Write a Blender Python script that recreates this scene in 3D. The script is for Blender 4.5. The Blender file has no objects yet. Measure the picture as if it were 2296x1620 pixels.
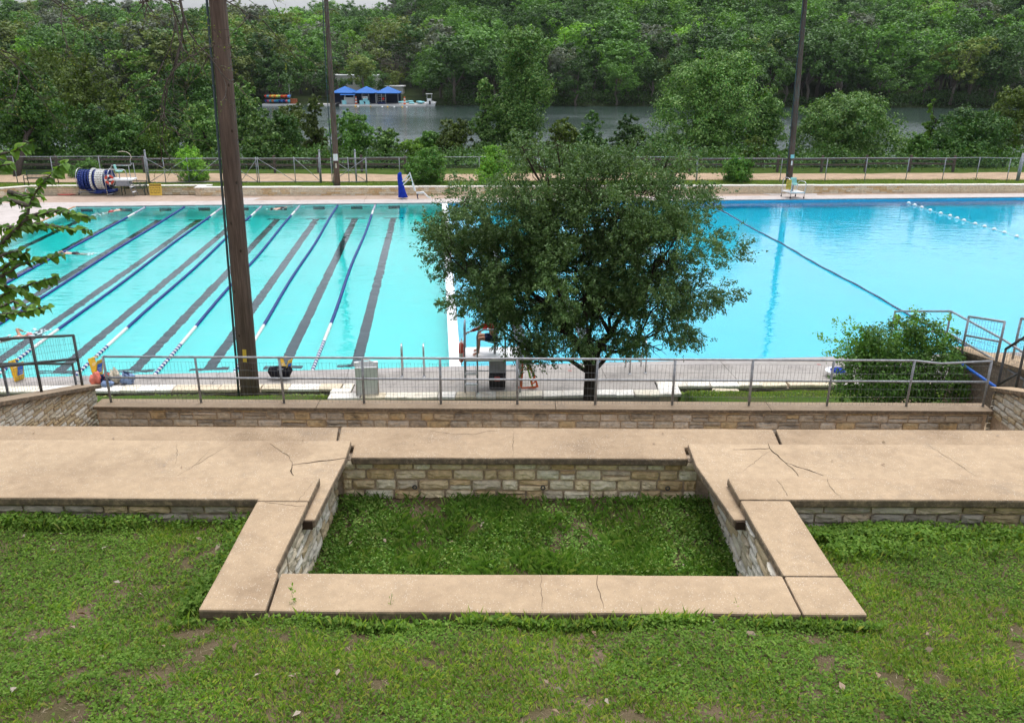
import bpy, bmesh, math, random
import numpy as np
from mathutils import Vector, Matrix

# ------------------------------------------------------------------ camera, sky, sun, exposure
scene = bpy.context.scene
COL = scene.collection
F, CX, CY, HC = 1898.0, 1148.0, 810.0, 9.4
PITCH, ROLL = math.radians(20.24), 0.005
cam = bpy.data.objects.new('camera', bpy.data.cameras.new('camera'))
COL.objects.link(cam)
cam.data.sensor_width = 36.0
cam.data.lens = 36.0 * F / 2296.0
cam.data.clip_start, cam.data.clip_end = 0.1, 4000.0
cam.matrix_world = (Matrix.Translation((0, 0, HC)) @ Matrix.Rotation(math.pi / 2 - PITCH, 4, 'X') @ Matrix.Rotation(ROLL, 4, 'Z'))
scene.camera = cam

SUN_EL, SUN_AZ = math.radians(74), math.radians(20)
world = bpy.data.worlds.new('World')
scene.world = world
world.use_nodes = True
wn = world.node_tree
wn.nodes.clear()
w_sky = wn.nodes.new('ShaderNodeTexSky')
w_sky.sky_type = 'NISHITA'
w_sky.sun_disc = False
w_sky.sun_elevation, w_sky.sun_rotation = SUN_EL, SUN_AZ
w_sky.air_density, w_sky.dust_density, w_sky.ozone_density = 1.0, 3.5, 1.0
w_hsv = wn.nodes.new('ShaderNodeHueSaturation')
w_hsv.inputs['Saturation'].default_value = 0.25
w_bg = wn.nodes.new('ShaderNodeBackground')
w_bg.inputs['Strength'].default_value = 0.15
w_out = wn.nodes.new('ShaderNodeOutputWorld')
wn.links.new(w_sky.outputs[0], w_hsv.inputs['Color'])
w_tint = wn.nodes.new('ShaderNodeMix')
w_tint.data_type, w_tint.blend_type = 'RGBA', 'MULTIPLY'
w_tint.inputs[0].default_value = 1.0
w_tint.inputs[7].default_value = (1.0, 1.03, 1.10, 1)
wn.links.new(w_hsv.outputs[0], w_tint.inputs[6])
wn.links.new(w_tint.outputs[2], w_bg.inputs['Color'])
wn.links.new(w_bg.outputs[0], w_out.inputs['Surface'])

sun = bpy.data.objects.new('sun', bpy.data.lights.new('sun', 'SUN'))
COL.objects.link(sun)
sun.data.energy = 0.8
sun.data.angle = math.radians(45)
sun.data.color = (1.0, 0.97, 0.92)
sd = Vector((math.sin(SUN_AZ) * math.cos(SUN_EL), math.cos(SUN_AZ) * math.cos(SUN_EL), math.sin(SUN_EL)))
sun.rotation_euler = sd.to_track_quat('Z', 'Y').to_euler()

scene.view_settings.view_transform = 'Standard'
scene.view_settings.look = 'None'
scene.view_settings.exposure = 0.75
scene.view_settings.gamma = 1.0
scene.view_settings.use_curve_mapping = False
scene.render.engine = 'CYCLES'
scene.cycles.max_bounces = 10
scene.cycles.transparent_max_bounces = 12
scene.cycles.use_denoising = True
rng = np.random.default_rng(7)
random.seed(7)


def ray(px, py):
    u, v = px - CX, CY - py
    c, s = math.cos(ROLL), math.sin(ROLL)
    u, v = c * u - s * v, s * u + c * v
    return Vector((u, F * math.cos(PITCH) + v * math.sin(PITCH), -F * math.sin(PITCH) + v * math.cos(PITCH)))


def at(px, py, z):
    "point of the horizontal plane z seen at photo position px, py"
    r = ray(px, py)
    t = (z - HC) / r.z
    return Vector((r.x * t, r.y * t, z))


def aty(px, py, y):
    r = ray(px, py)
    t = y / r.y
    return Vector((r.x * t, y, HC + r.z * t))


# ------------------------------------------------------------------ helpers
def tag(o, label=None, cat=None, group=None, kind=None):
    if label: o['label'] = label
    if cat: o['category'] = cat
    if group: o['group'] = group
    if kind: o['kind'] = kind
    return o


def thing(name, label, cat, loc=(0, 0, 0), group=None, rz=0.0):
    o = bpy.data.objects.new(name, None)
    o.empty_display_size = 0.2
    COL.objects.link(o)
    o.location = loc
    o.rotation_euler = (0, 0, rz)
    return tag(o, label, cat, group)


def link(name, me, parent=None, loc=None, kind=None):
    o = bpy.data.objects.new(name, me)
    COL.objects.link(o)
    if parent is not None: o.parent = parent
    if loc is not None: o.location = loc
    if kind: o['kind'] = kind
    return o


def dup(root, loc, rz=0.0, label=None, group=None, scale=None):
    r = root.copy()
    COL.objects.link(r)
    r.location = loc
    r.rotation_euler = (0, 0, rz)
    if scale is not None: r.scale = (scale, scale, scale) if not hasattr(scale, '__len__') else scale
    if label: r['label'] = label
    if group: r['group'] = group
    for ch in list(root.children):
        c = ch.copy()
        COL.objects.link(c)
        c.parent = r
        for g in list(ch.children):
            d = g.copy()
            COL.objects.link(d)
            d.parent = c
    return r


def np_mesh(name, verts, faces, mat, smooth=False, uv=None):
    "verts (n,3), faces (m,k)"
    verts = np.asarray(verts, dtype=np.float32)
    faces = np.asarray(faces, dtype=np.int32)
    me = bpy.data.meshes.new(name)
    m, k = faces.shape
    me.vertices.add(len(verts))
    me.vertices.foreach_set('co', verts.ravel())
    me.loops.add(m * k)
    me.loops.foreach_set('vertex_index', faces.ravel())
    me.polygons.add(m)
    me.polygons.foreach_set('loop_start', np.arange(0, m * k, k, dtype=np.int32))
    if smooth:
        me.polygons.foreach_set('use_smooth', np.ones(m, dtype=bool))
    me.update(calc_edges=True)
    if mat is not None:
        for mm in (mat if isinstance(mat, (list, tuple)) else [mat]): me.materials.append(mm)
    return me


class MB:
    "collects shapes, in world or local coordinates, then builds one mesh object"

    def __init__(self, origin=(0, 0, 0)):
        self.v, self.f, self.o = [], [], Vector(origin)

    def add(self, vs, fs):
        n = len(self.v)
        self.v += [tuple(Vector(p) - self.o) for p in vs]
        self.f += [tuple(i + n for i in f) for f in fs]
        return self

    def box(self, c, s, rz=0.0, M=None, taper=1.0):
        x, y, z = s[0] / 2, s[1] / 2, s[2] / 2
        vs = [Vector((a * x * (taper if d > 0 else 1), b * y * (taper if d > 0 else 1), d * z)) for d in (-1, 1) for a, b in ((-1, -1), (1, -1), (1, 1), (-1, 1))]
        R = M if M is not None else Matrix.Rotation(rz, 3, 'Z')
        vs = [R @ p + Vector(c) for p in vs]
        return self.add(vs, [(3, 2, 1, 0), (4, 5, 6, 7), (0, 1, 5, 4), (1, 2, 6, 5), (2, 3, 7, 6), (3, 0, 4, 7)])

    def beam(self, a, b, w, h, up=(0, 0, 1)):
        a, b = Vector(a), Vector(b)
        d = (b - a)
        L = d.length
        d.normalize()
        s = d.cross(Vector(up))
        if s.length < 1e-4: s = d.cross(Vector((0, 1, 0)))
        s.normalize()
        t = s.cross(d)
        M = Matrix((d, s, t)).transposed()
        return self.box((a + b) / 2, (L, w, h), M=M)

    def tube(self, pts, r, n=8, cap=True):
        pts = [Vector(p) for p in pts]
        rs = r if hasattr(r, '__len__') else [r] * len(pts)
        base = len(self.v)
        prev = None
        for i, p in enumerate(pts):
            d = (pts[min(i + 1, len(pts) - 1)] - pts[max(i - 1, 0)])
            if d.length < 1e-9: d = Vector((0, 0, 1))
            d.normalize()
            if prev is None:
                a = Vector((0, 0, 1)) if abs(d.z) < 0.9 else Vector((1, 0, 0))
                s = d.cross(a).normalized()
            else:
                s = (prev - d * prev.dot(d))
                s = s.normalized() if s.length > 1e-6 else d.orthogonal().normalized()
            prev = s
            t = d.cross(s)
            for k in range(n):
                a = 2 * math.pi * k / n
                self.v.append(tuple(p + s * (math.cos(a) * rs[i]) + t * (math.sin(a) * rs[i]) - self.o))
        for i in range(len(pts) - 1):
            for k in range(n):
                a, b = base + i * n + k, base + i * n + (k + 1) % n
                self.f.append((a, b, b + n, a + n))
        if cap:
            self.f.append(tuple(base + k for k in range(n))[::-1])
            e = base + (len(pts) - 1) * n
            self.f.append(tuple(e + k for k in range(n)))
        return self

    def cyl(self, a, b, r, r2=None, n=12):
        return self.tube([a, b], [r, r if r2 is None else r2], n)

    def lathe(self, c, prof, n=16, axis='Z'):
        "prof: list of (radius, height)"
        base = len(self.v)
        c = Vector(c)
        for r, h in prof:
            for k in range(n):
                a = 2 * math.pi * k / n
                p = Vector((r * math.cos(a), r * math.sin(a), h))
                if axis == 'X': p = Vector((p.z, p.x, p.y))
                if axis == 'Y': p = Vector((p.y, p.z, p.x))
                self.v.append(tuple(c + p - self.o))
        for i in range(len(prof) - 1):
            for k in range(n):
                a, b = base + i * n + k, base + i * n + (k + 1) % n
                self.f.append((a, b, b + n, a + n))
        self.f.append(tuple(base + k for k in range(n))[::-1])
        e = base + (len(prof) - 1) * n
        self.f.append(tuple(e + k for k in range(n)))
        return self

    def torus(self, c, R, r, axis='Y', n=24, m=8, a0=0.0, a1=2 * math.pi, M=None):
        c = Vector(c)
        base = len(self.v)
        full = abs(a1 - a0 - 2 * math.pi) < 1e-6
        N = n if full else n + 1
        for i in range(N):
            a = a0 + (a1 - a0) * i / n
            for k in range(m):
                b = 2 * math.pi * k / m
                q = R + r * math.cos(b)
                p = Vector((q * math.cos(a), r * math.sin(b), q * math.sin(a)))
                if axis == 'Z': p = Vector((p.x, p.z, p.y))
                if axis == 'X': p = Vector((p.y, p.x, p.z))
                if M is not None: p = M @ p
                self.v.append(tuple(c + p - self.o))
        for i in range(n):
            for k in range(m):
                a, b = base + i * m + k, base + i * m + (k + 1) % m
                j = ((i + 1) % N) * m + base
                self.f.append((a, b, j + (k + 1) % m, j + k))
        return self

    def prism(self, poly, z0, z1):
        n = len(poly)
        vs = [(p[0], p[1], z0) for p in poly] + [(p[0], p[1], z1) for p in poly]
        fs = [tuple(range(n))[::-1], tuple(range(n, 2 * n))]
        fs += [(i, (i + 1) % n, (i + 1) % n + n, i + n) for i in range(n)]
        return self.add(vs, fs)

    def ell(self, c, r, n=10, m=7, M=None):
        c = Vector(c)
        base = len(self.v)
        for i in range(m + 1):
            t = math.pi * i / m
            for k in range(n):
                a = 2 * math.pi * k / n
                p = Vector((r[0] * math.sin(t) * math.cos(a), r[1] * math.sin(t) * math.sin(a), r[2] * math.cos(t)))
                if M is not None: p = M @ p
                self.v.append(tuple(c + p - self.o))
        for i in range(m):
            for k in range(n):
                a, b = base + i * n + k, base + i * n + (k + 1) % n
                self.f.append((a, a + n, b + n, b))
        return self

    def mesh(self, name, mat, smooth=False):
        me = bpy.data.meshes.new(name)
        me.from_pydata(self.v, [], self.f)
        if smooth:
            me.polygons.foreach_set('use_smooth', [True] * len(me.polygons))
        for mm in (mat if isinstance(mat, (list, tuple)) else [mat]): me.materials.append(mm)
        me.update()
        return me

    def build(self, name, mat, parent=None, smooth=False, bevel=0.0, kind=None, segs=2):
        me = self.mesh(name, mat, smooth)
        if bevel > 0:
            bm = bmesh.new()
            bm.from_mesh(me)
            bmesh.ops.remove_doubles(bm, verts=bm.verts, dist=1e-5)
            es = [e for e in bm.edges if len(e.link_faces) == 2 and e.calc_face_angle(0) > 0.5]
            bmesh.ops.bevel(bm, geom=es, offset=bevel, segments=segs, profile=0.5, affect='EDGES')
            bm.to_mesh(me)
            bm.free()
        return link(name, me, parent, kind=kind)


# ------------------------------------------------------------------ materials
def new_mat(name):
    m = bpy.data.materials.new(name)
    m.use_nodes = True
    m.node_tree.nodes.clear()
    return m, m.node_tree


def N(nt, t, **kw):
    n = nt.nodes.new(t)
    for k, v in kw.items():
        if k in n.inputs: n.inputs[k].default_value = v
        else: setattr(n, k, v)
    return n


def pos(nt, scale=(1, 1, 1), coord='W'):
    mp = N(nt, 'ShaderNodeMapping')
    mp.inputs['Scale'].default_value = scale
    if coord == 'W':
        g = N(nt, 'ShaderNodeNewGeometry')
        nt.links.new(g.outputs['Position'], mp.inputs['Vector'])
    else:
        g = N(nt, 'ShaderNodeTexCoord')
        nt.links.new(g.outputs['Object'], mp.inputs['Vector'])
    return mp.outputs[0]


def noise(nt, vec, scale, detail=4, rough=0.6):
    n = N(nt, 'ShaderNodeTexNoise')
    n.inputs['Scale'].default_value = scale
    n.inputs['Detail'].default_value = detail
    n.inputs['Roughness'].default_value = rough
    nt.links.new(vec, n.inputs['Vector'])
    return n.outputs['Fac']


def ramp(nt, fac, stops, interp='LINEAR'):
    r = N(nt, 'ShaderNodeValToRGB')
    r.color_ramp.interpolation = interp
    e = r.color_ramp.elements
    while len(e) < len(stops): e.new(0.5)
    for el, (p, c) in zip(e, stops):
        el.position = p
        el.color = (*c, 1) if len(c) == 3 else c
    nt.links.new(fac, r.inputs['Fac'])
    return r.outputs['Color']


def mix(nt, a, b, fac, mode='MIX'):
    n = N(nt, 'ShaderNodeMix', data_type='RGBA', blend_type=mode)
    for sock, val in ((n.inputs[0], fac), (n.inputs[6], a), (n.inputs[7], b)):
        if isinstance(val, (int, float)): sock.default_value = val
        elif isinstance(val, tuple): sock.default_value = (*val, 1)
        else: nt.links.new(val, sock)
    return n.outputs[2]


def g3(v): return (v, v, v)


def finish(nt, col, rough=0.8, spec=0.3, metal=0.0, bump=None, bs=0.3, bd=0.02):
    p = N(nt, 'ShaderNodeBsdfPrincipled')
    if isinstance(col, tuple): p.inputs['Base Color'].default_value = (*col, 1)
    else: nt.links.new(col, p.inputs['Base Color'])
    p.inputs['Roughness'].default_value = rough
    p.inputs['Specular IOR Level'].default_value = spec
    p.inputs['Metallic'].default_value = metal
    if bump is not None:
        b = N(nt, 'ShaderNodeBump')
        b.inputs['Strength'].default_value = bs
        b.inputs['Distance'].default_value = bd
        nt.links.new(bump, b.inputs['Height'])
        nt.links.new(b.outputs[0], p.inputs['Normal'])
    o = N(nt, 'ShaderNodeOutputMaterial')
    nt.links.new(p.outputs[0], o.inputs['Surface'])
    return p


def plain(name, col, rough=0.6, spec=0.3, metal=0.0, var=0.12, scale=6.0, bump=0.0):
    m, nt = new_mat(name)
    f = noise(nt, pos(nt), scale, 5)
    c = ramp(nt, f, [(0.3, tuple(x * (1 - var) for x in col)), (0.7, tuple(min(1, x * (1 + var)) for x in col))])
    finish(nt, c, rough, spec, metal, f if bump else None, bump)
    return m


def obj_random(nt): return N(nt, 'ShaderNodeObjectInfo').outputs['Random']


def concrete(name, a, b, speck=(0.66, 0.58, 0.47), grime=0.8):
    m, nt = new_mat(name)
    P = pos(nt)
    big = noise(nt, P, 0.9, 6, 0.62)
    c = ramp(nt, big, [(0.30, a), (0.48, tuple((x + 2 * y) / 3 for x, y in zip(a, b))), (0.70, b)])
    mid = noise(nt, P, 9, 6, 0.7)
    c = mix(nt, c, ramp(nt, mid, [(0.3, g3(0.82)), (0.7, g3(1.10))]), 0.85, 'MULTIPLY')
    fine = noise(nt, P, 140, 3, 0.6)
    c = mix(nt, c, ramp(nt, fine, [(0.35, g3(0.78)), (0.65, g3(1.15))]), 0.6, 'MULTIPLY')
    # exposed aggregate: pale and rusty stones where the surface has worn
    v = N(nt, 'ShaderNodeTexVoronoi')
    v.inputs['Scale'].default_value = 62
    nt.links.new(P, v.inputs['Vector'])
    dots = ramp(nt, v.outputs['Distance'], [(0.20, g3(1)), (0.30, g3(0))])
    sel = ramp(nt, v.outputs['Color'], [(0.55, g3(0)), (0.58, g3(1))])
    wear = ramp(nt, noise(nt, P, 2.6, 5, 0.6), [(0.38, g3(0.25)), (0.60, g3(1))])
    k = mix(nt, mix(nt, dots, sel, 1.0, 'MULTIPLY'), wear, 1.0, 'MULTIPLY')
    c = mix(nt, c, speck, k)
    pits = ramp(nt, noise(nt, P, 55, 2, 0.5), [(0.70, g3(0)), (0.76, g3(1))])
    c = mix(nt, c, (0.14, 0.10, 0.075), mix(nt, pits, g3(0.6), 1.0, 'MULTIPLY'))
    # blotchy grey stains
    st = ramp(nt, noise(nt, P, 1.3, 8, 0.75), [(0.56, g3(0)), (0.74, g3(1))])
    c = mix(nt, c, (0.20, 0.165, 0.13), mix(nt, st, g3(0.5), 1.0, 'MULTIPLY'))
    # lichen on the upright edges
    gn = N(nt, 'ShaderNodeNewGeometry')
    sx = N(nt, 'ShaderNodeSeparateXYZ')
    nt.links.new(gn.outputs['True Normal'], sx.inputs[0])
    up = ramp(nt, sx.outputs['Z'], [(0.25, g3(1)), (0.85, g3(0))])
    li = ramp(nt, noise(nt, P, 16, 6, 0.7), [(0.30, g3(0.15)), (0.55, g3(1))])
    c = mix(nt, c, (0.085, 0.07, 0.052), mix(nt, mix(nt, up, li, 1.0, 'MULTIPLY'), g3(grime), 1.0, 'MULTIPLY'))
    h = mix(nt, fine, dots, 0.3)
    finish(nt, c, 0.9, 0.2, 0, h, 0.35, 0.004)
    return m


def stone_mat(name, cols, stain=0.4, stain_col=(0.05, 0.045, 0.04), off=0.0):
    m, nt = new_mat(name)
    P = pos(nt)
    n = len(cols)
    c = ramp(nt, obj_random(nt), [(i / n, cc) for i, cc in enumerate(cols)], 'CONSTANT')
    f = noise(nt, P, 14, 6, 0.65)
    c = mix(nt, c, ramp(nt, f, [(0.3, g3(0.62)), (0.68, g3(1.2))]), 0.8, 'MULTIPLY')
    och = ramp(nt, noise(nt, P, 3.5, 4), [(0.55, g3(0)), (0.72, g3(1))])
    c = mix(nt, c, (0.42, 0.25, 0.09), mix(nt, och, g3(0.35), 1.0, 'MULTIPLY'))
    s = ramp(nt, noise(nt, pos(nt, (0.8, 0.8, 2.4)), 2.2 + off, 7, 0.7), [(0.50, g3(0)), (0.68, g3(1))])
    c = mix(nt, c, stain_col, mix(nt, s, g3(stain), 1.0, 'MULTIPLY'))
    finish(nt, c, 0.9, 0.15, 0, f, 0.6, 0.02)
    return m


def leaf_mat(name, cols, trans=0.25, rough=0.5, big=0.5, spec=0.25, hue=0.0):
    m, nt = new_mat(name)
    g = N(nt, 'ShaderNodeNewGeometry')
    n = len(cols)
    c = ramp(nt, g.outputs['Random Per Island'], [(i / max(1, n - 1), cc) for i, cc in enumerate(cols)])
    f = noise(nt, pos(nt), big, 3)
    c = mix(nt, c, ramp(nt, f, [(0.3, g3(0.72)), (0.7, g3(1.25))]), 0.9, 'MULTIPLY')
    hs = N(nt, 'ShaderNodeHueSaturation')
    mr = N(nt, 'ShaderNodeMapRange')
    mr.inputs['To Min'].default_value, mr.inputs['To Max'].default_value = 0.72, 1.28
    nt.links.new(obj_random(nt), mr.inputs['Value'])
    nt.links.new(mr.outputs[0], hs.inputs['Value'])
    nt.links.new(c, hs.inputs['Color'])
    c = hs.outputs[0]
    p = N(nt, 'ShaderNodeBsdfPrincipled')
    nt.links.new(c, p.inputs['Base Color'])
    p.inputs['Roughness'].default_value = rough
    p.inputs['Specular IOR Level'].default_value = spec
    t = N(nt, 'ShaderNodeBsdfTranslucent')
    nt.links.new(mix(nt, c, (1.25, 1.3, 0.5), 1.0, 'MULTIPLY'), t.inputs['Color'])
    ms = N(nt, 'ShaderNodeMixShader')
    ms.inputs[0].default_value = trans
    nt.links.new(p.outputs[0], ms.inputs[1])
    nt.links.new(t.outputs[0], ms.inputs[2])
    o = N(nt, 'ShaderNodeOutputMaterial')
    nt.links.new(ms.outputs[0], o.inputs['Surface'])
    return m


M = {}
M['cap'] = concrete('tan_concrete', (0.32, 0.225, 0.138), (0.48, 0.352, 0.222))
M['cap_mid'] = concrete('buff_concrete', (0.34, 0.242, 0.15), (0.50, 0.37, 0.236))
M['cap_low'] = concrete('brownish_concrete', (0.27, 0.19, 0.116), (0.43, 0.312, 0.196))
M['cap_dark'] = concrete('brown_concrete', (0.24, 0.175, 0.115), (0.34, 0.255, 0.17))
M['deck'] = concrete('grey_deck_concrete', (0.23, 0.21, 0.19), (0.41, 0.375, 0.335), grime=0.3)
M['deck_tan'] = concrete('pinkish_deck_concrete', (0.34, 0.24, 0.175), (0.45, 0.34, 0.26), grime=0.2)
M['deck_pale'] = concrete('pale_deck_concrete', (0.42, 0.37, 0.335), (0.56, 0.50, 0.46), grime=0.2)
M['coping'] = concrete('pool_coping', (0.30, 0.275, 0.255), (0.44, 0.405, 0.375), grime=0.2)
M['ramp'] = concrete('ramp_concrete', (0.33, 0.25, 0.19), (0.45, 0.35, 0.26), grime=0.6)
M['crack'] = plain('crack_soil_hole_shade', (0.06, 0.044, 0.031), 1.0, 0.0)  # soil in the cracks, also the painted dark of the slab-end holes
CREAM = [(0.822, 0.683, 0.456), (0.880, 0.778, 0.559), (0.749, 0.587, 0.353), (0.846, 0.694, 0.433), (0.880, 0.814, 0.604), (0.725, 0.539, 0.296), (0.870, 0.742, 0.513), (0.701, 0.598, 0.433)]
GREY = [(0.54, 0.47, 0.36), (0.44, 0.38, 0.30), (0.60, 0.53, 0.43), (0.48, 0.42, 0.33), (0.56, 0.46, 0.32), (0.46, 0.41, 0.33), (0.40, 0.34, 0.26), (0.56, 0.43, 0.25)]
M['stone'] = stone_mat('limestone_cream', CREAM, 0.16, (0.16, 0.12, 0.08))
M['stone_grey'] = stone_mat('limestone_weathered', GREY, 0.75)
M['stone_side'] = stone_mat('limestone_rubble', [(0.558, 0.502, 0.385), (0.612, 0.563, 0.459), (0.486, 0.387, 0.238), (0.630, 0.590, 0.492), (0.522, 0.449, 0.320)], 0.22)
M['stone_gold'] = stone_mat('limestone_golden', [(0.80, 0.67, 0.46), (0.84, 0.73, 0.53), (0.76, 0.58, 0.34), (0.86, 0.77, 0.58), (0.72, 0.52, 0.28), (0.82, 0.70, 0.51)], 0.12, (0.30, 0.2, 0.1))
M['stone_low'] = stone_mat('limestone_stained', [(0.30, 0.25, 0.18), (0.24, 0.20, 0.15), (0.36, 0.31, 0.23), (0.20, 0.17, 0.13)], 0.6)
M['flag'] = stone_mat('limestone_flag', [(0.74, 0.68, 0.55), (0.80, 0.75, 0.65), (0.68, 0.58, 0.42), (0.82, 0.78, 0.70), (0.72, 0.63, 0.46)], 0.1, (0.3, 0.25, 0.18))
M['mortar'] = plain('mortar_brown', (0.50, 0.395, 0.285), 0.95, 0.1, var=0.3, scale=25, bump=0.4)
M['mortar_pale'] = plain('mortar_pale', (0.60, 0.48, 0.33), 0.95, 0.1, var=0.2, scale=20)
M['steel'] = plain('galvanised_pipe', (0.30, 0.31, 0.32), 0.5, 0.5, 0.35, var=0.35, scale=9)
M['steel_dark'] = plain('dull_pipe', (0.075, 0.075, 0.072), 0.6, 0.4, 0.3, var=0.4, scale=9)
M['steel_bright'] = plain('stainless_tube', (0.55, 0.55, 0.55), 0.25, 0.5, 0.9, var=0.1)
M['wire'] = plain('wire', (0.16, 0.165, 0.16), 0.6, 0.4, 0.4)
M['white'] = plain('white_paint', (0.78, 0.78, 0.76), 0.5, 0.4, var=0.06)
M['white_dirty'] = plain('white_plastic_worn', (0.76, 0.75, 0.73), 0.5, 0.35, var=0.12, scale=4)
M['cream_side'] = plain('beige_plastic', (0.33, 0.28, 0.22), 0.6, 0.3, var=0.15)
M['blue_float'] = plain('blue_plastic', (0.012, 0.035, 0.20), 0.4, 0.4, var=0.35, scale=12)
M['blue_bright'] = plain('blue_pipe', (0.02, 0.13, 0.55), 0.4, 0.4)
M['blue_cover'] = plain('royal_blue_cloth', (0.008, 0.035, 0.36), 0.8, 0.2, var=0.3, scale=5, bump=0.5)
M['white_float'] = plain('white_float_plastic', (0.74, 0.73, 0.68), 0.45, 0.4, var=0.12, scale=10)
M['grey_blue'] = plain('slate_blue_rope', (0.13, 0.14, 0.20), 0.6, 0.3)
M['yellow'] = plain('yellow_plastic', (0.72, 0.44, 0.03), 0.5, 0.4, var=0.1)
M['yellow_sign'] = plain('yellow_sign_paint', (0.78, 0.52, 0.07), 0.5, 0.4, var=0.05)
M['ink'] = plain('black_print', (0.03, 0.025, 0.02), 0.7, 0.2)
M['ink_soft'] = plain('brown_print', (0.20, 0.12, 0.03), 0.7, 0.2)
M['ink_grey'] = plain('faded_deck_paint', (0.14, 0.13, 0.12), 0.8, 0.2)
M['ink_red'] = plain('faded_red_paint', (0.50, 0.16, 0.15), 0.8, 0.2)
M['red'] = plain('red_cloth', (0.46, 0.03, 0.025), 0.75, 0.2, var=0.25)
M['red_ring'] = plain('orange_red_buoy', (0.62, 0.07, 0.035), 0.45, 0.4)
M['red_paint'] = plain('red_floor_paint', (0.50, 0.09, 0.08), 0.7, 0.2)
M['orange'] = plain('orange_webbing', (0.72, 0.12, 0.02), 0.6, 0.3)
M['lime'] = plain('lime_green_pole', (0.22, 0.52, 0.05), 0.5, 0.4)
M['black'] = plain('black_plastic', (0.014, 0.014, 0.017), 0.5, 0.35, var=0.3)
M['black_cloth'] = plain('black_cloth', (0.012, 0.012, 0.017), 0.85, 0.15, var=0.4, bump=0.5)
M['grey_lid'] = plain('grey_plastic', (0.27, 0.28, 0.30), 0.5, 0.35)
M['teal_seat'] = plain('pale_teal_plastic', (0.26, 0.55, 0.50), 0.45, 0.4, var=0.06)
M['green_bench'] = plain('dark_green_metal', (0.02, 0.045, 0.032), 0.5, 0.4)
M['hair'] = plain('dark_hair', (0.012, 0.009, 0.007), 0.6, 0.3)
M['skin'] = plain('tanned_skin', (0.48, 0.25, 0.16), 0.55, 0.3, var=0.08)
M['skin_pale'] = plain('pale_skin', (0.60, 0.36, 0.26), 0.5, 0.35, var=0.08)
M['suit'] = plain('dark_swimsuit', (0.015, 0.015, 0.025), 0.5, 0.3)
M['suit_red'] = plain('red_swimsuit', (0.40, 0.05, 0.05), 0.5, 0.3)
M['cap_red'] = plain('pink_swim_cap', (0.70, 0.22, 0.22), 0.4, 0.4)
M['cap_yellow'] = plain('yellow_swim_cap', (0.65, 0.62, 0.10), 0.4, 0.4)
M['cap_black'] = plain('black_swim_cap', (0.012, 0.012, 0.015), 0.35, 0.4)
M['foam'] = plain('water_foam', (0.80, 0.86, 0.86), 0.6, 0.3)
M['salmon'] = plain('salmon_cloth', (0.65, 0.18, 0.13), 0.85, 0.15, var=0.2)
M['navy'] = plain('navy_cloth', (0.02, 0.03, 0.08), 0.85, 0.15, var=0.3)
M['denim'] = plain('pale_blue_cloth', (0.20, 0.27, 0.42), 0.85, 0.15, var=0.3)
M['linen'] = plain('cream_cloth', (0.58, 0.50, 0.38), 0.85, 0.15, var=0.2)
M['wood_old'] = plain('weathered_timber', (0.105, 0.085, 0.068), 0.85, 0.2, var=0.35, scale=8, bump=0.4)
M['wood_dark'] = plain('dark_timber', (0.06, 0.05, 0.04), 0.9, 0.15, var=0.35, scale=8)
M['conduit'] = plain('conduit_grey_green', (0.05, 0.075, 0.08), 0.5, 0.4, 0.2)
M['path'] = plain('tan_gravel', (0.43, 0.31, 0.205), 0.95, 0.1, var=0.18, scale=1.3)
M['bulkhead'] = plain('white_pool_paint', (0.80, 0.83, 0.83), 0.5, 0.3, var=0.05)
M['lane_paint'] = plain('lane_tile', (0.012, 0.014, 0.022), 0.6, 0.3, var=0.3)
M['pool_wall_blue'] = plain('pool_wall_blue', (0.08, 0.54, 0.78), 0.6, 0.3, var=0.1)
M['rust_edge'] = plain('rusty_pool_edge', (0.38, 0.20, 0.09), 0.8, 0.2, var=0.25)
M['tarp_blue'] = plain('blue_tarp', (0.005, 0.12, 0.42), 0.6, 0.3, var=0.12, scale=0.8)
M['dark_wall'] = plain('navy_boards', (0.012, 0.018, 0.04), 0.8, 0.2, var=0.3)
M['dock'] = plain('grey_dock_boards', (0.42, 0.40, 0.37), 0.85, 0.2, var=0.12, scale=1.0)
M['dock_edge'] = plain('pale_dock_edge', (0.70, 0.69, 0.66), 0.7, 0.3)
M['aqua'] = plain('aqua_paint', (0.28, 0.62, 0.66), 0.6, 0.3)
M['rust_box'] = plain('rusty_box', (0.30, 0.09, 0.035), 0.8, 0.2)
M['building'] = plain('pale_building_wall', (0.66, 0.63, 0.57), 0.8, 0.2)
M['glass_dark'] = plain('dark_window_glass', (0.03, 0.045, 0.05), 0.1, 0.5)
M['far_brick'] = plain('pinkish_far_facade', (0.28, 0.17, 0.155), 0.9, 0.1, scale=0.1, var=0.25)
M['dirt'] = plain('brown_soil', (0.12, 0.078, 0.05), 1.0, 0.05, var=0.35, scale=9, bump=0.6)


def pole_mat():
    m, nt = new_mat('creosote_pole')
    P = pos(nt, (9, 9, 0.5))
    f = noise(nt, P, 2.2, 8, 0.7)
    c = ramp(nt, f, [(0.25, (0.045, 0.031, 0.024)), (0.5, (0.125, 0.086, 0.066)), (0.75, (0.20, 0.145, 0.112))])
    b = noise(nt, pos(nt, (1, 1, 0.35)), 1.1, 4)
    c = mix(nt, c, ramp(nt, b, [(0.3, g3(0.7)), (0.7, g3(1.2))]), 0.8, 'MULTIPLY')
    finish(nt, c, 0.85, 0.2, 0, f, 0.5, 0.02)
    return m


M['pole'] = pole_mat()


def bark_mat(name, a, b):
    m, nt = new_mat(name)
    f = noise(nt, pos(nt, (14, 14, 3)), 1.6, 8, 0.7)
    finish(nt, ramp(nt, f, [(0.3, a), (0.7, b)]), 0.95, 0.1, 0, f, 0.8, 0.03)
    return m


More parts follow.
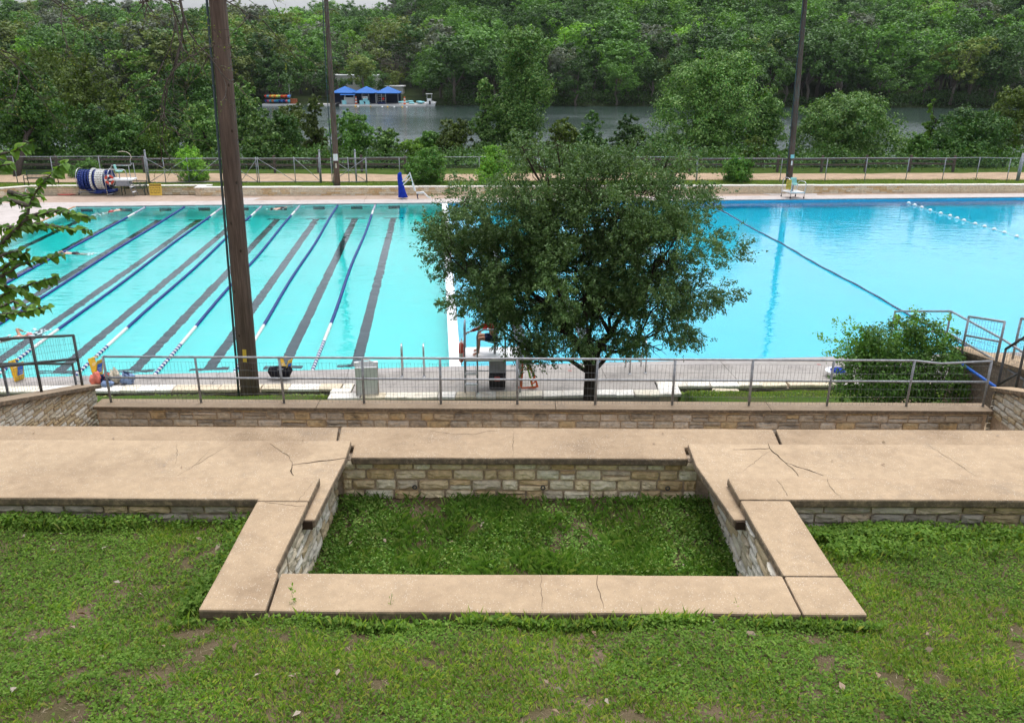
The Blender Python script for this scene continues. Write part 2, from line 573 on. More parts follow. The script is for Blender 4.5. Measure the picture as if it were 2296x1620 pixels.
M['bark'] = bark_mat('dark_bark', (0.018, 0.014, 0.011), (0.07, 0.055, 0.042))
M['bark_pale'] = bark_mat('grey_bark', (0.07, 0.058, 0.045), (0.20, 0.17, 0.14))
M['twig'] = bark_mat('bare_twig', (0.045, 0.036, 0.028), (0.13, 0.11, 0.09))
M['leaf_oak'] = leaf_mat('live_oak_leaves', [(0.054, 0.112, 0.027), (0.085, 0.165, 0.042), (0.132, 0.225, 0.070), (0.209, 0.312, 0.133)], 0.25, 0.5, spec=0.22)
M['leaf_bright'] = leaf_mat('bright_leaves', [(0.108, 0.235, 0.023), (0.173, 0.358, 0.038), (0.281, 0.493, 0.058)], 0.3)
M['leaf_mid'] = leaf_mat('green_leaves', [(0.053, 0.141, 0.018), (0.097, 0.221, 0.029), (0.150, 0.293, 0.047)], 0.25)
M['leaf_dark'] = leaf_mat('dark_leaves', [(0.032, 0.087, 0.010), (0.056, 0.133, 0.023), (0.097, 0.182, 0.035)], 0.2)
M['leaf_vine'] = leaf_mat('vine_leaves', [(0.063, 0.149, 0.031), (0.120, 0.240, 0.054), (0.240, 0.372, 0.115)], 0.2, spec=0.45)
M['leaf_olive'] = leaf_mat('olive_leaves', [(0.092, 0.140, 0.024), (0.156, 0.210, 0.039), (0.230, 0.280, 0.062)], 0.25)
M['leaf_grey'] = leaf_mat('grey_green_leaves', [(0.088, 0.115, 0.072), (0.136, 0.160, 0.104), (0.192, 0.208, 0.144)], 0.2)
M['leaf_bare'] = leaf_mat('bare_twig_haze', [(0.090, 0.079, 0.058), (0.132, 0.120, 0.086), (0.168, 0.156, 0.120)], 0.05)
M['leaf_mulberry'] = leaf_mat('broad_leaf', [(0.086, 0.187, 0.028), (0.146, 0.293, 0.042), (0.244, 0.421, 0.059)], 0.35, big=0.9)
M['grass'] = leaf_mat('lawn_blades', [(0.092, 0.177, 0.023), (0.169, 0.293, 0.040), (0.287, 0.399, 0.075), (0.442, 0.423, 0.151)], 0.42, big=1.4)
M['clover'] = leaf_mat('clover_leaves', [(0.100, 0.208, 0.028), (0.175, 0.318, 0.047), (0.286, 0.438, 0.082)], 0.42, big=1.6, spec=0.08)
M['grass_deep'] = leaf_mat('deep_green_grass', [(0.066, 0.143, 0.021), (0.107, 0.216, 0.036), (0.165, 0.284, 0.059), (0.249, 0.312, 0.092)], 0.35, big=1.4, spec=0.08)
M['straw'] = leaf_mat('dry_straw', [(0.220, 0.160, 0.090), (0.330, 0.260, 0.160), (0.420, 0.350, 0.240)], 0.1, big=2)
M['dead_leaf'] = leaf_mat('dead_leaves', [(0.220, 0.130, 0.070), (0.340, 0.250, 0.170), (0.460, 0.390, 0.310)], 0.1)


def lawn_mat(name, a, b, d):
    m, nt = new_mat(name)
    P = pos(nt)
    f = noise(nt, P, 5, 6, 0.7)
    c = ramp(nt, f, [(0.3, a), (0.7, b)])
    s = ramp(nt, noise(nt, P, 1.3, 5, 0.6), [(0.48, g3(0)), (0.62, g3(1))])
    c = mix(nt, c, d, s)
    finish(nt, c, 1.0, 0.05, 0, noise(nt, P, 40, 4), 0.8, 0.03)
    return m


M['soil_lawn'] = lawn_mat('lawn_soil', (0.08, 0.075, 0.03), (0.14, 0.10, 0.062), (0.17, 0.122, 0.08))
M['far_lawn'] = lawn_mat('mown_lawn', (0.055, 0.10, 0.016), (0.09, 0.145, 0.025), (0.075, 0.115, 0.02))
M['mid_lawn'] = lawn_mat('strip_lawn', (0.045, 0.085, 0.014), (0.075, 0.125, 0.022), (0.075, 0.085, 0.03))
M['wood_floor'] = lawn_mat('woodland_floor', (0.016, 0.028, 0.008), (0.03, 0.045, 0.014), (0.035, 0.04, 0.016))


def pool_floor(name, a, b):
    m, nt = new_mat(name)
    f = noise(nt, pos(nt), 0.6, 5)
    finish(nt, ramp(nt, f, [(0.3, a), (0.7, b)]), 0.7, 0.2)
    return m


M['floor_lap'] = pool_floor('pool_plaster', (0.66, 0.92, 0.90), (0.72, 0.95, 0.93))
M['floor_swim'] = pool_floor('pool_blue_plaster', (0.40, 0.83, 0.90), (0.45, 0.87, 0.92))


def water_mat(name, density, col, ripple):
    m, nt = new_mat(name)
    th = math.radians(5)
    mp = N(nt, 'ShaderNodeMapping')
    g = N(nt, 'ShaderNodeNewGeometry')
    nt.links.new(g.outputs['Position'], mp.inputs['Vector'])
    mp.inputs['Rotation'].default_value = (0, 0, -th)
    mp.inputs['Scale'].default_value = (0.38, 1.0, 1.0)
    a = noise(nt, mp.outputs[0], 2.4, 3, 0.5)
    b = noise(nt, mp.outputs[0], 5.0, 2, 0.5)
    patch = ramp(nt, noise(nt, pos(nt), 0.11, 3), [(0.40, g3(0.35)), (0.62, g3(1))])
    h = mix(nt, mix(nt, a, b, 0.3), patch, 1.0, 'MULTIPLY')
    bp = N(nt, 'ShaderNodeBump')
    bp.inputs['Strength'].default_value = ripple
    bp.inputs['Distance'].default_value = 0.15
    nt.links.new(h, bp.inputs['Height'])
    p = N(nt, 'ShaderNodeBsdfPrincipled')
    p.inputs['Base Color'].default_value = (1, 1, 1, 1)
    p.inputs['Roughness'].default_value = 0.0
    p.inputs['IOR'].default_value = 1.33
    p.inputs['Transmission Weight'].default_value = 1.0
    nt.links.new(bp.outputs[0], p.inputs['Normal'])
    va = N(nt, 'ShaderNodeVolumeAbsorption')
    va.inputs['Color'].default_value = (*col, 1)
    va.inputs['Density'].default_value = density
    o = N(nt, 'ShaderNodeOutputMaterial')
    nt.links.new(p.outputs[0], o.inputs['Surface'])
    nt.links.new(va.outputs[0], o.inputs['Volume'])
    return m


M['water_lap'] = water_mat('lap_pool_water', 0.62, (0.0, 0.93, 0.915), 0.33)
M['water_swim'] = water_mat('swim_pool_water', 0.66, (0.0, 0.89, 0.955), 0.17)


def lake_mat():
    m, nt = new_mat('lake_water')
    P = pos(nt, (0.35, 1, 1))
    a = noise(nt, P, 1.2, 3, 0.6)
    patch = ramp(nt, noise(nt, pos(nt, (0.5, 1, 1)), 0.035, 4), [(0.42, g3(0.22)), (0.60, g3(1))])
    h = mix(nt, a, patch, 1.0, 'MULTIPLY')
    p = finish(nt, (0.030, 0.050, 0.040), 0.16, 0.5, 0, h, 0.9, 0.30)
    return m


M['lake'] = lake_mat()


# ------------------------------------------------------------------ noise in numpy (for terrain and planting)
_G = rng.random((64, 64))


def vnoise(x, y, s):
    x, y = np.asarray(x, float) * s + 17.3, np.asarray(y, float) * s + 5.1
    xi, yi = np.floor(x).astype(int), np.floor(y).astype(int)
    fx, fy = x - xi, y - yi
    fx, fy = fx * fx * (3 - 2 * fx), fy * fy * (3 - 2 * fy)
    a, b = _G[xi % 64, yi % 64], _G[(xi + 1) % 64, yi % 64]
    c, d = _G[xi % 64, (yi + 1) % 64], _G[(xi + 1) % 64, (yi + 1) % 64]
    return (a * (1 - fx) + b * fx) * (1 - fy) + (c * (1 - fx) + d * fx) * fy


def sstep(a, b, x):
    t = np.clip((np.asarray(x, float) - a) / (b - a), 0, 1)
    return t * t * (3 - 2 * t)


LAKE_Z = -3.5


def terrain_z(x, y):
    x, y = np.asarray(x, float), np.asarray(y, float)
    z = np.where(y < 64, -3.6 + 4.2 * sstep(61, 64.5, y), 0.6 - 4.6 * sstep(66, 104, y) - 1.5 * sstep(104, 125, y))
    top = 15.0 + 44.0 * sstep(-75, -12, x * 450.0 / np.maximum(y, 200)) + 5 * sstep(-150, -260, x)
    far = -5.5 + 3.2 * sstep(206, 220, y) + (top + 2.3) * sstep(215, 520, y) ** 0.9
    z = np.where(y > 190, np.maximum(z, far), z)
    return z + np.where(y > 225, (vnoise(x, y, 0.03) - 0.5) * 6 * sstep(225, 300, y), 0)


ys = np.concatenate([[-80, -20, 20, 50], np.linspace(58, 130, 37), np.linspace(140, 540, 60), [600, 700, 900, 1200, 1600]])
xs = np.concatenate([[-1500, -900], np.linspace(-520, 520, 70), [900, 1500]])
X, Yg = np.meshgrid(xs, ys)
Z = terrain_z(X, Yg)
nx, ny = len(xs), len(ys)
idx = np.arange(nx * ny).reshape(ny, nx)
fc = np.stack([idx[:-1, :-1], idx[:-1, 1:], idx[1:, 1:], idx[1:, :-1]], -1).reshape(-1, 4)
tag(link('terrain', np_mesh('terrain', np.stack([X, Yg, Z], -1).reshape(-1, 3), fc, M['wood_floor'], True)), kind='structure')

MB().add([(-900, 96, LAKE_Z), (900, 96, LAKE_Z), (900, 222, LAKE_Z), (-900, 222, LAKE_Z)], [(0, 1, 2, 3)]).build('lake_water', M['lake'], kind='structure')

# ------------------------------------------------------------------ foreground lawn and pit ground


def lawn_z(x, y):
    x, y = np.asarray(x, float), np.asarray(y, float)
    z = np.where(y > 5.5, 5.19 - (y - 5.5) * 0.10, 5.19 + (5.5 - y) * 0.28 + np.maximum(0, 3.2 - y) * 0.25)
    return z + (vnoise(x, y, 1.3) - 0.5) * 0.07 + (vnoise(x, y, 4.1) - 0.5) * 0.03 - np.where((x > 2.7) & (y > 5.5), 0.05 * (y - 5.5), 0)


def pit_z(x, y):
    return 4.50 + (vnoise(x, y, 1.7) - 0.5) * 0.12 + 0.06 * sstep(8.1, 8.5, y)


def sheet(name, x0, x1, y0, y1, fn, mat, step, kind='structure', parent=None):
    xs, ys = np.linspace(x0, x1, max(2, int((x1 - x0) / step) + 1)), np.linspace(y0, y1, max(2, int((y1 - y0) / step) + 1))
    X, Yg = np.meshgrid(xs, ys)
    Z = fn(X, Yg)
    idx = np.arange(X.size).reshape(X.shape)
    f = np.stack([idx[:-1, :-1], idx[:-1, 1:], idx[1:, 1:], idx[1:, :-1]], -1).reshape(-1, 4)
    return link(name, np_mesh(name, np.stack([X, Yg, Z], -1).reshape(-1, 3), f, mat, True), parent, kind=kind)


sheet('lawn_ground', -16, 16, -7, 5.53, lawn_z, M['soil_lawn'], 0.12)
sheet('lawn_ground', -16, -2.40, 5.53, 7.32, lawn_z, M['soil_lawn'], 0.10)
sheet('lawn_ground', 2.70, 16, 5.53, 7.36, lawn_z, M['soil_lawn'], 0.10)
sheet('pit_ground', -2.06, 2.32, 5.95, 8.62, pit_z, M['soil_lawn'], 0.09)
sheet('walkway', -16, 16, 9.2, 16.2, lambda x, y: np.maximum(1.55, 5.0 - np.ceil((y - 9.25) / 1.15) * 0.62) + 0 * x, M['cap'], 0.23)


def slope_z(x, y):
    g = -0.14 + 0.44 * np.clip(22.97 + 0.035 * x - y, 0, 1.5) + 0.16 * np.maximum(0, 21.4 - y) + (vnoise(x, y, 1.1) - 0.5) * 0.06
    inside = (x > -5.2) & (x < 4.85)
    return np.where(inside, np.minimum(g - 0.48, -0.05 + 0.16 * np.maximum(0, 21.4 - y)), g)


sheet('grass_strip', -22, 18, 16.28, 23.7, slope_z, M['mid_lawn'], 0.16)

# ------------------------------------------------------------------ stones
_SV = {}


def stone_variants(mat, n=9, rough=1.0):
    key = (mat.name, rough)
    if key in _SV: return _SV[key]
    out = []
    for k in range(n):
        nx, nz = 5, 4
        vs, fs = [], []
        for j in range(nz + 1):
            for i in range(nx + 1):
                u, w = i / nx - 0.5, j / nz - 0.5
                e = min(i, nx - i, 1) * min(j, nz - j, 1)
                corner = (i in (0, nx)) and (j in (0, nz))
                if e:
                    y = 0.62 + 0.38 * random.random() * rough
                    u += (random.random() - 0.5) * 0.08
                    w += (random.random() - 0.5) * 0.10
                else:
                    y = 0.38 + 0.2 * random.random()
                    u *= 0.965 + 0.035 * random.random() - (0.05 if corner else 0)
                    w *= 0.94 + 0.06 * random.random() - (0.09 if corner else 0)
                vs.append((u, y, w))
        W = nx + 1
        for j in range(nz):
            for i in range(nx):
                a = j * W + i
                fs.append((a, a + W, a + W + 1, a + 1))
        ring = [i for i in range(W)] + [j * W + nx for j in range(1, nz + 1)] + [nz * W + i for i in range(nx - 1, -1, -1)] + [j * W for j in range(nz - 1, 0, -1)]
        b0 = len(vs)
        for r in ring: vs.append((vs[r][0], 0.0, vs[r][2]))
        L = len(ring)
        for q in range(L):
            fs.append((ring[q], ring[(q + 1) % L], b0 + (q + 1) % L, b0 + q))
        me = bpy.data.meshes.new('stone')
        me.from_pydata(vs, [], fs)
        me.materials.append(mat)
        me.update()
        out.append(me)
    _SV[key] = out
    return out


def put_stone(parent, c, u, n, L, D, H, mat, name='stone', rot=0.0, rough=1.0):
    u, n = Vector(u).normalized(), Vector(n).normalized()
    z = Vector((0, 0, 1))
    if u.dot(n.cross(z)) < 0: u = -u
    o = link(name, random.choice(stone_variants(mat, rough=rough)), parent)
    R = Matrix((u, n, z)).transposed()
    R = R @ Matrix.Rotation(rot, 3, 'Y')
    p = Vector(c) - (parent.location if parent is not None else Vector())
    o.matrix_basis = Matrix.Translation(p) @ R.to_4x4() @ Matrix.Diagonal((L, D, H, 1))
    return o


def stone_wall(parent, p0, u, n, length, ztop, courses, lens, mat, gap=0.014, depth=0.055, topfn=None, botfn=None, jitter=0.006, rough=1.0, mats=None, tilt=0.02):
    u = Vector(u).normalized()
    z = ztop
    cnt = 0
    for ci, h in enumerate(courses):
        s = -random.random() * lens[0] * 0.5
        while s < length:
            L = random.uniform(*lens)
            a, b = max(0, s), min(length, s + L)
            s += L
            if b - a < 0.07: continue
            mid = (a + b) / 2
            top, bot = z, z - h
            if topfn is not None:
                t = topfn(mid)
                if bot > t - 0.035: continue
                top = min(top, t)
            if botfn is not None and top < botfn(mid): continue
            c = Vector(p0) + u * mid
            if random.random() < 0.14 and top - bot > 0.09:
                hs = top - random.uniform(0.38, 0.6) * (top - bot)
                c.z = (hs + bot) / 2
                put_stone(parent, c, u, n, (b - a) - gap, depth * random.uniform(0.75, 1.2), (hs - bot) - gap * 0.8, mat, rot=random.uniform(-tilt, tilt), rough=rough)
                bot = hs
            c.z = (top + bot) / 2
            put_stone(parent, c, u, n, (b - a) - gap, depth * random.uniform(0.75, 1.25), (top - bot) - gap + random.uniform(-jitter, jitter) , mat, rot=random.uniform(-tilt, tilt), rough=rough)
            cnt += 1
        z -= h
    return cnt


# ------------------------------------------------------------------ terrace: concrete caps over stone walls
UZ, MZ, LZ = 5.30, 5.20, 5.12
terr = thing('seating_terrace', 'broad tan concrete terrace with stone-walled square planter pit full of grass', 'terrace', (0, 7, 4.5))


def slab(poly, z0, z1, mat=None, bevel=0.020, name='slab', parent=None):
    parent = parent or terr
    return MB(parent.location).prism(poly, z0, z1).build(name, mat or M['cap'], parent, bevel=bevel)


def wobble(poly, amp=0.006, step=0.35):
    out = []
    for (a, b) in zip(poly, poly[1:] + poly[:1]):
        a, b = Vector(a), Vector(b)
        n = max(1, min(14, int((b - a).length / step)))
        for k in range(n):
            p = a.lerp(b, k / n)
            if k: p = p + Vector((random.uniform(-amp, amp), random.uniform(-amp, amp)))
            out.append((p.x, p.y))
    return out


t_ = 0.095
s_fmain = slab(wobble([(-1.885, 5.50), (2.262, 5.49), (2.262, 6.01), (-1.92, 6.01)]), UZ - t_, UZ)
slab(wobble([(2.272, 5.49), (2.775, 5.49), (2.745, 6.0), (2.272, 6.0)]), UZ - t_, UZ - 0.003)
s_lwing = slab(wobble([(-2.435, 5.505), (-1.905, 5.5), (-1.937, 6.01), (-1.97, 6.04), (-1.955, 7.195), (-2.455, 7.195)]), UZ - t_, UZ + 0.002)
s_lband = slab(wobble([(-15, 7.235), (-2.455, 7.235), (-2.455, 7.203), (-1.955, 7.203), (-1.95, 7.69), (-15, 7.70)]), UZ - t_, UZ)
slab(wobble([(2.272, 6.010), (2.738, 6.010), (2.712, 7.268), (2.226, 7.268)]), UZ - t_, UZ - 0.004)
s_rband = slab(wobble([(2.222, 7.277), (2.712, 7.277), (15, 7.315), (15, 7.745), (2.21, 7.73)]), UZ - t_, UZ)
s_ml = slab([(-15, 7.40)] + [(-1.99, 7.40), (-1.985, 7.02), (-1.865, 7.02), (-1.84, 7.7), (-1.812, 8.28), (-1.832, 8.765)] + [(-3.0, 8.748), (-5.2, 8.75), (-9, 8.70), (-15, 8.68)], MZ - t_, MZ, M['cap_mid'])
s_mr = slab([(2.125, 7.06), (2.26, 7.06), (2.265, 7.44), (15, 7.44), (15, 8.76), (8, 8.745), (4.87, 8.74), (3.2, 8.725), (2.005, 8.73), (1.99, 8.2)], MZ - t_, MZ, M['cap_mid'])
s_lc = slab(wobble([(-1.795, 8.49), (1.975, 8.50), (1.985, 8.79), (3.10, 8.79), (3.15, 9.31), (-2.06, 9.31), (-2.0, 8.79), (-1.81, 8.79)]), LZ - t_, LZ, M['cap_low'])
slab([(-15, 8.79), (-2.02, 8.79), (-2.085, 9.30), (-15, 9.29)], LZ - t_, LZ, M['cap_low'])
slab([(3.125, 8.79), (15, 8.79), (15, 9.34), (3.185, 9.31)], LZ - t_, LZ, M['cap_low'])
core = MB(terr.location)
for (x0, x1, y0, y1, z0, z1) in ((-2.39, 2.70, 5.545, 5.955, 4.2, UZ - t_), (-2.39, -2.0, 5.955, 7.24, 4.2, UZ - t_ - 0.002), (2.27, 2.68, 5.955, 7.30, 4.2, UZ - t_ - 0.002),
                                 (-15, -2.001, 7.29, 8.62, 4.1, MZ - t_ - 0.001), (2.271, 15, 7.35, 8.62, 4.1, MZ - t_ - 0.001), (-15, 15, 8.615, 9.22, 3.6, LZ - t_ - 0.001),
                                 (-15, -2.05, 7.291, 7.66, MZ - t_, UZ - t_ - 0.001), (2.30, 15, 7.351, 7.70, MZ - t_, UZ - t_ - 0.001)):
    core.box(((x0 + x1) / 2, (y0 + y1) / 2, (z0 + z1) / 2), (x1 - x0, y1 - y0, z1 - z0))
core.build('wall_core', M['mortar'], terr)
# centre wall of the pit
stone_wall(terr, (-1.93, 8.62, 0), (1, 0, 0), (0, -1, 0), 4.05, LZ - t_ - 0.004, [0.105, 0.125, 0.135, 0.12, 0.12], (0.15, 0.36), M['stone'], gap=0.018, depth=0.055, tilt=0.035, jitter=0.012)
# planter side walls, seen under the caps
for (x, nx_, y1) in ((-2.0, 1, 7.06), (2.27, -1, 7.09)):
    stone_wall(terr, (x, 5.97, 0), (0, 1, 0), (nx_, 0, 0), 2.56, UZ - t_ - 0.004, [0.095, 0.085, 0.10, 0.09, 0.11, 0.10, 0.12], (0.16, 0.42), M['stone_side'], gap=0.012, depth=0.04, jitter=0.010, tilt=0.05,
               topfn=lambda q: (UZ if 5.97 + q < y1 - 0.05 else MZ) - t_ - 0.004)
# outer walls under the long caps
stone_wall(terr, (-9.0, 7.29, 0), (1, 0, 0), (0, -1, 0), 6.55, UZ - t_ - 0.004, [0.09, 0.11, 0.11], (0.22, 0.5), M['stone_grey'], depth=0.045)
stone_wall(terr, (2.74, 7.35, 0), (1, 0, 0), (0, -1, 0), 5.6, UZ - t_ - 0.004, [0.09, 0.11, 0.12, 0.12], (0.22, 0.48), M['stone_grey'], depth=0.045)
for x in (-1.10, 0.36, 1.78):
    MB(terr.location).torus((x, 8.545, 4.72), 0.022, 0.008, 'Y', 14, 6).build('weep_pipe', M['steel_dark'], terr, True)
# dark boxes that paint the shade of the small holes at the lower slabs' ends
MB(terr.location).box((-1.94, 7.03, 5.145), (0.10, 0.05, 0.085)).build('dark_hole_box', M['crack'], terr)
MB(terr.location).box((2.19, 7.06, 5.145), (0.09, 0.05, 0.085)).build('dark_hole_box', M['crack'], terr)


def crack(parent, pts, z, w=0.010, name='crack'):
    P3 = [at(px, py, z) for px, py in pts]
    pl = []
    for a, b in zip(P3[:-1], P3[1:]):
        n = max(1, int((b - a).length / 0.05))
        for k in range(n):
            q = a.lerp(b, k / n)
            if k: q = q + Vector((random.uniform(-1, 1), random.uniform(-1, 1), 0)) * 0.012
            pl.append(q)
    pl.append(P3[-1])
    vs, fs = [], []
    for i, q in enumerate(pl):
        d = (pl[min(i + 1, len(pl) - 1)] - pl[max(i - 1, 0)]).normalized()
        s = Vector((-d.y, d.x, 0))
        ww = w * random.uniform(0.35, 1.0) * (0.35 + 0.65 * math.sin(math.pi * min(0.92, max(0.08, i / max(1, len(pl) - 1)))))
        vs += [q + s * ww / 2 + Vector((0, 0, 0.003)), q - s * ww / 2 + Vector((0, 0, 0.003))]
        if i: fs.append((2 * i - 2, 2 * i - 1, 2 * i + 1, 2 * i))
    MB(terr.location).add(vs, fs).build(name, M['crack'], parent)


def crack_on(slab_o, pts, z, w=0.010):
    crack(None, pts, z, w)
    c = bpy.data.objects[-1] if False else COL.objects[-1]
    c.parent = slab_o


crack_on(s_ml, [(781, 1026), (752, 1030), (720, 1033), (690, 1038), (655, 1042)], MZ, 0.022)
crack_on(s_ml, [(655, 1042), (652, 1055), (658, 1066)], MZ, 0.018)
crack_on(s_ml, [(655, 1042), (648, 1022), (628, 1010), (606, 995)], MZ, 0.009)
crack_on(s_ml, [(392, 992), (398, 1010), (393, 1040)], MZ, 0.005)
crack_on(s_lband, [(594, 1126), (632, 1130), (664, 1135), (684, 1134)], UZ, 0.012)
crack_on(s_mr, [(1644, 1008), (1690, 1007), (1726, 1005), (1731, 1011), (1748, 1026), (1761, 1037), (1776, 1049), (1790, 1067)], MZ, 0.015)
crack_on(s_mr, [(1761, 1037), (1786, 1046), (1815, 1054), (1846, 1066)], MZ, 0.015)
crack_on(s_mr, [(1722, 994), (1726, 1005)], MZ, 0.012)
crack_on(s_mr, [(1726, 1012), (1700, 1030), (1664, 1058)], MZ, 0.004)
crack_on(s_rband, [(1740, 1074), (1756, 1095), (1766, 1112)], UZ, 0.006)
crack_on(s_rband, [(1856, 1072), (1860, 1090), (1872, 1104), (1886, 1116)], UZ, 0.006)
crack_on(s_fmain, [(1340, 1289), (1338, 1308), (1346, 1330), (1352, 1352), (1354, 1364)], UZ, 0.006)
crack_on(s_fmain, [(1212, 1289), (1213, 1330), (1216, 1365)], UZ, 0.004)
crack_on(s_lc, [(960, 965), (1010, 972), (1060, 974), (1090, 967), (1120, 965)], LZ, 0.008)
crack_on(s_lc, [(1150, 956), (1152, 990), (1149, 1024)], LZ, 0.004)
for sl_, ln in ((s_ml, [(524, 992), (398, 1066)]), (s_mr, [(2080, 996), (2190, 1068)])): crack_on(sl_, ln, MZ, 0.006)
for a, b in (((470, 1007), (430, 1050)), ((700, 1085), (664, 1128))): crack_on(s_ml, [a, b], MZ if a[1] < 1070 else UZ, 0.004)

# ------------------------------------------------------------------ railing wall below the terrace
RZ = 2.52
rw = thing('retaining_wall', 'long low limestone wall with brown concrete coping under the pipe railing', 'wall', (0, 16.1, 1.6))
xs_ = [-8.56, -4.0, 0.9, 5.3, 9.84]
for a, b in zip(xs_[:-1], xs_[1:]):
    MB(rw.location).prism(wobble([(a + 0.003, 15.87), (b - 0.003, 15.87), (b - 0.003, 16.30), (a + 0.003, 16.30)], 0.004), RZ - 0.075, RZ).build('coping', M['cap_dark'], rw, bevel=0.012)
MB(rw.location).box((0.62, 16.11, 1.9), (18.3, 0.30, 1.09)).build('wall_core', M['mortar'], rw)
stone_wall(rw, (-8.5, 15.96, 0), (1, 0, 0), (0, -1, 0), 18.2, RZ - 0.08, [0.055, 0.165, 0.165, 0.15], (0.24, 0.52), M['stone_grey'], gap=0.016, depth=0.05)

# pipe railing
rail = thing('pipe_railing', 'grey pipe railing with sagging wire mesh along the limestone retaining wall', 'railing', (0, 16.11, RZ))
posts_px = [245, 448, 635, 815, 988, 1160, 1335, 1508, 1680, 1855, 2033, 2205]
pp = [at(px, 905 + 0.0036 * (px - 245), RZ).x for px in posts_px]
tops = []
for i, x in enumerate(pp):
    lean = random.uniform(-0.02, 0.02)
    top = Vector((x + lean, 16.11, RZ + 1.0))
    tops.append(top)
    MB(rail.location).tube([(x, 16.11, RZ + 0.001), top], 0.026, 8).build('post', M['steel'], rail, True)
for nm, h in (('top_rail', 1.0), ('middle_rail', 0.545)):
    m = MB(rail.location)
    pts = []
    for i, x in enumerate(pp):
        pts.append((x, 16.11, RZ + h))
        if h == 1.0 and i == 10: pts.append((x + 0.55, 16.11, RZ + h - 0.06))
    m.tube(pts, 0.024, 8)
    m.build(nm, M['steel'], rail, True)


def wire_mesh(parent, a, b, z0, z1, sx, sz, r, ang=0.0, mat=None, name='wire_mesh', sag=0.015, slope=0.0):
    "welded mesh between ground points a and b, joined into one part"
    a, b = Vector(a), Vector(b)
    d = (b - a)
    L = math.hypot(d.x, d.y)
    ux, uy = d.x / L, d.y / L
    vs, fs = [], []

    def seg(p, q):
        k = len(vs)
        t = (q - p).normalized()
        s1 = t.cross(Vector((ux, uy, 0)) if abs(t.z) > 0.5 else Vector((0, 0, 1))).normalized() * r
        s2 = t.cross(s1).normalized() * r
        for e in (p, q):
            vs.extend([e + s1, e - s1 * 0.5 + s2 * 0.87, e - s1 * 0.5 - s2 * 0.87])
        fs.extend([(k, k + 1, k + 4, k + 3), (k + 1, k + 2, k + 5, k + 4), (k + 2, k, k + 3, k + 5)])

    def P(s, h):
        s_ = min(max(s, 0), L)
        return Vector((a.x + ux * s_, a.y + uy * s_, a.z + (b.z - a.z) * s_ / L + h))
    n = int(L / sx)
    for i in range(n + 1):
        j = random.uniform(-sag, sag)
        seg(P(i * sx + j * 0.3, z0), P(i * sx + j, (z0 + z1) / 2))
        seg(P(i * sx + j, (z0 + z1) / 2), P(i * sx + random.uniform(-sag, sag), z1 + random.uniform(-sag, sag) * 0.6))
    nz = max(2, int((z1 - z0) / sz) + 1)
    for i in range(nz):
        h = z0 + (z1 - z0) * i / (nz - 1)
        k = max(1, int(L / 0.8))
        pts = [P(L * j / k, h + random.uniform(-sag, sag)) for j in range(k + 1)]
        for p, q in zip(pts[:-1], pts[1:]): seg(p, q)
    return MB(parent.location).add(vs, fs).build(name, mat or M['wire'], parent, kind='stuff')


wire_mesh(rail, (pp[0], 16.08, RZ), (pp[-1], 16.08, RZ), 0.03, 0.90, 0.075, 0.16, 0.0024)

# left stair wall with sloping coping
lsw = thing('stair_wall', 'limestone stair wall with sloping concrete coping left of the pipe railing', 'wall', (-8.8, 14.5, 1.6))


def lsw_top(y): return 2.80 + (16.39 - y) * 0.307


vs = []
for y in (10.2, 16.42):
    for x in (-8.58, -9.02):
        for dz in (-0.085, 0.0): vs.append((x, y, lsw_top(y) + dz))
MB(lsw.location).add(vs, [(0, 1, 5, 4), (2, 6, 7, 3), (1, 3, 7, 5), (0, 4, 6, 2), (0, 2, 3, 1), (4, 5, 7, 6)]).build('coping', M['cap_dark'], lsw, bevel=0.012)
MB(lsw.location).add([(-8.70, 10.2, 1.4), (-8.95, 10.2, 1.4), (-8.95, 16.36, 1.4), (-8.70, 16.36, 1.4), (-8.70, 10.2, lsw_top(10.2) - .09), (-8.95, 10.2, lsw_top(10.2) - .09), (-8.95, 16.36, lsw_top(16.36) - .09), (-8.70, 16.36, lsw_top(16.36) - .09)],
                     [(0, 1, 2, 3), (7, 6, 5, 4), (0, 4, 5, 1), (1, 5, 6, 2), (2, 6, 7, 3), (3, 7, 4, 0)]).build('wall_core', M['mortar'], lsw)
stone_wall(lsw, (-8.70, 11.8, 0), (0, 1, 0), (1, 0, 0), 4.55, 4.3, [0.09, 0.07, 0.11, 0.08, 0.10, 0.075] * 5, (0.13, 0.36), M['stone_side'], gap=0.020, depth=0.045,
           topfn=lambda s: lsw_top(11.8 + s) - 0.10, botfn=lambda s: 1.75, jitter=0.012, tilt=0.05)
lr = thing('stair_handrail', 'dark pipe handrail with wire mesh standing on the sloping stair wall', 'railing', (-8.86, 14.5, 2.8))
LP = []
for y in (11.9, 13.35, 14.75, 16.20):
    LP.append(Vector((-8.86, y, lsw_top(y) + 0.001)))
    MB(lr.location).tube([LP[-1], LP[-1] + Vector((0, 0, 1.09))], 0.028, 8).build('post', M['steel_dark'], lr, True)
for nm, h in (('top_rail', 1.08), ('middle_rail', 0.58)):
    MB(lr.location).tube([p + Vector((0, 0, h)) for p in LP], 0.026, 8).build(nm, M['steel_dark'], lr, True)
wire_mesh(lr, LP[0] + Vector((0.03, 0, 0)), LP[-1] + Vector((0.03, 0.15, 0)), 0.04, 1.0, 0.085, 0.13, 0.0024, sag=0.03)
lr2 = thing('stair_handrail', 'lower dark pipe handrail behind the sloping stair wall, on the far side of the steps', 'railing', (-10.0, 16, 2.0))
for y, zb, zt in ((13.2, 2.6, 4.4), (15.4, 1.7, 3.62), (17.88, 0.6, 2.70)):
    MB(lr2.location).tube([(-9.92, y, zb), (-9.92, y, zt)], 0.026, 8).build('post', M['steel_dark'], lr2, True)
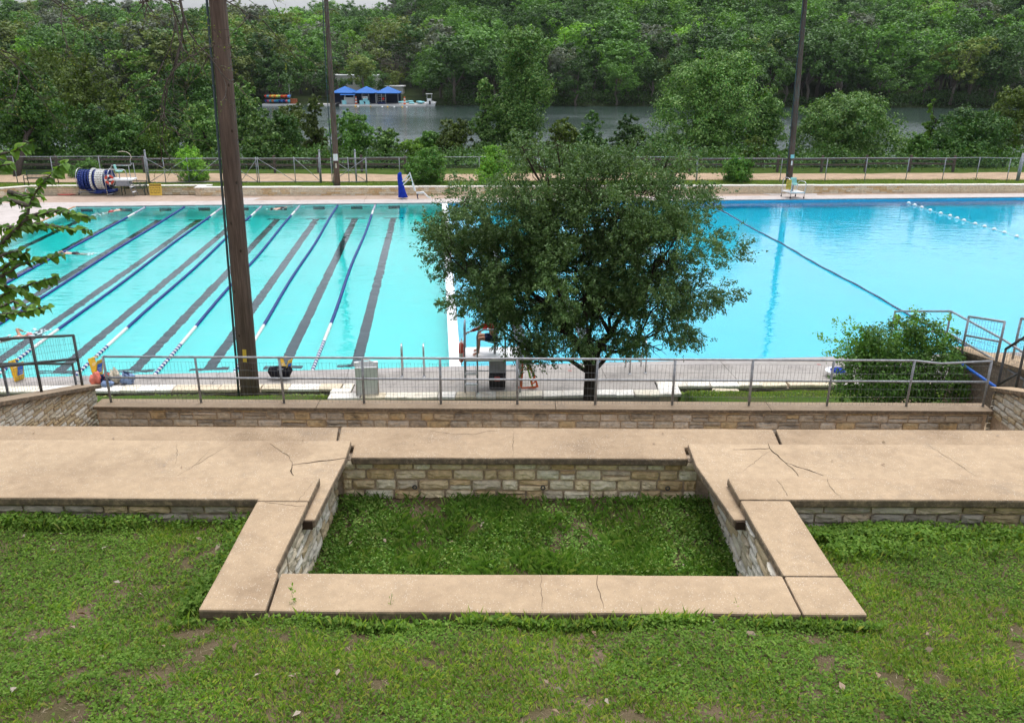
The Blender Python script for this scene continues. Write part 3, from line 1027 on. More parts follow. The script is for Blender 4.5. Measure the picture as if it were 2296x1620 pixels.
MB(lr2.location).tube([(-9.92, 13.2, 4.4), (-9.92, 15.4, 3.62), (-9.92, 17.88, 2.70)], 0.026, 8).build('top_rail', M['steel_dark'], lr2, True)
MB(lr2.location).tube([(-9.92, 13.2, 3.3), (-9.92, 15.4, 2.55), (-9.92, 17.88, 1.7)], 0.024, 8).build('middle_rail', M['steel_dark'], lr2, True)
st = MB()
for i in range(18): st.box((-9.5, 10.6 + i * 0.42, 1.9 - i * 0.12 + 1.3 - 0.6), (0.92, 0.44, 1.2))
tag(st.build('stairs', M['cap_dark']), kind='structure')

# right stair wall and the ramp beyond
rsw = thing('stair_wall', 'limestone stair wall with level coping at the right end of the pipe railing', 'wall', (10.1, 14, 1.6))


def rsw_top(y): return 2.92 + (16.2 - y) * 0.31


vs = []
for y in (10.5, 16.22):
    for x in (9.86, 10.32):
        for dz in (-0.085, 0.0): vs.append((x, y, rsw_top(y) + dz))
MB(rsw.location).add(vs, [(0, 4, 5, 1), (2, 3, 7, 6), (1, 5, 7, 3), (0, 2, 6, 4), (0, 1, 3, 2), (4, 6, 7, 5)]).build('coping', M['cap'], rsw, bevel=0.012)
MB(rsw.location).add([(9.98, 10.5, 1.4), (10.25, 10.5, 1.4), (10.25, 16.12, 1.4), (9.98, 16.12, 1.4), (9.98, 10.5, rsw_top(10.5) - .09), (10.25, 10.5, rsw_top(10.5) - .09), (10.25, 16.12, rsw_top(16.12) - .09), (9.98, 16.12, rsw_top(16.12) - .09)],
                     [(3, 2, 1, 0), (4, 5, 6, 7), (1, 5, 4, 0), (2, 6, 5, 1), (3, 7, 6, 2), (0, 4, 7, 3)]).build('wall_core', M['mortar'], rsw)
stone_wall(rsw, (9.98, 13.2, 0), (0, 1, 0), (-1, 0, 0), 2.92, 4.1, [0.13, 0.11, 0.15, 0.12, 0.13, 0.12, 0.14, 0.11, 0.13, 0.12, 0.14, 0.13, 0.12, 0.13], (0.2, 0.5), M['stone_side'], gap=0.022, depth=0.06,
           topfn=lambda s: rsw_top(13.2 + s) - 0.10, botfn=lambda s: 1.9, jitter=0.012, tilt=0.05)
stone_wall(rsw, (9.9, 16.12, 0), (1, 0, 0), (0, 1, 0), 0.4, 2.8, [0.13] * 8, (0.2, 0.4), M['stone_side'], depth=0.04)


def ramp_wall(name, label, pts, w, base, matw, matc):
    "low wall along (x, y, top z) points with a concrete coping"
    r = thing(name, label, 'wall', pts[-1])
    for (a, b) in zip(pts[:-1], pts[1:]):
        a, b = Vector(a), Vector(b)
        d = Vector((b.x - a.x, b.y - a.y, 0)).normalized()
        s = Vector((-d.y, d.x, 0)) * w / 2
        for nm, t0, t1, ww, mm in (('wall_body', None, -0.10, 0.8, matw), ('coping', -0.10, 0.0, 1.15, matc)):
            vv = []
            for p in (a, b):
                lo = base if t0 is None else p.z + t0
                for q in (p + s * ww, p - s * ww): vv += [(q.x, q.y, lo), (q.x, q.y, p.z + t1)]
            MB(r.location).add(vv, [(0, 1, 5, 4), (2, 6, 7, 3), (1, 3, 7, 5), (0, 4, 6, 2), (0, 2, 3, 1), (4, 5, 7, 6)]).build(nm, mm, r, bevel=0.01)
    return r


W1 = ramp_wall('ramp_wall', 'low tan concrete ramp wall beside the dark green bush', [(10.95, 19.6, 2.62), (11.3, 15.6, 3.25)], 0.42, 0.0, M['ramp'], M['cap'])
W2 = ramp_wall('ramp_wall', 'stained concrete ramp wall nearest the right edge of the picture', [(11.75, 19.3, 2.55), (12.0, 15.2, 3.35)], 0.45, 0.0, M['ramp'], M['cap'])
tag(MB().add([(10.05, 15.0, 2.15), (10.85, 15.0, 2.15), (10.75, 21.5, 0.5), (9.7, 21.5, 0.5)], [(0, 1, 2, 3)]).build('ramp_path', M['cap']), kind='structure')


def rail_run(label, pts, h, mat, hm=0.5, mesh=True, loc=None, name='ramp_railing'):
    r = thing(name, label, 'railing', pts[0])
    for p in pts:
        MB(r.location).tube([p, (p[0], p[1], p[2] + h)], 0.027, 8).build('post', mat, r, True)
    MB(r.location).tube([(p[0], p[1], p[2] + h) for p in pts], 0.027, 8).build('top_rail', mat, r, True)
    MB(r.location).tube([(p[0], p[1], p[2] + h * hm) for p in pts], 0.025, 8).build('middle_rail', mat, r, True)
    if mesh: wire_mesh(r, pts[0], pts[-1], 0.05, h - 0.04, 0.1, 0.16, 0.0024)
    return r


rail_run('pale pipe railing running along the ramp wall past the top of the bush', [(10.62, 22.53, 1.55), (10.75, 19.9, 2.35), (10.95, 18.0, 2.30), (11.0, 16.9, 2.25)], 1.08, M['steel'])
rail_run('short pipe railing panel standing on the tan ramp wall', [(10.62, 18.85, 2.70), (10.75, 17.65, 2.95)], 0.92, M['steel'])
rail_run('pipe railing panel behind the dark handrail, nearest the right edge', [(11.25, 17.9, 2.92), (11.4, 16.0, 3.35)], 0.95, M['steel'])
rail_run('dark pipe handrail standing by the limestone stair wall on the right', [(10.5, 17.0, 2.05), (10.55, 16.45, 2.55)], 1.42, M['steel_dark'], 0.42)
tag(MB().tube([(10.55, 19.0, 2.52), (10.62, 17.1, 2.50)], 0.035, 8).build('handrail', M['blue_bright'], None, True), 'bright blue pipe handrail sloping along the ramp wall', 'handrail')

# ------------------------------------------------------------------ swimming pool
TH = math.radians(5.0)
PO = Vector((-1.95, 24.72, 0))
UU, VV = Vector((math.cos(TH), math.sin(TH), 0)), Vector((-math.sin(TH), math.cos(TH), 0))


def PW(u, v, z=0.0): return PO + UU * u + VV * v + Vector((0, 0, z))


def uv_of(p):
    d = Vector((p.x, p.y, 0)) - Vector((PO.x, PO.y, 0))
    return d.dot(UU), d.dot(VV)


VL, UL, UR, BW = 29.9, -22.6, 62.0, 0.36
DZ = 0.13
WZ = 0.0
D0, D1 = 1.07, 2.75       # lap pool depth near and far
E0, E1 = 1.02, 2.1


def depth_l(v): return D0 + (D1 - D0) * min(1, max(0, v / VL))
def depth_r(v): return E0 + (E1 - E0) * min(1, max(0, v / VL))


def quad(ps, name, mat, parent=None, kind=None):
    return MB(parent.location if parent is not None else (0, 0, 0)).add(ps, [tuple(range(len(ps)))]).build(name, mat, parent, kind=kind)


pool = thing('pool_basin', None, None)
pool['kind'] = 'structure'
quad([PW(UL, 0, -D0), PW(0, 0, -D0), PW(0, VL, -D1), PW(UL, VL, -D1)], 'pool_floor', M['floor_lap'], pool)
quad([PW(BW, 0, -E0), PW(UR, 0, -E0), PW(UR, VL, -E1), PW(BW, VL, -E1)], 'pool_floor', M['floor_swim'], pool)
for (a, b, da, db, mat) in (((UL, VL), (0, VL), D1, D1, M['floor_lap']), ((UL, 0), (UL, VL), D0, D1, M['floor_lap']), ((0, 0), (UL, 0), D0, D0, M['floor_lap']),
                            ((BW, VL), (UR, VL), E1, E1, M['pool_wall_blue']), ((UR, 0), (BW, 0), E0, E0, M['floor_swim']), ((UR, VL), (UR, 0), E1, E0, M['pool_wall_blue'])):
    quad([PW(*a, -da), PW(*b, -db), PW(*b, DZ - 0.02), PW(*a, DZ - 0.02)], 'pool_wall', mat, pool)
# divider wall between the lap lanes and the open swimming area
dv = thing('divider_wall', 'white wall dividing the lap lanes from the open swimming pool', 'wall', PW(0.18, 15))
m = MB(dv.location)
vs = [PW(0, 0, -D0), PW(BW, 0, -E0), PW(BW, VL, -E1), PW(0, VL, -D1), PW(0, 0, 0.10), PW(BW, 0, 0.10), PW(BW, VL, 0.10), PW(0, VL, 0.10)]
m.add(vs, [(3, 2, 1, 0), (4, 5, 6, 7), (0, 1, 5, 4), (1, 2, 6, 5), (2, 3, 7, 6), (3, 0, 4, 7)]).build('wall_body', M['bulkhead'], dv)
dv.children[0].name = 'wall_body'
# water bodies: closed volumes that reach a little way into the floor and walls, so no air gap is left


def water(name, u0, u1, mat, d0, d1):
    e = -0.02
    a = [PW(u0 + e, e, -d0 - 0.04), PW(u1 - e, e, -d0 - 0.04), PW(u1 - e, VL - e, -d1 - 0.04), PW(u0 + e, VL - e, -d1 - 0.04)]
    b = [PW(u0 + e, e, WZ), PW(u1 - e, e, WZ), PW(u1 - e, VL - e, WZ), PW(u0 + e, VL - e, WZ)]
    return MB().add(a + b, [(3, 2, 1, 0), (4, 5, 6, 7), (0, 1, 5, 4), (1, 2, 6, 5), (2, 3, 7, 6), (3, 0, 4, 7)]).build(name, mat, kind='structure')


water('pool_water', UL, 0, M['water_lap'], D0, D1)
water('pool_water', BW, UR, M['water_swim'], E0, E1)
# lane lines on the floor, with their end bars, and the targets on the far wall
LANE = [-3.05 - 2.37 * k for k in range(9)]
for u in LANE:
    w = 0.19
    v0, v1 = 1.85, VL - 1.6
    f = lambda v: -depth_l(v) + 0.006
    quad([PW(u - w, v0, f(v0)), PW(u + w, v0, f(v0)), PW(u + w, v1, f(v1)), PW(u - w, v1, f(v1))], 'lane_line', M['lane_paint'], pool)
    for va, vb in ((v0 - 0.26, v0), (v1, v1 + 0.26)):
        quad([PW(u - 0.62, va, f(va) + .001), PW(u + 0.62, va, f(va) + .001), PW(u + 0.62, vb, f(vb) + .001), PW(u - 0.62, vb, f(vb) + .001)], 'lane_end_bar', M['lane_paint'], pool)
    for (hw, z0, z1) in ((0.90, -0.42, -0.25), (0.36, -1.2, -0.05)):
        y = VL - 0.006 - (0.002 if hw < 0.5 else 0)
        quad([PW(u - hw, y, z0), PW(u + hw, y, z0), PW(u + hw, y, z1), PW(u - hw, y, z1)], 'lane_target', M['lane_paint'], pool)
for u, v0, v1 in ((2.6, 1.3, VL - 2), (4.95, 1.3, VL - 2)):
    f = lambda v: -depth_r(v) + 0.006
    quad([PW(u - .2, v0, f(v0)), PW(u + .2, v0, f(v0)), PW(u + .2, v1, f(v1)), PW(u - .2, v1, f(v1))], 'lane_line', M['lane_paint'], pool)
    quad([PW(u - .62, v0 - .26, f(v0) + .002), PW(u + .62, v0 - .26, f(v0) + .002), PW(u + .62, v0, f(v0) + .002), PW(u - .62, v0, f(v0) + .002)], 'lane_end_bar', M['lane_paint'], pool)


def lowwall_y(x): return 23.30 + 0.035 * x


# deck around the pool
def deck_piece(poly, mat, z0=-0.5, z1=DZ, name='pool_deck', bevel=0.008):
    return MB().prism([(p.x, p.y) if hasattr(p, 'x') else p for p in poly], z0, z1).build(name, mat, kind='structure', bevel=bevel)


def nearv(u):
    "v of the low wall's inner edge at u"
    p = PW(u, -1.0)
    return -(24.72 + 0.0872 * u - (lowwall_y(-1.95 + u) + 0.02))


cuts = [UL - 6] + [UL + 3.9 * k for k in range(0, 16)] + [UR]
for a, b in zip(cuts[:-1], cuts[1:]):
    deck_piece([PW(a + .004, -0.38, 0), PW(b - .004, -0.38, 0), PW(b - .004, -0.002, 0), PW(a + .004, -0.002, 0)], M['coping'], z1=DZ - 0.02)
    deck_piece([PW(a + .004, nearv(a), 0), PW(b - .004, nearv(b), 0), PW(b - .004, -0.386, 0), PW(a + .004, -0.386, 0)], M['deck'], z1=DZ - 0.015)
deck_piece([(-4.62, 22.05), (4.25, 22.50), (4.25, lowwall_y(4.25) + 0.25), (-4.62, lowwall_y(-4.62) + 0.25)], M['deck'], z1=DZ - 0.02, z0=-0.6)
FW0 = lambda x: 57.95 + 0.056 * x       # front of the far stone wall


def deck_far(u0, u1):
    def fwv(u):
        p = PW(u, VL)
        return VL + (FW0(p.x - 0.25) - p.y) + 0.15
    deck_piece([PW(u0 + .004, VL + .002, 0), PW(u1 - .004, VL + .002, 0), PW(u1 - .004, VL + 1.55, 0), PW(u0 + .004, VL + 1.55, 0)], M['deck_pale'], z1=DZ)
    deck_piece([PW(u0 + .004, VL + 1.556, 0), PW(u1 - .004, VL + 1.556, 0), PW(u1 - .004, fwv(u1), 0), PW(u0 + .004, fwv(u0), 0)], M['deck_tan'], z1=DZ - 0.005)


fc_ = [UL - 18] + [UL + 4.4 * k for k in range(0, 20)]
for a, b in zip(fc_[:-1], fc_[1:]): deck_far(a, b)
deck_piece([PW(UL - 18, -4, 0), PW(UL - 0.16, -4, 0), PW(UL - 0.16, VL, 0), PW(UL - 18, VL, 0)], M['deck_pale'], z1=DZ - 0.008)
deck_piece([PW(UL - 0.155, 0, 0), PW(UL - 0.002, 0, 0), PW(UL - 0.002, VL, 0), PW(UL - 0.155, VL, 0)], M['rust_edge'], z1=DZ)
# gutter lip along the far edge
tag(MB().prism([tuple(PW(UL, VL - 0.05))[:2], tuple(PW(UR, VL - 0.05))[:2], tuple(PW(UR, VL + 0.0))[:2], tuple(PW(UL, VL + 0.0))[:2]], DZ - 0.05, DZ + 0.012).build('pool_gutter', M['steel']), kind='structure')
# worn wet patches on the far deck
for u0, u1, v0, v1 in ((-14, -12.2, 1.7, 2.6), (22.5, 25.6, 1.7, 2.5)):
    quad([PW(u0, VL + v0, DZ + .003), PW(u1, VL + v0 - .1, DZ + .003), PW(u1 + .4, VL + v1, DZ + .003), PW(u0 - .5, VL + v1, DZ + .003)], 'deck_patch', M['deck_pale'], kind='structure')
c = at(155, 433.5, DZ)
tag(MB().lathe((c.x, c.y, DZ + 0.002), [(0.72, 0.0), (0.72, 0.003)], 28).build('painted_circle', M['red_paint']), 'faded red circle painted on the far deck left of the lane rope reel', 'floor marking')

# low stone wall between the strip of grass and the pool deck
lw = thing('low_wall', 'low stone wall with pale flagstone top between the grass strip and pool deck', 'wall', (0, 23.2, -0.2))


def flag(parent, poly, z0, z1, name='capstone'):
    o = MB(parent.location).prism(poly, z0, z1).build(name, M['flag'], parent, bevel=0.012, segs=1)
    return o


def flag_run(parent, x0, x1, yf, w, z0=0.07, z1=0.155):
    x = x0
    while x < x1:
        L = min(random.uniform(0.42, 0.95), x1 - x)
        if x1 - x - L < 0.2: L = x1 - x
        a, b = x + 0.008, x + L - 0.008
        j = [random.uniform(-0.03, 0.03) for _ in range(6)]
        flag(parent, [(a + j[0], yf(a) + j[1]), ((a + b) / 2, yf((a + b) / 2) + j[5] * 0.7), (b + j[2], yf(b) + j[3]), (b + j[0] * .8, yf(b) + w + j[4] * .3), (a + j[2] * .8, yf(a) + w + j[4] * .3)], z0, z1 + random.uniform(-0.008, 0.008))
        x += L


lwf = lambda x: lowwall_y(x) - 0.40
flag_run(lw, -19.5, -4.65, lwf, 0.42)
flag_run(lw, 4.28, 15.5, lwf, 0.42)
flag_run(lw, -5.2, 4.85, lambda x: 22.02 + 0.045 * (x + 4.6) * (x > -4.6), 0.40)
for (x0, x1) in ((-5.22, -4.64), (4.27, 4.87)):
    y = 22.45
    yend = lowwall_y(x0) - 0.38
    while y < yend:
        L = min(random.uniform(0.35, 0.6), yend - y)
        if L > 0.08:
            flag(lw, [(x0 + random.uniform(-.03, .03), y + .006), (x1, y + .006), (x1, y + L - .006), (x0 + random.uniform(-.03, .03), y + L - .006)], 0.07, 0.155 + random.uniform(-.008, .008))
        y += L
m = MB(lw.location)
for (x0, x1, f) in ((-19.5, -4.9, lwf), (4.5, 15.5, lwf)):
    m.add([(x0, f(x0) + .10, -0.5), (x1, f(x1) + .10, -0.5), (x1, f(x1) + .38, -0.5), (x0, f(x0) + .38, -0.5), (x0, f(x0) + .10, 0.07), (x1, f(x1) + .10, 0.07), (x1, f(x1) + .38, 0.07), (x0, f(x0) + .38, 0.07)],
          [(3, 2, 1, 0), (4, 5, 6, 7), (0, 1, 5, 4), (1, 2, 6, 5), (2, 3, 7, 6), (3, 0, 4, 7)])
m.box((-0.17, 22.42, -0.25), (9.9, 0.22, 0.62), M=Matrix.Rotation(0.045, 3, 'Z'))
m.build('wall_core', M['mortar'], lw)
sl = Vector((1, 0.035, 0)).normalized()
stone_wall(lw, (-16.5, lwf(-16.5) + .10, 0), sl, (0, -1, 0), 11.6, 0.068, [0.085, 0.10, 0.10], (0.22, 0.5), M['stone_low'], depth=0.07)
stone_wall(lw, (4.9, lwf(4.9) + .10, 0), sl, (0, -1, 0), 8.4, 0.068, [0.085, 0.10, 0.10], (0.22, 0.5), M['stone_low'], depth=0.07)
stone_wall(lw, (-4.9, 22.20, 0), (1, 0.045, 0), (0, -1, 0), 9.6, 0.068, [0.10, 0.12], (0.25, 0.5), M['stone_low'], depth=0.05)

# far stone wall, lawn, path
fw = thing('far_wall', 'long golden limestone wall with white capstones behind the far pool deck', 'wall', (5, 58, 0.1))
FT = 0.68
uw = Vector((1, 0.056, 0)).normalized()
runs = [(-32.4, -21.0, 0.9), (-20.95, 52.0, 0.0)]
far_stones = []
for (x0, x1, back) in runs:
    z = FT - 0.07
    for h in (0.13, 0.14, 0.13, 0.15):
        x = x0
        while x < x1:
            L = random.uniform(0.28, 0.62)
            far_stones.append((x + L / 2, back, z - h / 2, L - 0.016, h - 0.014))
            x += L
        z -= h
    x = x0
    while x < x1:
        L = random.uniform(0.6, 1.3)
        far_stones.append((x + L / 2, back, None, L - 0.012, 0.07))
        x += L
far_stones.sort(key=lambda s: (abs(s[0] - 12.0) < 9.0, abs(s[0] - 2)))
rest_v, rest_f = [], []
capm = MB(fw.location)
box_me = {}
for k in range(4):
    b = MB()
    b.box((0, 0, 0), (1, 1, 1))
    me = b.mesh('stone', M['stone_gold'])
    bm = bmesh.new(); bm.from_mesh(me)
    bmesh.ops.bevel(bm, geom=list(bm.edges), offset=0.08, segments=1, affect='EDGES')
    for v in bm.verts: v.co += Vector((random.uniform(-.02, .02), random.uniform(-.15, .15), random.uniform(-.03, .03)))
    bm.to_mesh(me); bm.free()
    box_me[k] = me
n_st = 0
gold_rest = MB(fw.location)
for (x, back, z, L, h) in far_stones:
    y = FW0(x) + back
    if z is None:
        capm.box((x, y + 0.17, FT - 0.03 + random.uniform(-.008, .008)), (L, 0.46, 0.075), rz=0.056)
        continue
    if n_st < 300:
        o = link('stone', box_me[n_st % 4], fw)
        o.matrix_basis = Matrix.Translation(Vector((x, y + 0.03 + random.uniform(-.012, .012), z)) - fw.location) @ Matrix.Rotation(0.056, 4, 'Z') @ Matrix.Diagonal((L, 0.09, h, 1))
        n_st += 1
    else:
        gold_rest.box((x, y + 0.03 + random.uniform(-.012, .012), z), (L, 0.09, h), rz=0.056)
gold_rest.build('stonework', M['stone_gold'], fw, kind='stuff')
capm.build('capstones', M['flag'], fw, kind='stuff', bevel=0.0)
m = MB(fw.location)
for (x0, x1, back) in runs:
    p, q = Vector((x0, FW0(x0) + back + .05, 0)), Vector((x1, FW0(x1) + back + .05, 0))
    m.add([(p.x, p.y, -.3), (q.x, q.y, -.3), (q.x, q.y + .3, -.3), (p.x, p.y + .3, -.3), (p.x, p.y, FT - .07), (q.x, q.y, FT - .07), (q.x, q.y + .3, FT - .07), (p.x, p.y + .3, FT - .07)],
          [(3, 2, 1, 0), (4, 5, 6, 7), (0, 1, 5, 4), (1, 2, 6, 5), (2, 3, 7, 6), (3, 0, 4, 7)])
m.box((-20.95, FW0(-21) + 0.55, 0.2), (0.36, 1.2, 0.82))
m.build('wall_core', M['mortar_pale'], fw)
MB(fw.location).box((-20.9, FW0(-21) + 0.55, FT - 0.02), (0.55, 1.35, 0.07)).build('capstone', M['flag'], fw, bevel=0.01)
# side wall coming forward at the far left
sw = thing('side_wall', 'short golden limestone wall returning forward at the far left corner of the deck', 'wall', (-35, 55, 0.1))
b = Vector((-32.4, FW0(-32.4) + 0.95, DZ))
a = Vector((-37.0, 53.6, DZ))
m = MB(sw.location); m.beam((a.x, a.y, 0.33), (b.x, b.y, 0.33), 0.30, 0.60); m.build('wall_core', M['mortar_pale'], sw)
m = MB(sw.location); m.beam((a.x, a.y, 0.66), (b.x, b.y, 0.66), 0.46, 0.07); m.build('capstone', M['flag'], sw, bevel=0.01)
d = (b - a).normalized()
nrm = Vector((d.y, -d.x, 0))
stone_wall(sw, (a.x + nrm.x * .15, a.y + nrm.y * .15, 0), d, nrm, (b - a).length - 0.1, FT - 0.07, [0.13, 0.14, 0.13, 0.14], (0.3, 0.6), M['stone_gold'], depth=0.06)


def fl_z(x, y): return 0.60 + 0.10 * sstep(59, 62, y) + (vnoise(x, y, 0.5) - 0.5) * 0.06


MB()
sheetY = lambda x0, x1: None
xs = np.linspace(-60, 70, 150)
off = np.array([0.33, 0.9, 1.5, 2.2, 3.0, 4.0, 5.2, 6.5, 8.0, 9.0])
X = np.repeat(xs[None, :], len(off), 0)
Yg = 57.95 + 0.056 * X + off[:, None]
Yg = np.where((X < -20.9) & (off[:, None] < 1.3), Yg + 0.95 * (off[:, None] < 0.4) + 0.4 * (off[:, None] > 0.4), Yg)
Z = fl_z(X, Yg)
idx = np.arange(X.size).reshape(X.shape)
fcs = np.stack([idx[:-1, :-1], idx[:-1, 1:], idx[1:, 1:], idx[1:, :-1]], -1).reshape(-1, 4)
link('far_lawn', np_mesh('far_lawn', np.stack([X, Yg, Z], -1).reshape(-1, 3), fcs, M['far_lawn'], True), kind='structure')
MB().add([(-70, 45, .6), (-37.1, 53.8, .6), (-32.5, 57.3, .6), (-32.3, 58.2, .6), (-70, 57.5, .6)], [(0, 1, 2, 3, 4)]).build('far_lawn', M['far_lawn'], kind='structure')
FN = lambda x: 60.15 + 0.043 * x         # chain link fence line
pa = MB()
xs = np.linspace(-58, 70, 90)
for i, x in enumerate(xs):
    y = FN(x) + 0.35
    w = 3.1 + 0.3 * math.sin(x * 0.2)
    ym = y + w
    pa.v += [(x, y + random.uniform(-.1, .1), fl_z(x, y) + 0.035), (x, ym + random.uniform(-.15, .15), fl_z(x, ym) + 0.06)]
    if i: pa.f.append((2 * i - 2, 2 * i, 2 * i + 1, 2 * i - 1))
pa.build('gravel_path', M['path'], kind='structure')


# ------------------------------------------------------------------ vegetation helpers
def leaf_quads(P, Nrm, size, aspect, r, dirs=None, fold=0.0):
    "rhombic leaves: centre P (n,3), normal Nrm (n,3), size (n,)"
    n = len(P)
    Nn = Nrm / np.maximum(1e-6, np.linalg.norm(Nrm, axis=1))[:, None]
    A = r.normal(size=(n, 3)) if dirs is None else dirs + 0.35 * r.normal(size=(n, 3))
    A -= (A * Nn).sum(1)[:, None] * Nn
    A /= np.maximum(1e-6, np.linalg.norm(A, axis=1))[:, None]
    B = np.cross(Nn, A)
    h = (size / 2)[:, None]
    v = np.empty((n, 4, 3))
    v[:, 0] = P - A * h
    v[:, 1] = P + B * h * aspect + A * h * 0.15 + Nn * h * fold
    v[:, 2] = P + A * h
    v[:, 3] = P - B * h * aspect + A * h * 0.15 + Nn * h * fold
    f = np.arange(n * 4).reshape(n, 4)
    return v.reshape(-1, 3), f


def crown_points(blobs, n, r, clump=0.22, per=40, shell=0.55, up=0.35, flat=0.8):
    "blobs: list of (centre, (rx, ry, rz)). leaves gather in clumps set through the blobs' outer volume"
    C = np.array([b[0] for b in blobs], float)
    R = np.array([b[1] for b in blobs], float)
    w = (R[:, 0] * R[:, 2]) ** 1.0
    w /= w.sum()
    k = max(1, n // per)
    bi = r.choice(len(blobs), k, p=w)
    d = r.normal(size=(k, 3))
    d /= np.linalg.norm(d, axis=1)[:, None]
    rad = 1 - shell * r.random(k) ** 1.6
    cc = C[bi] + d * R[bi] * rad[:, None]
    ci = np.repeat(np.arange(k), per)
    m = len(ci)
    sz = R[bi].mean(1) * clump * r.uniform(0.6, 1.5, k)
    o = r.normal(size=(m, 3)) * np.array([1, 1, flat]) * 0.6
    P = cc[ci] + o * sz[ci][:, None]
    Nr = 0.55 * d[ci] + 0.55 * o + 0.55 * r.normal(size=(m, 3)) + np.array([0, 0, up])
    return P, Nr, cc, d


def crown_mesh(name, blobs, n, size, mat, r, aspect=0.55, **kw):
    P, Nr, cc, d = crown_points(blobs, n, r, **kw)
    v, f = leaf_quads(P, Nr, size * r.uniform(0.6, 1.4, len(P)), aspect, r)
    return np_mesh(name, v, f, mat), cc


def limb_path(a, b, r, n=5, wob=0.08, droop=0.0):
    a, b = Vector(a), Vector(b)
    L = (b - a).length
    out = []
    for i in range(n + 1):
        t = i / n
        p = a.lerp(b, t)
        if 0 < i < n: p += Vector(r.normal(size=3)) * L * wob * 0.5
        p.z += math.sin(math.pi * t) * L * 0.06 - droop * t * t
        out.append(p)
    return out


def tree(name, label, cat, base, blobs, n, size, mat, r, group=None, trunk_r=0.2, bark=None, limbs=5, trunk_top=None, aspect=0.55, **kw):
    "base: world point; blobs in world coordinates"
    base = Vector(base)
    t = thing(name, label, cat, base, group)
    lb = [((Vector(c) - base)[:], rr) for c, rr in blobs]
    me, cc = crown_mesh('crown', lb, n, size, mat, r, aspect, **kw)
    link('crown', me, t)
    m = MB()
    top = Vector(trunk_top) - base if trunk_top is not None else Vector(np.mean([b[0] for b in lb], 0))
    tp = limb_path((0, 0, -0.3), top, r, 5, 0.05)
    m.tube(tp, [trunk_r * (1.25 - 0.85 * i / 5) for i in range(6)], 8)
    for k in r.choice(len(cc), min(limbs, len(cc)), replace=False):
        s = tp[2 + int(r.integers(0, 3))]
        m.tube(limb_path(s, cc[k], r, 4, 0.12), [trunk_r * x for x in (0.45, 0.33, 0.22, 0.14, 0.06)], 6)
    m.build('trunk', bark or M['bark'], t, True)
    return t


# ------------------------------------------------------------------ far hillside
R2 = np.random.default_rng(21)
FAR_MATS = [M['leaf_mid'], M['leaf_dark'], M['leaf_olive'], M['leaf_grey'], M['leaf_bright'], M['leaf_bare']]
proto = []
for k in range(7):
    bl = []
    H = 1.0
    for j in range(int(R2.integers(5, 9))):
        a = R2.uniform(0, 6.28)
        q = R2.uniform(0.0, 0.30)
        bl.append(((q * math.cos(a), q * math.sin(a), R2.uniform(0.34, 0.80)), (R2.uniform(0.13, 0.25),) * 2 + (R2.uniform(0.11, 0.20),)))
    me, cc = crown_mesh('crown', bl, 3600, 0.032, FAR_MATS[0], R2, 0.7, clump=0.22, per=36, shell=0.45, up=0.5)
    tm = MB()
    tm.tube(limb_path((0, 0, -0.05), (0, 0, 0.55), R2, 4, 0.06), [0.022, 0.018, 0.015, 0.011, 0.007], 6)
    for i in range(4): tm.tube(limb_path((0, 0, 0.25), cc[int(R2.integers(len(cc)))], R2, 3, 0.1), [0.010, 0.007, 0.005, 0.002], 5)
    proto.append((me, tm.mesh('trunk', M['bark_pale'], True)))
bare_proto = []
for k in range(2):
    tm = MB()
    tips = []

    def grow(p, d, L, rr, lev):
        e = p + d * L
        q = limb_path(p, e, R2, 2, 0.15)
        tm.tube(q, [rr, rr * 0.75, rr * 0.5], 4, cap=False)
        if lev == 0: return
        for _ in range(int(R2.integers(3, 5))):
            nd = (d + Vector(R2.normal(size=3)) * 0.55 + Vector((0, 0, 0.12))).normalized()
            grow(p + d * L * R2.uniform(0.5, 1.0), nd, L * R2.uniform(0.55, 0.75), rr * 0.5, lev - 1)
    grow(Vector((0, 0, -0.03)), Vector((0, 0, 1)), 0.34, 0.020, 4)
    bare_proto.append(tm.mesh('trunk', M['twig'], False))
    bl = [((R2.uniform(-.25, .25), R2.uniform(-.25, .25), R2.uniform(0.45, 0.8)), (0.2, 0.2, 0.2)) for _ in range(5)]
    bare_proto[-1] = (crown_mesh('crown', bl, 500, 0.025, M['leaf_bare'], R2, 0.3, clump=0.5, per=10, shell=0.9)[0], bare_proto[-1])

# where the trees stand: jittered rows up the slope, kept clear of the dock clearing
cand = []
y = 215.0
while y < 520:
    half = y * 0.66 + 12
    st_ = 7.8 + (y - 215) * 0.014
    x = -half
    while x < half:
        cand.append((x + R2.uniform(-2.2, 2.2), y + R2.uniform(-2, 2)))
        x += st_ * R2.uniform(0.8, 1.3)
    y += 6.4 + (y - 215) * 0.014
KINDS = ['mid green round tree', 'dark green tree', 'olive green tree', 'grey green tree', 'light green leafy tree']
FT_GROUP = 'trees on the wooded far bank'
n_ind, rest = 0, []
ROWS = [(224, 'at the far water edge'), (236, 'behind the far shoreline'), (1000, 'low on far hillside')]
MARKS = [(230, 'above the shade tree'), (480, 'left of big pole'), (740, 'between left poles'), (960, 'behind the dock'), (1260, 'around the ivy column'), (1440, 'above the live oak'), (1780, 'behind vine dome'), (2050, 'right of lamp pole'), (9e9, 'at right edge')]
NTH = ['first', 'second', 'third', 'fourth', 'fifth', 'sixth', 'seventh', 'eighth', 'ninth', 'tenth', 'eleventh', 'twelfth', 'thirteenth', 'fourteenth', 'fifteenth']
single = []
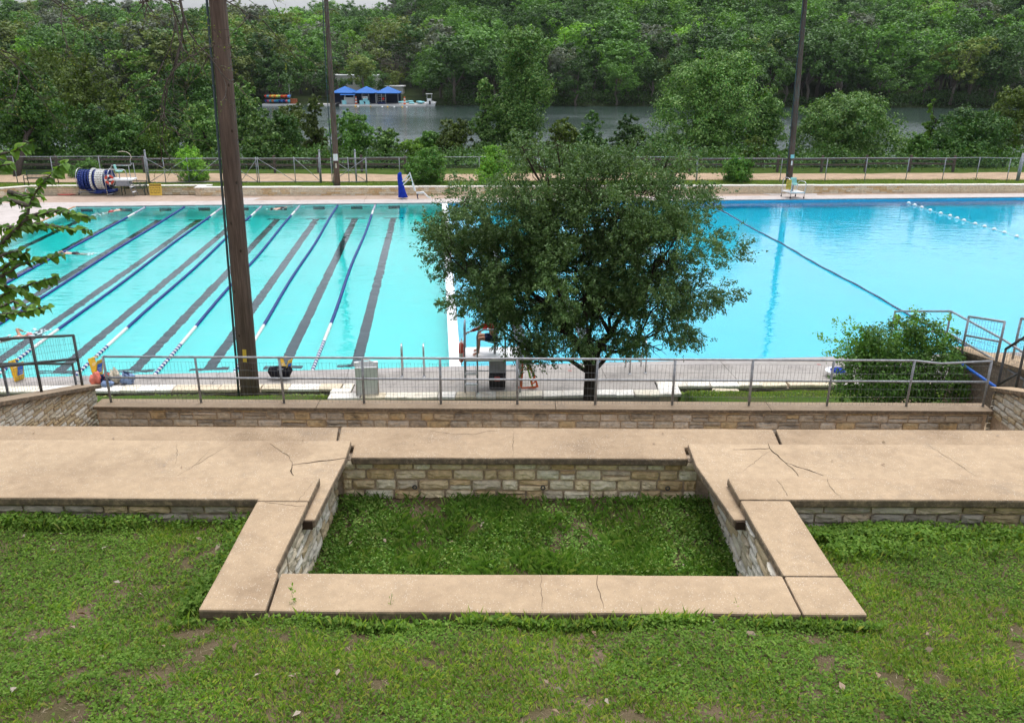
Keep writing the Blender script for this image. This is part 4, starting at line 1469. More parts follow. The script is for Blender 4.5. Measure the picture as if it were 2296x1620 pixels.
for (x, yy) in cand:
    p = Vector((x, yy, float(terrain_z(x, yy))))
    if -52 < x < -22 and yy < 221: continue
    if yy < 216.5: p.y += 1.5
    px = CX + F * x / (yy * 0.938)
    kind = int(R2.choice(5, p=[0.46, 0.38, 0.06, 0.04, 0.06]))
    if px < 900: kind = int(R2.choice(5, p=[0.36, 0.27, 0.19, 0.10, 0.08]))
    h = R2.uniform(10.0, 20.0) * (1.0 if kind != 1 else 0.92)
    if -52 < x < -22 and yy < 240: h *= 0.6
    bare = R2.random() < (0.24 if 540 < px < 960 and yy > 240 else 0.012)
    if len(single) < 290 and yy < 285: single.append((px, p, kind, h, bare, yy))
    else: rest.append((p, h, kind, bare))
count = {}
for (px, p, kind, h, bare, yy) in sorted(single, key=lambda q: q[0]):
    me, tm = bare_proto[n_ind % 2] if bare else proto[int(R2.integers(len(proto)))]
    row = next(t for lim, t in ROWS if yy < lim)
    mark = next(t for lim, t in MARKS if px < lim)
    what = 'bare twiggy tree' if bare else KINDS[kind]
    key = (what, row, mark)
    count[key] = count.get(key, 0) + 1
    t = thing('bare_tree' if bare else 'broadleaf_tree', '%s %s, %s, %s from left' % (what, row, mark, NTH[count[key] - 1]), 'tree', p, FT_GROUP, R2.uniform(0, 6.28))
    t.scale = (h * R2.uniform(0.95, 1.35), h * R2.uniform(0.95, 1.35), h)
    c = link('crown', me, t)
    if not bare:
        c.material_slots[0].link = 'OBJECT'
        c.material_slots[0].material = FAR_MATS[kind]
    link('trunk', tm, t)
    n_ind += 1
# the wood further up the slope is one mass: points carrying copies of the crowns
src = bpy.data.collections.new('far_crowns')
order = []
for kind in range(5):
    for k in range(4):
        me = proto[(kind + k * 2) % len(proto)][0].copy()
        me.materials[0] = FAR_MATS[kind]
        o = bpy.data.objects.new('crown_%d%d' % (kind, k), me)
        src.objects.link(o)
        order.append(o.name)
for k in range(2):
    o = bpy.data.objects.new('crown_9%d' % k, bare_proto[k][1])
    src.objects.link(o)
me = bpy.data.meshes.new('hillside_wood')
me.vertices.add(len(rest))
me.vertices.foreach_set('co', np.array([r_[0] for r_ in rest], dtype=np.float32).ravel())
ai = me.attributes.new('pick', 'INT', 'POINT')
ai.data.foreach_set('value', [(20 + int(R2.integers(2)) if b else k * 4 + int(R2.integers(4))) for (_, _, k, b) in rest])
ah = me.attributes.new('size', 'FLOAT_VECTOR', 'POINT')
ah.data.foreach_set('vector', np.array([(h * R2.uniform(0.95, 1.4), h * R2.uniform(0.95, 1.4), h) for (_, h, _, _) in rest], dtype=np.float32).ravel())
aw = me.attributes.new('turn', 'FLOAT_VECTOR', 'POINT')
aw.data.foreach_set('vector', np.array([(0, 0, R2.uniform(0, 6.28)) for _ in rest], dtype=np.float32).ravel())
wood = link('hillside_wood', me, kind='stuff')


def instance_group(obj, coll, name):
    ng = bpy.data.node_groups.new(name, 'GeometryNodeTree')
    ng.interface.new_socket('Geometry', in_out='INPUT', socket_type='NodeSocketGeometry')
    ng.interface.new_socket('Geometry', in_out='OUTPUT', socket_type='NodeSocketGeometry')
    gi, go = ng.nodes.new('NodeGroupInput'), ng.nodes.new('NodeGroupOutput')
    ci = ng.nodes.new('GeometryNodeCollectionInfo')
    ci.inputs['Collection'].default_value = coll
    ci.inputs['Separate Children'].default_value = True
    ci.inputs['Reset Children'].default_value = True
    ip = ng.nodes.new('GeometryNodeInstanceOnPoints')
    ip.inputs['Pick Instance'].default_value = True

    def attr(nm, ty):
        a = ng.nodes.new('GeometryNodeInputNamedAttribute')
        a.data_type = ty
        a.inputs['Name'].default_value = nm
        return a.outputs[0]
    e2r = ng.nodes.new('FunctionNodeEulerToRotation')
    ng.links.new(attr('turn', 'FLOAT_VECTOR'), e2r.inputs[0])
    ng.links.new(gi.outputs[0], ip.inputs['Points'])
    ng.links.new(ci.outputs[0], ip.inputs['Instance'])
    ng.links.new(attr('pick', 'INT'), ip.inputs['Instance Index'])
    ng.links.new(e2r.outputs[0], ip.inputs['Rotation'])
    ng.links.new(attr('size', 'FLOAT_VECTOR'), ip.inputs['Scale'])
    ng.links.new(ip.outputs[0], go.inputs[0])
    md = obj.modifiers.new(name, 'NODES')
    md.node_group = ng


instance_group(wood, src, 'scatter_crowns')

# ------------------------------------------------------------------ trees on the near bank (photo column, top, bottom, width, distance)
R3 = np.random.default_rng(5)


def near_leaf(name, cols, tr):
    M[name] = leaf_mat(name, cols, tr, big=0.35)


near_leaf('bank_mid', [(0.037, 0.109, 0.014), (0.077, 0.185, 0.023), (0.135, 0.264, 0.041)], 0.25)
near_leaf('bank_dark', [(0.025, 0.080, 0.012), (0.050, 0.125, 0.020), (0.097, 0.185, 0.032)], 0.2)
near_leaf('bank_olive', [(0.056, 0.101, 0.013), (0.106, 0.159, 0.024), (0.163, 0.220, 0.040)], 0.25)
near_leaf('bank_bright', [(0.072, 0.150, 0.014), (0.117, 0.228, 0.024), (0.182, 0.300, 0.042)], 0.3)
near_leaf('bank_vine', [(0.034, 0.098, 0.015), (0.076, 0.175, 0.026), (0.157, 0.284, 0.061), (0.241, 0.356, 0.109)], 0.22)
def px_tree(name, label, cx, top, bot, w, Y, mat, n, size, group=None, nb=9, base=None, shape='dome', cat='tree', **kw):
    c = aty(cx, (top + bot) / 2, Y)
    zt, zb = aty(cx, top, Y).z, aty(cx, bot, Y).z
    ppm = F / (Y * 0.94 + 3)
    hw = w / 2 / ppm
    bl = []
    for k in range(nb):
        t = (k + 0.5) / nb
        if shape == 'dome': prof = math.sqrt(max(0.05, 1 - (t * 0.95) ** 2.4))
        elif shape == 'column': prof = 0.85 + 0.15 * math.sin(t * 5)
        elif shape == 'cone': prof = 1.0 - 0.62 * t
        else: prof = math.sin(math.pi * (0.18 + 0.74 * t))
        cnt = 3 if shape != 'column' else 2
        for q in range(cnt):
            a = R3.uniform(0, 6.28)
            rr = hw * prof
            br = rr * R3.uniform(0.48, 0.68)
            dd = max(0, rr - br)
            zz = zb + (zt - zb) * t
            bz = min(br * 0.8, max(0.4, (zt - zb) * 0.22))
            zz = min(zz, zt - bz * 0.95)
            bl.append(((c.x + dd * math.cos(a) * R3.uniform(0.7, 1.05), Y + dd * math.sin(a) * 0.8, zz), (br, br * 0.9, bz)))
    gz = float(terrain_z(c.x, Y))
    if Y < 66: gz = 0.6
    b = base or (c.x, Y, gz)
    return tree(name, label, cat, b, bl, n, size, mat, R3, group, trunk_r=kw.pop('trunk_r', 0.16), trunk_top=(c.x, Y, zb + (zt - zb) * 0.45), **kw)


NB = 'trees on the near bank behind the path'
px_tree('shade_tree', 'large bright green tree with spreading crown at far left, behind the park bench', 68, 140, 352, 186, 66.5, M['bank_mid'], 15000, 0.24, NB, 9, base=tuple(at(34, 398, 0.65)), shape='egg', trunk_r=0.22)
px_tree('bank_tree', 'olive green bushy tree behind the bright tree at far left', 190, 112, 330, 190, 84, M['bank_olive'], 11000, 0.28, NB, shape='egg')
px_tree('bank_tree', 'rust-tinged olive tree with a pointed top left of the dark vine thicket', 268, 182, 352, 124, 71, M['bank_olive'], 9000, 0.22, NB, shape='cone')
px_tree('bank_tree', 'dark green tree standing between olive tree and wooden pole, behind the fence gate', 352, 190, 350, 130, 75, M['bank_dark'], 9000, 0.23, NB)
px_tree('vine_tree', 'tall vine-smothered dark tree immediately left of the big wooden pole', 432, 105, 335, 150, 95, M['bank_dark'], 12000, 0.30, NB, shape='egg')
px_tree('bank_tree', 'small light green tree low behind the fence gate', 355, 272, 352, 108, 67.5, M['bank_bright'], 5000, 0.20, NB, shape='egg')
px_tree('bank_tree', 'grey green leafy tree touching the big wooden pole on its left side', 455, 225, 352, 112, 70, M['bank_vine'], 8000, 0.21, NB)
px_tree('vine_tree', 'dark vine-covered tree right of the big wooden pole', 552, 165, 352, 108, 73, M['bank_vine'], 10000, 0.23, NB, shape='egg')
px_tree('bank_tree', 'dark low tree between the two left poles', 628, 248, 354, 126, 70, M['bank_dark'], 8000, 0.21, NB)
px_tree('bank_tree', 'yellow-green upright tree just left of the slim wooden pole', 706, 214, 354, 92, 74, M['bank_olive'], 7500, 0.22, NB, shape='cone')
px_tree('bank_tree', 'dark green tree just right of the slim wooden pole', 785, 246, 354, 120, 70, M['bank_mid'], 8000, 0.21, NB, shape='egg')
px_tree('bank_shrub', 'low green shrub sloping down toward the lake right of the slim pole', 862, 286, 356, 92, 69, M['bank_vine'], 5500, 0.19, NB, cat='shrub')
px_tree('bank_shrub', 'small yellow-green shrub at the water gap above the blue lift cover', 926, 312, 358, 86, 68.5, M['bank_bright'], 4000, 0.18, NB, cat='shrub')
px_tree('bank_tree', 'yellow-green bush between lake gap and the tall ivy column', 1022, 266, 356, 112, 73, M['bank_olive'], 7000, 0.21, NB, shape='egg')
px_tree('ivy_column', 'tall narrow ivy-clad tree rising above the lake behind the live oak', 1172, 60, 352, 150, 75, M['bank_vine'], 40000, 0.20, NB, 14, shape='column', per=30, clump=0.22)
px_tree('ivy_column', 'slim ivy-clad stem joined to the left side of the tall ivy column', 1085, 176, 352, 70, 74, M['bank_vine'], 12000, 0.20, NB, 11, shape='column')
px_tree('bank_tree', 'small dark cone-shaped tree in front of the lake, above the live oak top', 1326, 244, 352, 92, 72, M['bank_dark'], 6500, 0.20, NB, shape='cone')
px_tree('bank_tree', 'dark green shrub tree between cone-shaped tree and the great vine dome', 1412, 250, 354, 86, 73, M['bank_dark'], 6000, 0.20, NB, shape='egg')
px_tree('vine_dome_tree', 'great dome-shaped tree smothered in vines beyond the far fence', 1596, 112, 336, 312, 76, M['bank_vine'], 52000, 0.20, NB, 11, shape='dome', trunk_r=0.35, per=60, clump=0.17, shell=0.3)
px_tree('bank_tree', 'drooping leafy tree on the right flank of the great vine dome', 1722, 190, 340, 104, 75, M['bank_vine'], 9000, 0.22, NB, shape='egg')
px_tree('bank_tree', 'broad low dark tree immediately right of the lamp pole', 1905, 210, 356, 300, 74, M['bank_vine'], 34000, 0.21, NB, 7, shape='dome', per=60, clump=0.17, shell=0.32)
px_tree('bank_tree', 'dense dark green tree at the right edge behind the fence end post', 2172, 244, 364, 224, 72, M['bank_dark'], 24000, 0.21, NB, 7, shape='dome')
px_tree('bank_tree', 'yellow-green tree at the far right edge above the dark tree', 2272, 190, 340, 130, 80, M['bank_olive'], 9000, 0.24, NB, shape='egg')
px_tree('bank_tree', 'slim light green sapling sticking up from the top of the dark tree at far right', 2085, 218, 330, 46, 73, M['bank_bright'], 2500, 0.2, NB, shape='cone')
px_tree('bank_shrub', 'light green gap shrub under the drooping tree beside the lamp pole', 1690, 300, 368, 70, 69, M['bank_olive'], 3500, 0.18, NB, cat='shrub')
px_tree('bank_shrub', 'tangled dark shrub at the foot of the great vine dome', 1480, 300, 366, 110, 70, M['bank_dark'], 6000, 0.18, NB, cat='shrub')
px_tree('vine_tree', 'shaded tree behind the bright left tree, filling the left picture edge', -25, 120, 350, 120, 80, M['bank_olive'], 8000, 0.26, NB, shape='egg')
px_tree('bank_tree', 'dark broad bush filling the gap left of the rust-tinged olive tree', 205, 235, 360, 150, 69, M['bank_dark'], 9000, 0.2, NB)
px_tree('bank_tree', 'dense dark bush behind the rope reel and bare fence posts', 290, 260, 362, 150, 68, M['bank_dark'], 9000, 0.2, NB)
px_tree('bank_tree', 'olive bushy tree above the right gate, left of the kayak rack', 655, 232, 352, 130, 78, M['bank_olive'], 9000, 0.22, NB)
px_tree('bank_tree', 'green bushy tree behind the gate between the big pole and slim pole', 590, 262, 360, 120, 68, M['bank_vine'], 8000, 0.2, NB)
px_tree('bank_tree', 'grey green tree high on the near bank left of the vine thicket', 330, 158, 330, 140, 92, M['bank_vine'], 9000, 0.28, NB)
px_tree('bank_tree', 'olive tree deep on the near bank, top left, above the shade tree', 120, 100, 300, 170, 98, M['bank_olive'], 9000, 0.3, NB)
px_tree('bank_tree', 'mid green leafy tree left of the tall ivy column, in front of the lake', 968, 296, 358, 90, 74, M['bank_mid'], 8000, 0.2, NB)
px_tree('bank_tree', 'leafy green shrub tree right of the broad low tree, before the dark edge tree', 2056, 300, 364, 90, 70, M['bank_mid'], 7000, 0.19, NB)
px_tree('bank_tree', 'green shrub tree rising behind the far fence just right of the ivy column', 1262, 262, 356, 84, 73, M['bank_olive'], 7500, 0.2, NB, shape='egg')
# dark undergrowth behind the wooden fence
dkx0, dkx1 = -66.0, -17.0
uv = []
Pn = 42000
ux = R3.uniform(-62, 72, Pn)
uy = 65.6 + 0.02 * ux + R3.uniform(0, 5.0, Pn)
uh = (0.7 + 1.5 * vnoise(ux, uy, 0.35)) * R3.random(Pn) ** 0.7
P = np.stack([ux, uy, terrain_z(ux, uy) + 0.1 + uh], -1)
v, f = leaf_quads(P, R3.normal(size=(Pn, 3)) + np.array([0, -.3, .5]), R3.uniform(0.10, 0.26, Pn), 0.6, R3)
tag(link('undergrowth', np_mesh('undergrowth', v, f, M['leaf_dark'])), kind='stuff')
Pn = 46000
ux = R3.uniform(-175, 185, Pn)
ux = ux[~((ux > dkx0) & (ux < dkx1))]
Pn = len(ux)
uy = 214.0 + R3.uniform(0, 9, Pn)
uh = (0.6 + 3.4 * vnoise(ux, uy, 0.13)) * R3.random(Pn) ** 0.7
P = np.stack([ux, uy, np.maximum(terrain_z(ux, uy), LAKE_Z) - 0.2 + uh], -1)
v, f = leaf_quads(P, R3.normal(size=(Pn, 3)) + np.array([0, -.3, .6]), R3.uniform(0.3, 0.6, Pn), 0.6, R3)
tag(link('shore_growth', np_mesh('shore_growth', v, f, M['leaf_dark'])), kind='stuff')
Pn = 30000
ux = R3.uniform(-70, 85, Pn)
uy = 71 + R3.uniform(0, 36, Pn)
uh = (0.4 + 1.6 * vnoise(ux, uy, 0.22)) * R3.random(Pn) ** 0.7
P = np.stack([ux, uy, terrain_z(ux, uy) + 0.1 + uh], -1)
v, f = leaf_quads(P, R3.normal(size=(Pn, 3)) + np.array([0, -.3, .6]), R3.uniform(0.2, 0.42, Pn), 0.6, R3)
tag(link('undergrowth', np_mesh('undergrowth', v, f, M['leaf_mid'])), kind='stuff')

# round shrubs on the far lawn
SH = 'clipped shrubs along the far lawn'
for (cx, top, bot, w, lab, mat, n) in ((432, 326, 412, 84, 'round bright shrub left of the big wooden pole on the far lawn', 'leaf_bright', 6000), (962, 330, 416, 118, 'wide green shrub right behind the blue lift cover', 'leaf_mid', 9000),
                                       (1102, 325, 418, 104, 'bright green shrub half hidden behind the live oak', 'leaf_bright', 7500), (1655, 345, 413, 88, 'round dense shrub on the far lawn left of the lamp pole', 'leaf_mid', 6000),
                                       (192, 358, 402, 96, 'loose low shrub behind the lane rope reel', 'leaf_mid', 4000)):
    Y = at(cx, bot - 3, 0.62).y + 0.6
    px_tree('shrub', lab, cx, top, bot, w, Y, M[mat], int(n * 1.9), 0.13, SH, 8, shape='egg', cat='shrub', trunk_r=0.07, clump=0.2, per=34, shell=0.6)

# ------------------------------------------------------------------ live oak in front of the pool
R4 = np.random.default_rng(11)
OY = 21.35
base = aty(1320, 905, OY)
base.z = float(slope_z(base.x, OY)) - 0.02
oak = thing('live_oak', 'dark green live oak with wide airy crown standing between railing and pool', 'tree', base)
blobs = []
for (px, py, rp, ky) in ((1290, 590, 185, 1), (1140, 600, 138, 1), (1070, 530, 95, .9), (1465, 600, 150, 1), (1518, 530, 84, .9), (1260, 460, 125, 1), (1390, 450, 115, 1), (1180, 470, 95, .9), (1470, 450, 85, .9), (1330, 360, 58, .8), (1200, 365, 55, .8),
                         (1490, 375, 50, .8), (1410, 350, 48, .8), (1250, 325, 38, .7), (1170, 330, 32, .7), (1540, 350, 30, .7), (1170, 670, 85, .9), (1450, 690, 105, .9), (1300, 690, 90, 1), (1022, 590, 58, .8), (1030, 655, 36, .8), (1548, 640, 58, .8), (1566, 545, 46, .8),
                         (1420, 760, 45, .8), (1150, 765, 30, .7), (1215, 755, 42, .8), (1040, 455, 40, .8), (1530, 440, 42, .8), (1510, 735, 45, .8), (985, 520, 26, .8), (1480, 785, 24, .7), (1180, 785, 24, .7), (1375, 785, 26, .7), (1550, 700, 32, .7)):
    off = R4.uniform(-0.6, 0.6) * (250 - rp) / 85
    c = aty(px, py, OY + off)
    rr = rp / 84.0
    blobs.append(((c - base)[:], (rr, rr * 0.95, rr * 0.92)))
# a skeleton of limbs, then twigs that end in leaf sprays
wood_mb = MB()
tr = [Vector((0, 0, -0.2)), Vector((0.0, 0, 0.5)), Vector((0.01, 0.02, 1.0)), Vector((0.03, 0, 1.32))]
wood_mb.tube(tr, [0.21, 0.165, 0.155, 0.17], 10)
fork = tr[-1] + Vector((0, 0, -0.08))
mains = []
for (dx, dy, dz, rr) in ((-0.55, 0.1, 1.0, 0.12), (0.42, -0.1, 1.05, 0.125), (0.05, 0.45, 1.2, 0.09), (-0.15, -0.45, 1.0, 0.08), (-1.15, -0.1, 0.42, 0.065), (1.1, 0.2, 0.75, 0.06)):
    e = fork + Vector((dx, dy, dz)) * 1.1
    pth = limb_path(fork, e, R4, 4, 0.08)
    wood_mb.tube(pth, [rr, rr * .92, rr * .85, rr * .78, rr * .7], 8)
    mains.append((e, rr * .7))
LP_, LD_, sprig_v = [], [], []
Cb = np.array([b[0] for b in blobs])
Rb = np.array([b[1] for b in blobs])
wgt = Rb[:, 0] ** 2
wgt /= wgt.sum()
for i, (c, rr) in enumerate(blobs):
    c = Vector(c)
    e, r0 = min(mains, key=lambda q: (q[0] - c).length)
    pth = limb_path(e, c, R4, 5, 0.10)
    wood_mb.tube(pth, [r0 * .7, r0 * .55, r0 * .45, r0 * .36, r0 * .28, 0.012], 6)
    for k in range(int(8 + rr[0] * 8)):
        d = Vector(R4.normal(size=3)).normalized()
        tip = c + Vector((d.x * rr[0], d.y * rr[1], d.z * rr[2])) * R4.uniform(0.55, 1.0)
        s = pth[int(R4.integers(2, 6))]
        wood_mb.tube(limb_path(s, tip, R4, 3, 0.14), [0.012, 0.009, 0.006, 0.003], 4, cap=False)
wood_mb.build('trunk', M['bark'], oak, True)
K = 9600
NPAD = 420
pb = R4.choice(len(blobs), NPAD, p=wgt)
pd_ = R4.normal(size=(NPAD, 3))
pd_ /= np.linalg.norm(pd_, axis=1)[:, None]
pc = Cb[pb] + pd_ * Rb[pb] * (0.12 + 0.92 * R4.random(NPAD) ** 0.5)[:, None]
pr_ = R4.uniform(0.26, 0.50, NPAD)
bi = R4.choice(NPAD, K, p=pr_ ** 2 / (pr_ ** 2).sum())
d = R4.normal(size=(K, 3))
d /= np.linalg.norm(d, axis=1)[:, None]
st0 = pc[bi] + d * (pr_[bi] * R4.random(K) ** 0.5)[:, None] * np.array([1.15, 1.15, 0.62])
ax = pd_[bi] * 0.7 + d * 0.5 + R4.normal(size=(K, 3)) * 0.35 + np.array([0, 0, 0.05])
ax /= np.linalg.norm(ax, axis=1)[:, None]
spl = R4.uniform(0.14, 0.36, K)
long_ = (R4.random(K) < 0.09) & (np.linalg.norm((pc[bi] - Cb.mean(0)) / np.array([4.2, 3.6, 2.9]), axis=1) > 0.55)
spl[long_] *= 2.1
per = 30
ti = np.repeat(np.arange(K), per)
tt = R4.random(len(ti)) ** 0.8
J = R4.normal(size=(len(ti), 3))
P = st0[ti] + ax[ti] * (spl[ti] * tt)[:, None] + J * (0.050 * (1.15 - 0.5 * tt))[:, None]
keep = np.ones(len(P), bool)
# thin the airy upper crown so that the lawn and fence show through
zc = P[:, 2] + base.z
thin = sstep(4.4, 7.2, zc) * 0.42
keep &= R4.random(len(P)) > thin
lo_, hi_ = aty(1034, 800, OY) - base, aty(1094, 726, OY) - base
keep &= ~((P[:, 0] > lo_.x) & (P[:, 0] < hi_.x) & (P[:, 2] < hi_.z) & (R4.random(len(P)) < 0.93))
P, J2, dirs = P[keep], J[keep], ax[ti][keep]
v, f = leaf_quads(P, J2 + np.array([0, 0, 0.7]), R4.uniform(0.05, 0.095, len(P)), 0.46, R4, dirs + J2 * 0.5)
link('crown', np_mesh('crown', v, f, M['leaf_oak']), oak)

# dark bush at the right end of the railing
R5 = np.random.default_rng(12)
bb = aty(1990, 900, 19.0)
bb.z = float(slope_z(bb.x, 19.0))
bl = []
for (px, py, rp) in ((1960, 820, 85), (2040, 800, 85), (2100, 830, 75), (1990, 860, 80), (2080, 870, 80), (1900, 860, 45), (2050, 750, 55), (1970, 770, 48), (2110, 765, 38), (1930, 800, 45), (2150, 870, 36), (2010, 880, 60)):
    c = aty(px, py, 19.0 + R5.uniform(-.4, .4))
    bl.append((c, (rp / 92, rp / 100, rp / 95)))
bush = tree('bush', 'big dark green bush behind the right end of the pipe railing', 'bush', bb, bl, 30000, 0.075, M['leaf_mid'], R5, None, 0.05, aspect=0.5, clump=0.20, per=34, shell=0.8, limbs=14)
sv = []
for (px, py) in ((1830, 745), (1870, 722), (1905, 715), (2048, 690), (1880, 775), (2140, 740), (1850, 790), (1925, 735), (2160, 800), (2010, 705), (2130, 705), (1900, 745)):
    e = aty(px, py, 19.0) - bb
    s = aty(2010 + (px - 2010) * 0.55, 815 + (py - 800) * 0.3, 19.0) - bb
    q = limb_path(s, e, R5, 6, 0.10)
    for a_, b_ in zip(q[:-1], q[1:]):
        for k in range(26):
            t = R5.random()
            sv.append(a_.lerp(b_, t) + Vector(R5.normal(size=3)) * 0.055)
sv = np.array(sv)
v, f = leaf_quads(sv, R5.normal(size=sv.shape) + np.array([0, 0, .6]), R5.uniform(0.05, 0.10, len(sv)), 0.5, R5)
link('sprays', np_mesh('sprays', v, f, M['leaf_bright']), bush, kind='stuff')

# ------------------------------------------------------------------ broad-leaved tree whose branches hang in at the left edge
R6 = np.random.default_rng(3)
mul = thing('broadleaf_tree', 'big-leaved tree whose near branches hang into the left edge of the picture', 'tree', (-4.6, 3.1, 5.9))
B0 = Vector((-4.6, 3.1, 5.9))
m = MB(B0)
m.tube([(-4.6, 3.1, 5.6), (-4.55, 3.2, 7.2), (-4.4, 3.4, 8.6), (-4.3, 3.6, 10.0), (-4.2, 3.7, 11.6)], [0.16, 0.13, 0.11, 0.08, 0.04], 9)
Yb = 5.0
stems = [  # photo polylines (full branch, then side shoots)
    [(-60, 600), (0, 548), (30, 520), (60, 490), (66, 460), (80, 430), (100, 408), (120, 384), (145, 365)],
    [(50, 497), (84, 480), (130, 473), (170, 480), (205, 489)], [(46, 505), (90, 503), (140, 510), (200, 516)], [(64, 462), (30, 450), (0, 446), (-30, 450)],
    [(40, 512), (14, 508), (-20, 505)], [(-40, 380), (0, 345), (30, 340), (70, 318)], [(-30, 360), (0, 372), (22, 368)], [(20, 430), (54, 440), (96, 440)],
    [(-60, 660), (0, 622), (40, 596), (90, 578), (142, 572)], [(-60, 690), (10, 660), (60, 640), (125, 620)], [(-40, 640), (10, 600), (40, 575), (60, 565)], [(-30, 700), (30, 675), (60, 690), (110, 690)],
    [(-40, 620), (10, 640), (50, 652), (80, 668)], [(-60, 740), (0, 705), (44, 700), (80, 694)], [(-30, 590), (8, 570), (50, 560)]]
leaf_pts = []
for si, s in enumerate(stems):
    yb = Yb + R6.uniform(-0.35, 0.35)
    P3 = [aty(px, py, yb + R6.uniform(-.06, .06)) for px, py in s]
    if s[0][0] < 0:
        P3 = [Vector((-4.42, 3.5, P3[0].z + 0.35))] + P3
    n = len(P3)
    m.tube(P3, [max(0.0035, 0.016 * (1 - i / n)) for i in range(n)], 6)
    for a_, b_ in zip(P3[:-1], P3[1:]):
        L = (b_ - a_).length
        for k in range(max(1, int(L / 0.0095))):
            q = a_.lerp(b_, (k + R6.random()) / max(1, int(L / 0.0095)))
            if q.x < -3.6: continue
            leaf_pts.append((q, (b_ - a_).normalized(), k))
m.build('trunk', M['bark_pale'], mul, True)
lv = []
for k in range(4):
    w = 0.0165 + 0.003 * k
    L = 0.043 + 0.0045 * k
    prof = [(0, 0.0), (0.12, 0.8), (0.32, 1.0), (0.55, 0.86 if k % 2 else 0.7), (0.7, 0.60), (1.0, 0.0)]
    vs, fs = [], []
    for t, ww in prof:
        z = -0.30 * t * t * L
        vs += [(-w * ww, t * L, z + 0.16 * w * ww * 2), (0, t * L, z), (w * ww, t * L, z + 0.16 * w * ww * 2)]
    for i in range(len(prof) - 1):
        a = i * 3
        fs += [(a, a + 1, a + 4, a + 3), (a + 1, a + 2, a + 5, a + 4)]
    b = MB()
    b.add(vs, fs)
    me = b.mesh('leaf', M['leaf_mulberry'], True)
    lv.append(me)
leaf_rest = MB(B0)
for n_l, i in enumerate(R6.permutation(len(leaf_pts))):
    q, dr, k = leaf_pts[i]
    side = Vector((-dr.z, R6.normal() * 0.6, dr.x)) * (1 if R6.random() < 0.5 else -1)
    f_ = (side * 0.7 + dr * 0.7 + Vector((0, R6.normal() * 0.3, -0.45))).normalized()
    nrm = (Vector((R6.normal() * 0.35, -0.45 + R6.normal() * 0.3, 1.0)))
    nrm = (nrm - f_ * nrm.dot(f_)).normalized()
    s = f_.cross(nrm)
    sc = R6.uniform(0.65, 1.2)
    R_ = Matrix((s, f_, nrm)).transposed()
    me = lv[int(R6.integers(4))]
    if n_l < 298:
        o = link('leaf', me, mul)
        o.matrix_basis = Matrix.Translation(q - B0) @ R_.to_4x4() @ Matrix.Scale(sc, 4)
    else:
        leaf_rest.add([q + R_ @ (v.co * sc) for v in me.vertices], [tuple(p.vertices) for p in me.polygons])
leaf_rest.build('leaves', M['leaf_mulberry'], mul, kind='stuff')

# leafless limb hanging in from above at the top left
R7 = np.random.default_rng(8)
bt = thing('bare_tree', 'nearly leafless tree whose thin drooping twigs cross the sky at top left', 'tree', (-10.5, 8.5, 4.9))
B1 = Vector((-10.5, 8.5, 4.9))
m = MB(B1)
m.tube([(-10.5, 8.5, 4.7), (-10.4, 8.5, 8.0), (-10.0, 8.6, 11.0), (-9.2, 8.8, 13.6), (-8.0, 9.0, 15.0)], [0.30, 0.26, 0.22, 0.17, 0.10], 10)
buds = []


def twig(p, d, L, rr, lev, droop):
    n = 5
    pts = [p]
    q, dd = p.copy(), d.copy()
    for i in range(n):
        dd = (dd + Vector(R7.normal(size=3)) * 0.16 + Vector((0, 0, -droop))).normalized()
        q = q + dd * L / n
        pts.append(q.copy())
        if lev > 0 and i > 0:
            for _ in range(1):
                nd = (dd + Vector(R7.normal(size=3)) * 0.62).normalized()
                twig(q, nd, L * R7.uniform(0.40, 0.66), rr * 0.58, lev - 1, droop * 0.7)
        if lev == 0: buds.append(q.copy())
    m.tube(pts, [rr * (1 - 0.75 * i / n) for i in range(n + 1)], 5 if lev else 3, cap=False)


for (a, b, L, rr) in (((-50, -60), (120, 10), 1.9, 0.022), ((250, -90), (330, 40), 1.7, 0.026), ((395, -60), (420, 60), 2.1, 0.030), ((455, -40), (560, 20), 1.5, 0.016), ((-100, 60), (60, 120), 1.5, 0.02), ((330, -80), (440, 30), 1.9, 0.024)):
    p0, p1 = aty(a[0], a[1], 9.0), aty(b[0], b[1], 8.6)
    m.tube(limb_path((-8.6, 8.9, 14.3), p0, R7, 5, 0.06), [0.07, 0.06, 0.05, 0.042, 0.036, rr], 7)
    twig(p0, (p1 - p0).normalized(), L * 0.56, rr * 0.6, 3, 0.03)
m.build('trunk', M['twig'], bt)
bv = np.array([b for b in buds if R7.random() < 0.5]) - np.array(B1)
v, f = leaf_quads(bv, R7.normal(size=bv.shape), R7.uniform(0.012, 0.034, len(bv)), 0.5, R7)
link('buds', np_mesh('buds', v, f, M['leaf_olive']), bt, kind='stuff')

# ------------------------------------------------------------------ grass, clover, straw and fallen leaves
R8 = np.random.default_rng(31)


def scatter(n, x0, x1, y0, y1, dens):
    x, y = R8.uniform(x0, x1, n), R8.uniform(y0, y1, n)
    k = R8.random(n) < dens(x, y)
    return x[k], y[k]


def bare(x, y):
    b = vnoise(x, y, 1.5) * 0.28 + vnoise(x + 40, y, 3.9) * 0.36 + vnoise(x, y + 30, 11.0) * 0.36
    return sstep(0.28, 0.40, b)          # 1 where green, 0 where bare soil


def lawn_ok(x, y):
    return ~(((x > -2.46) & (x < 2.78) & (y > 5.48)) | (y > 7.27))


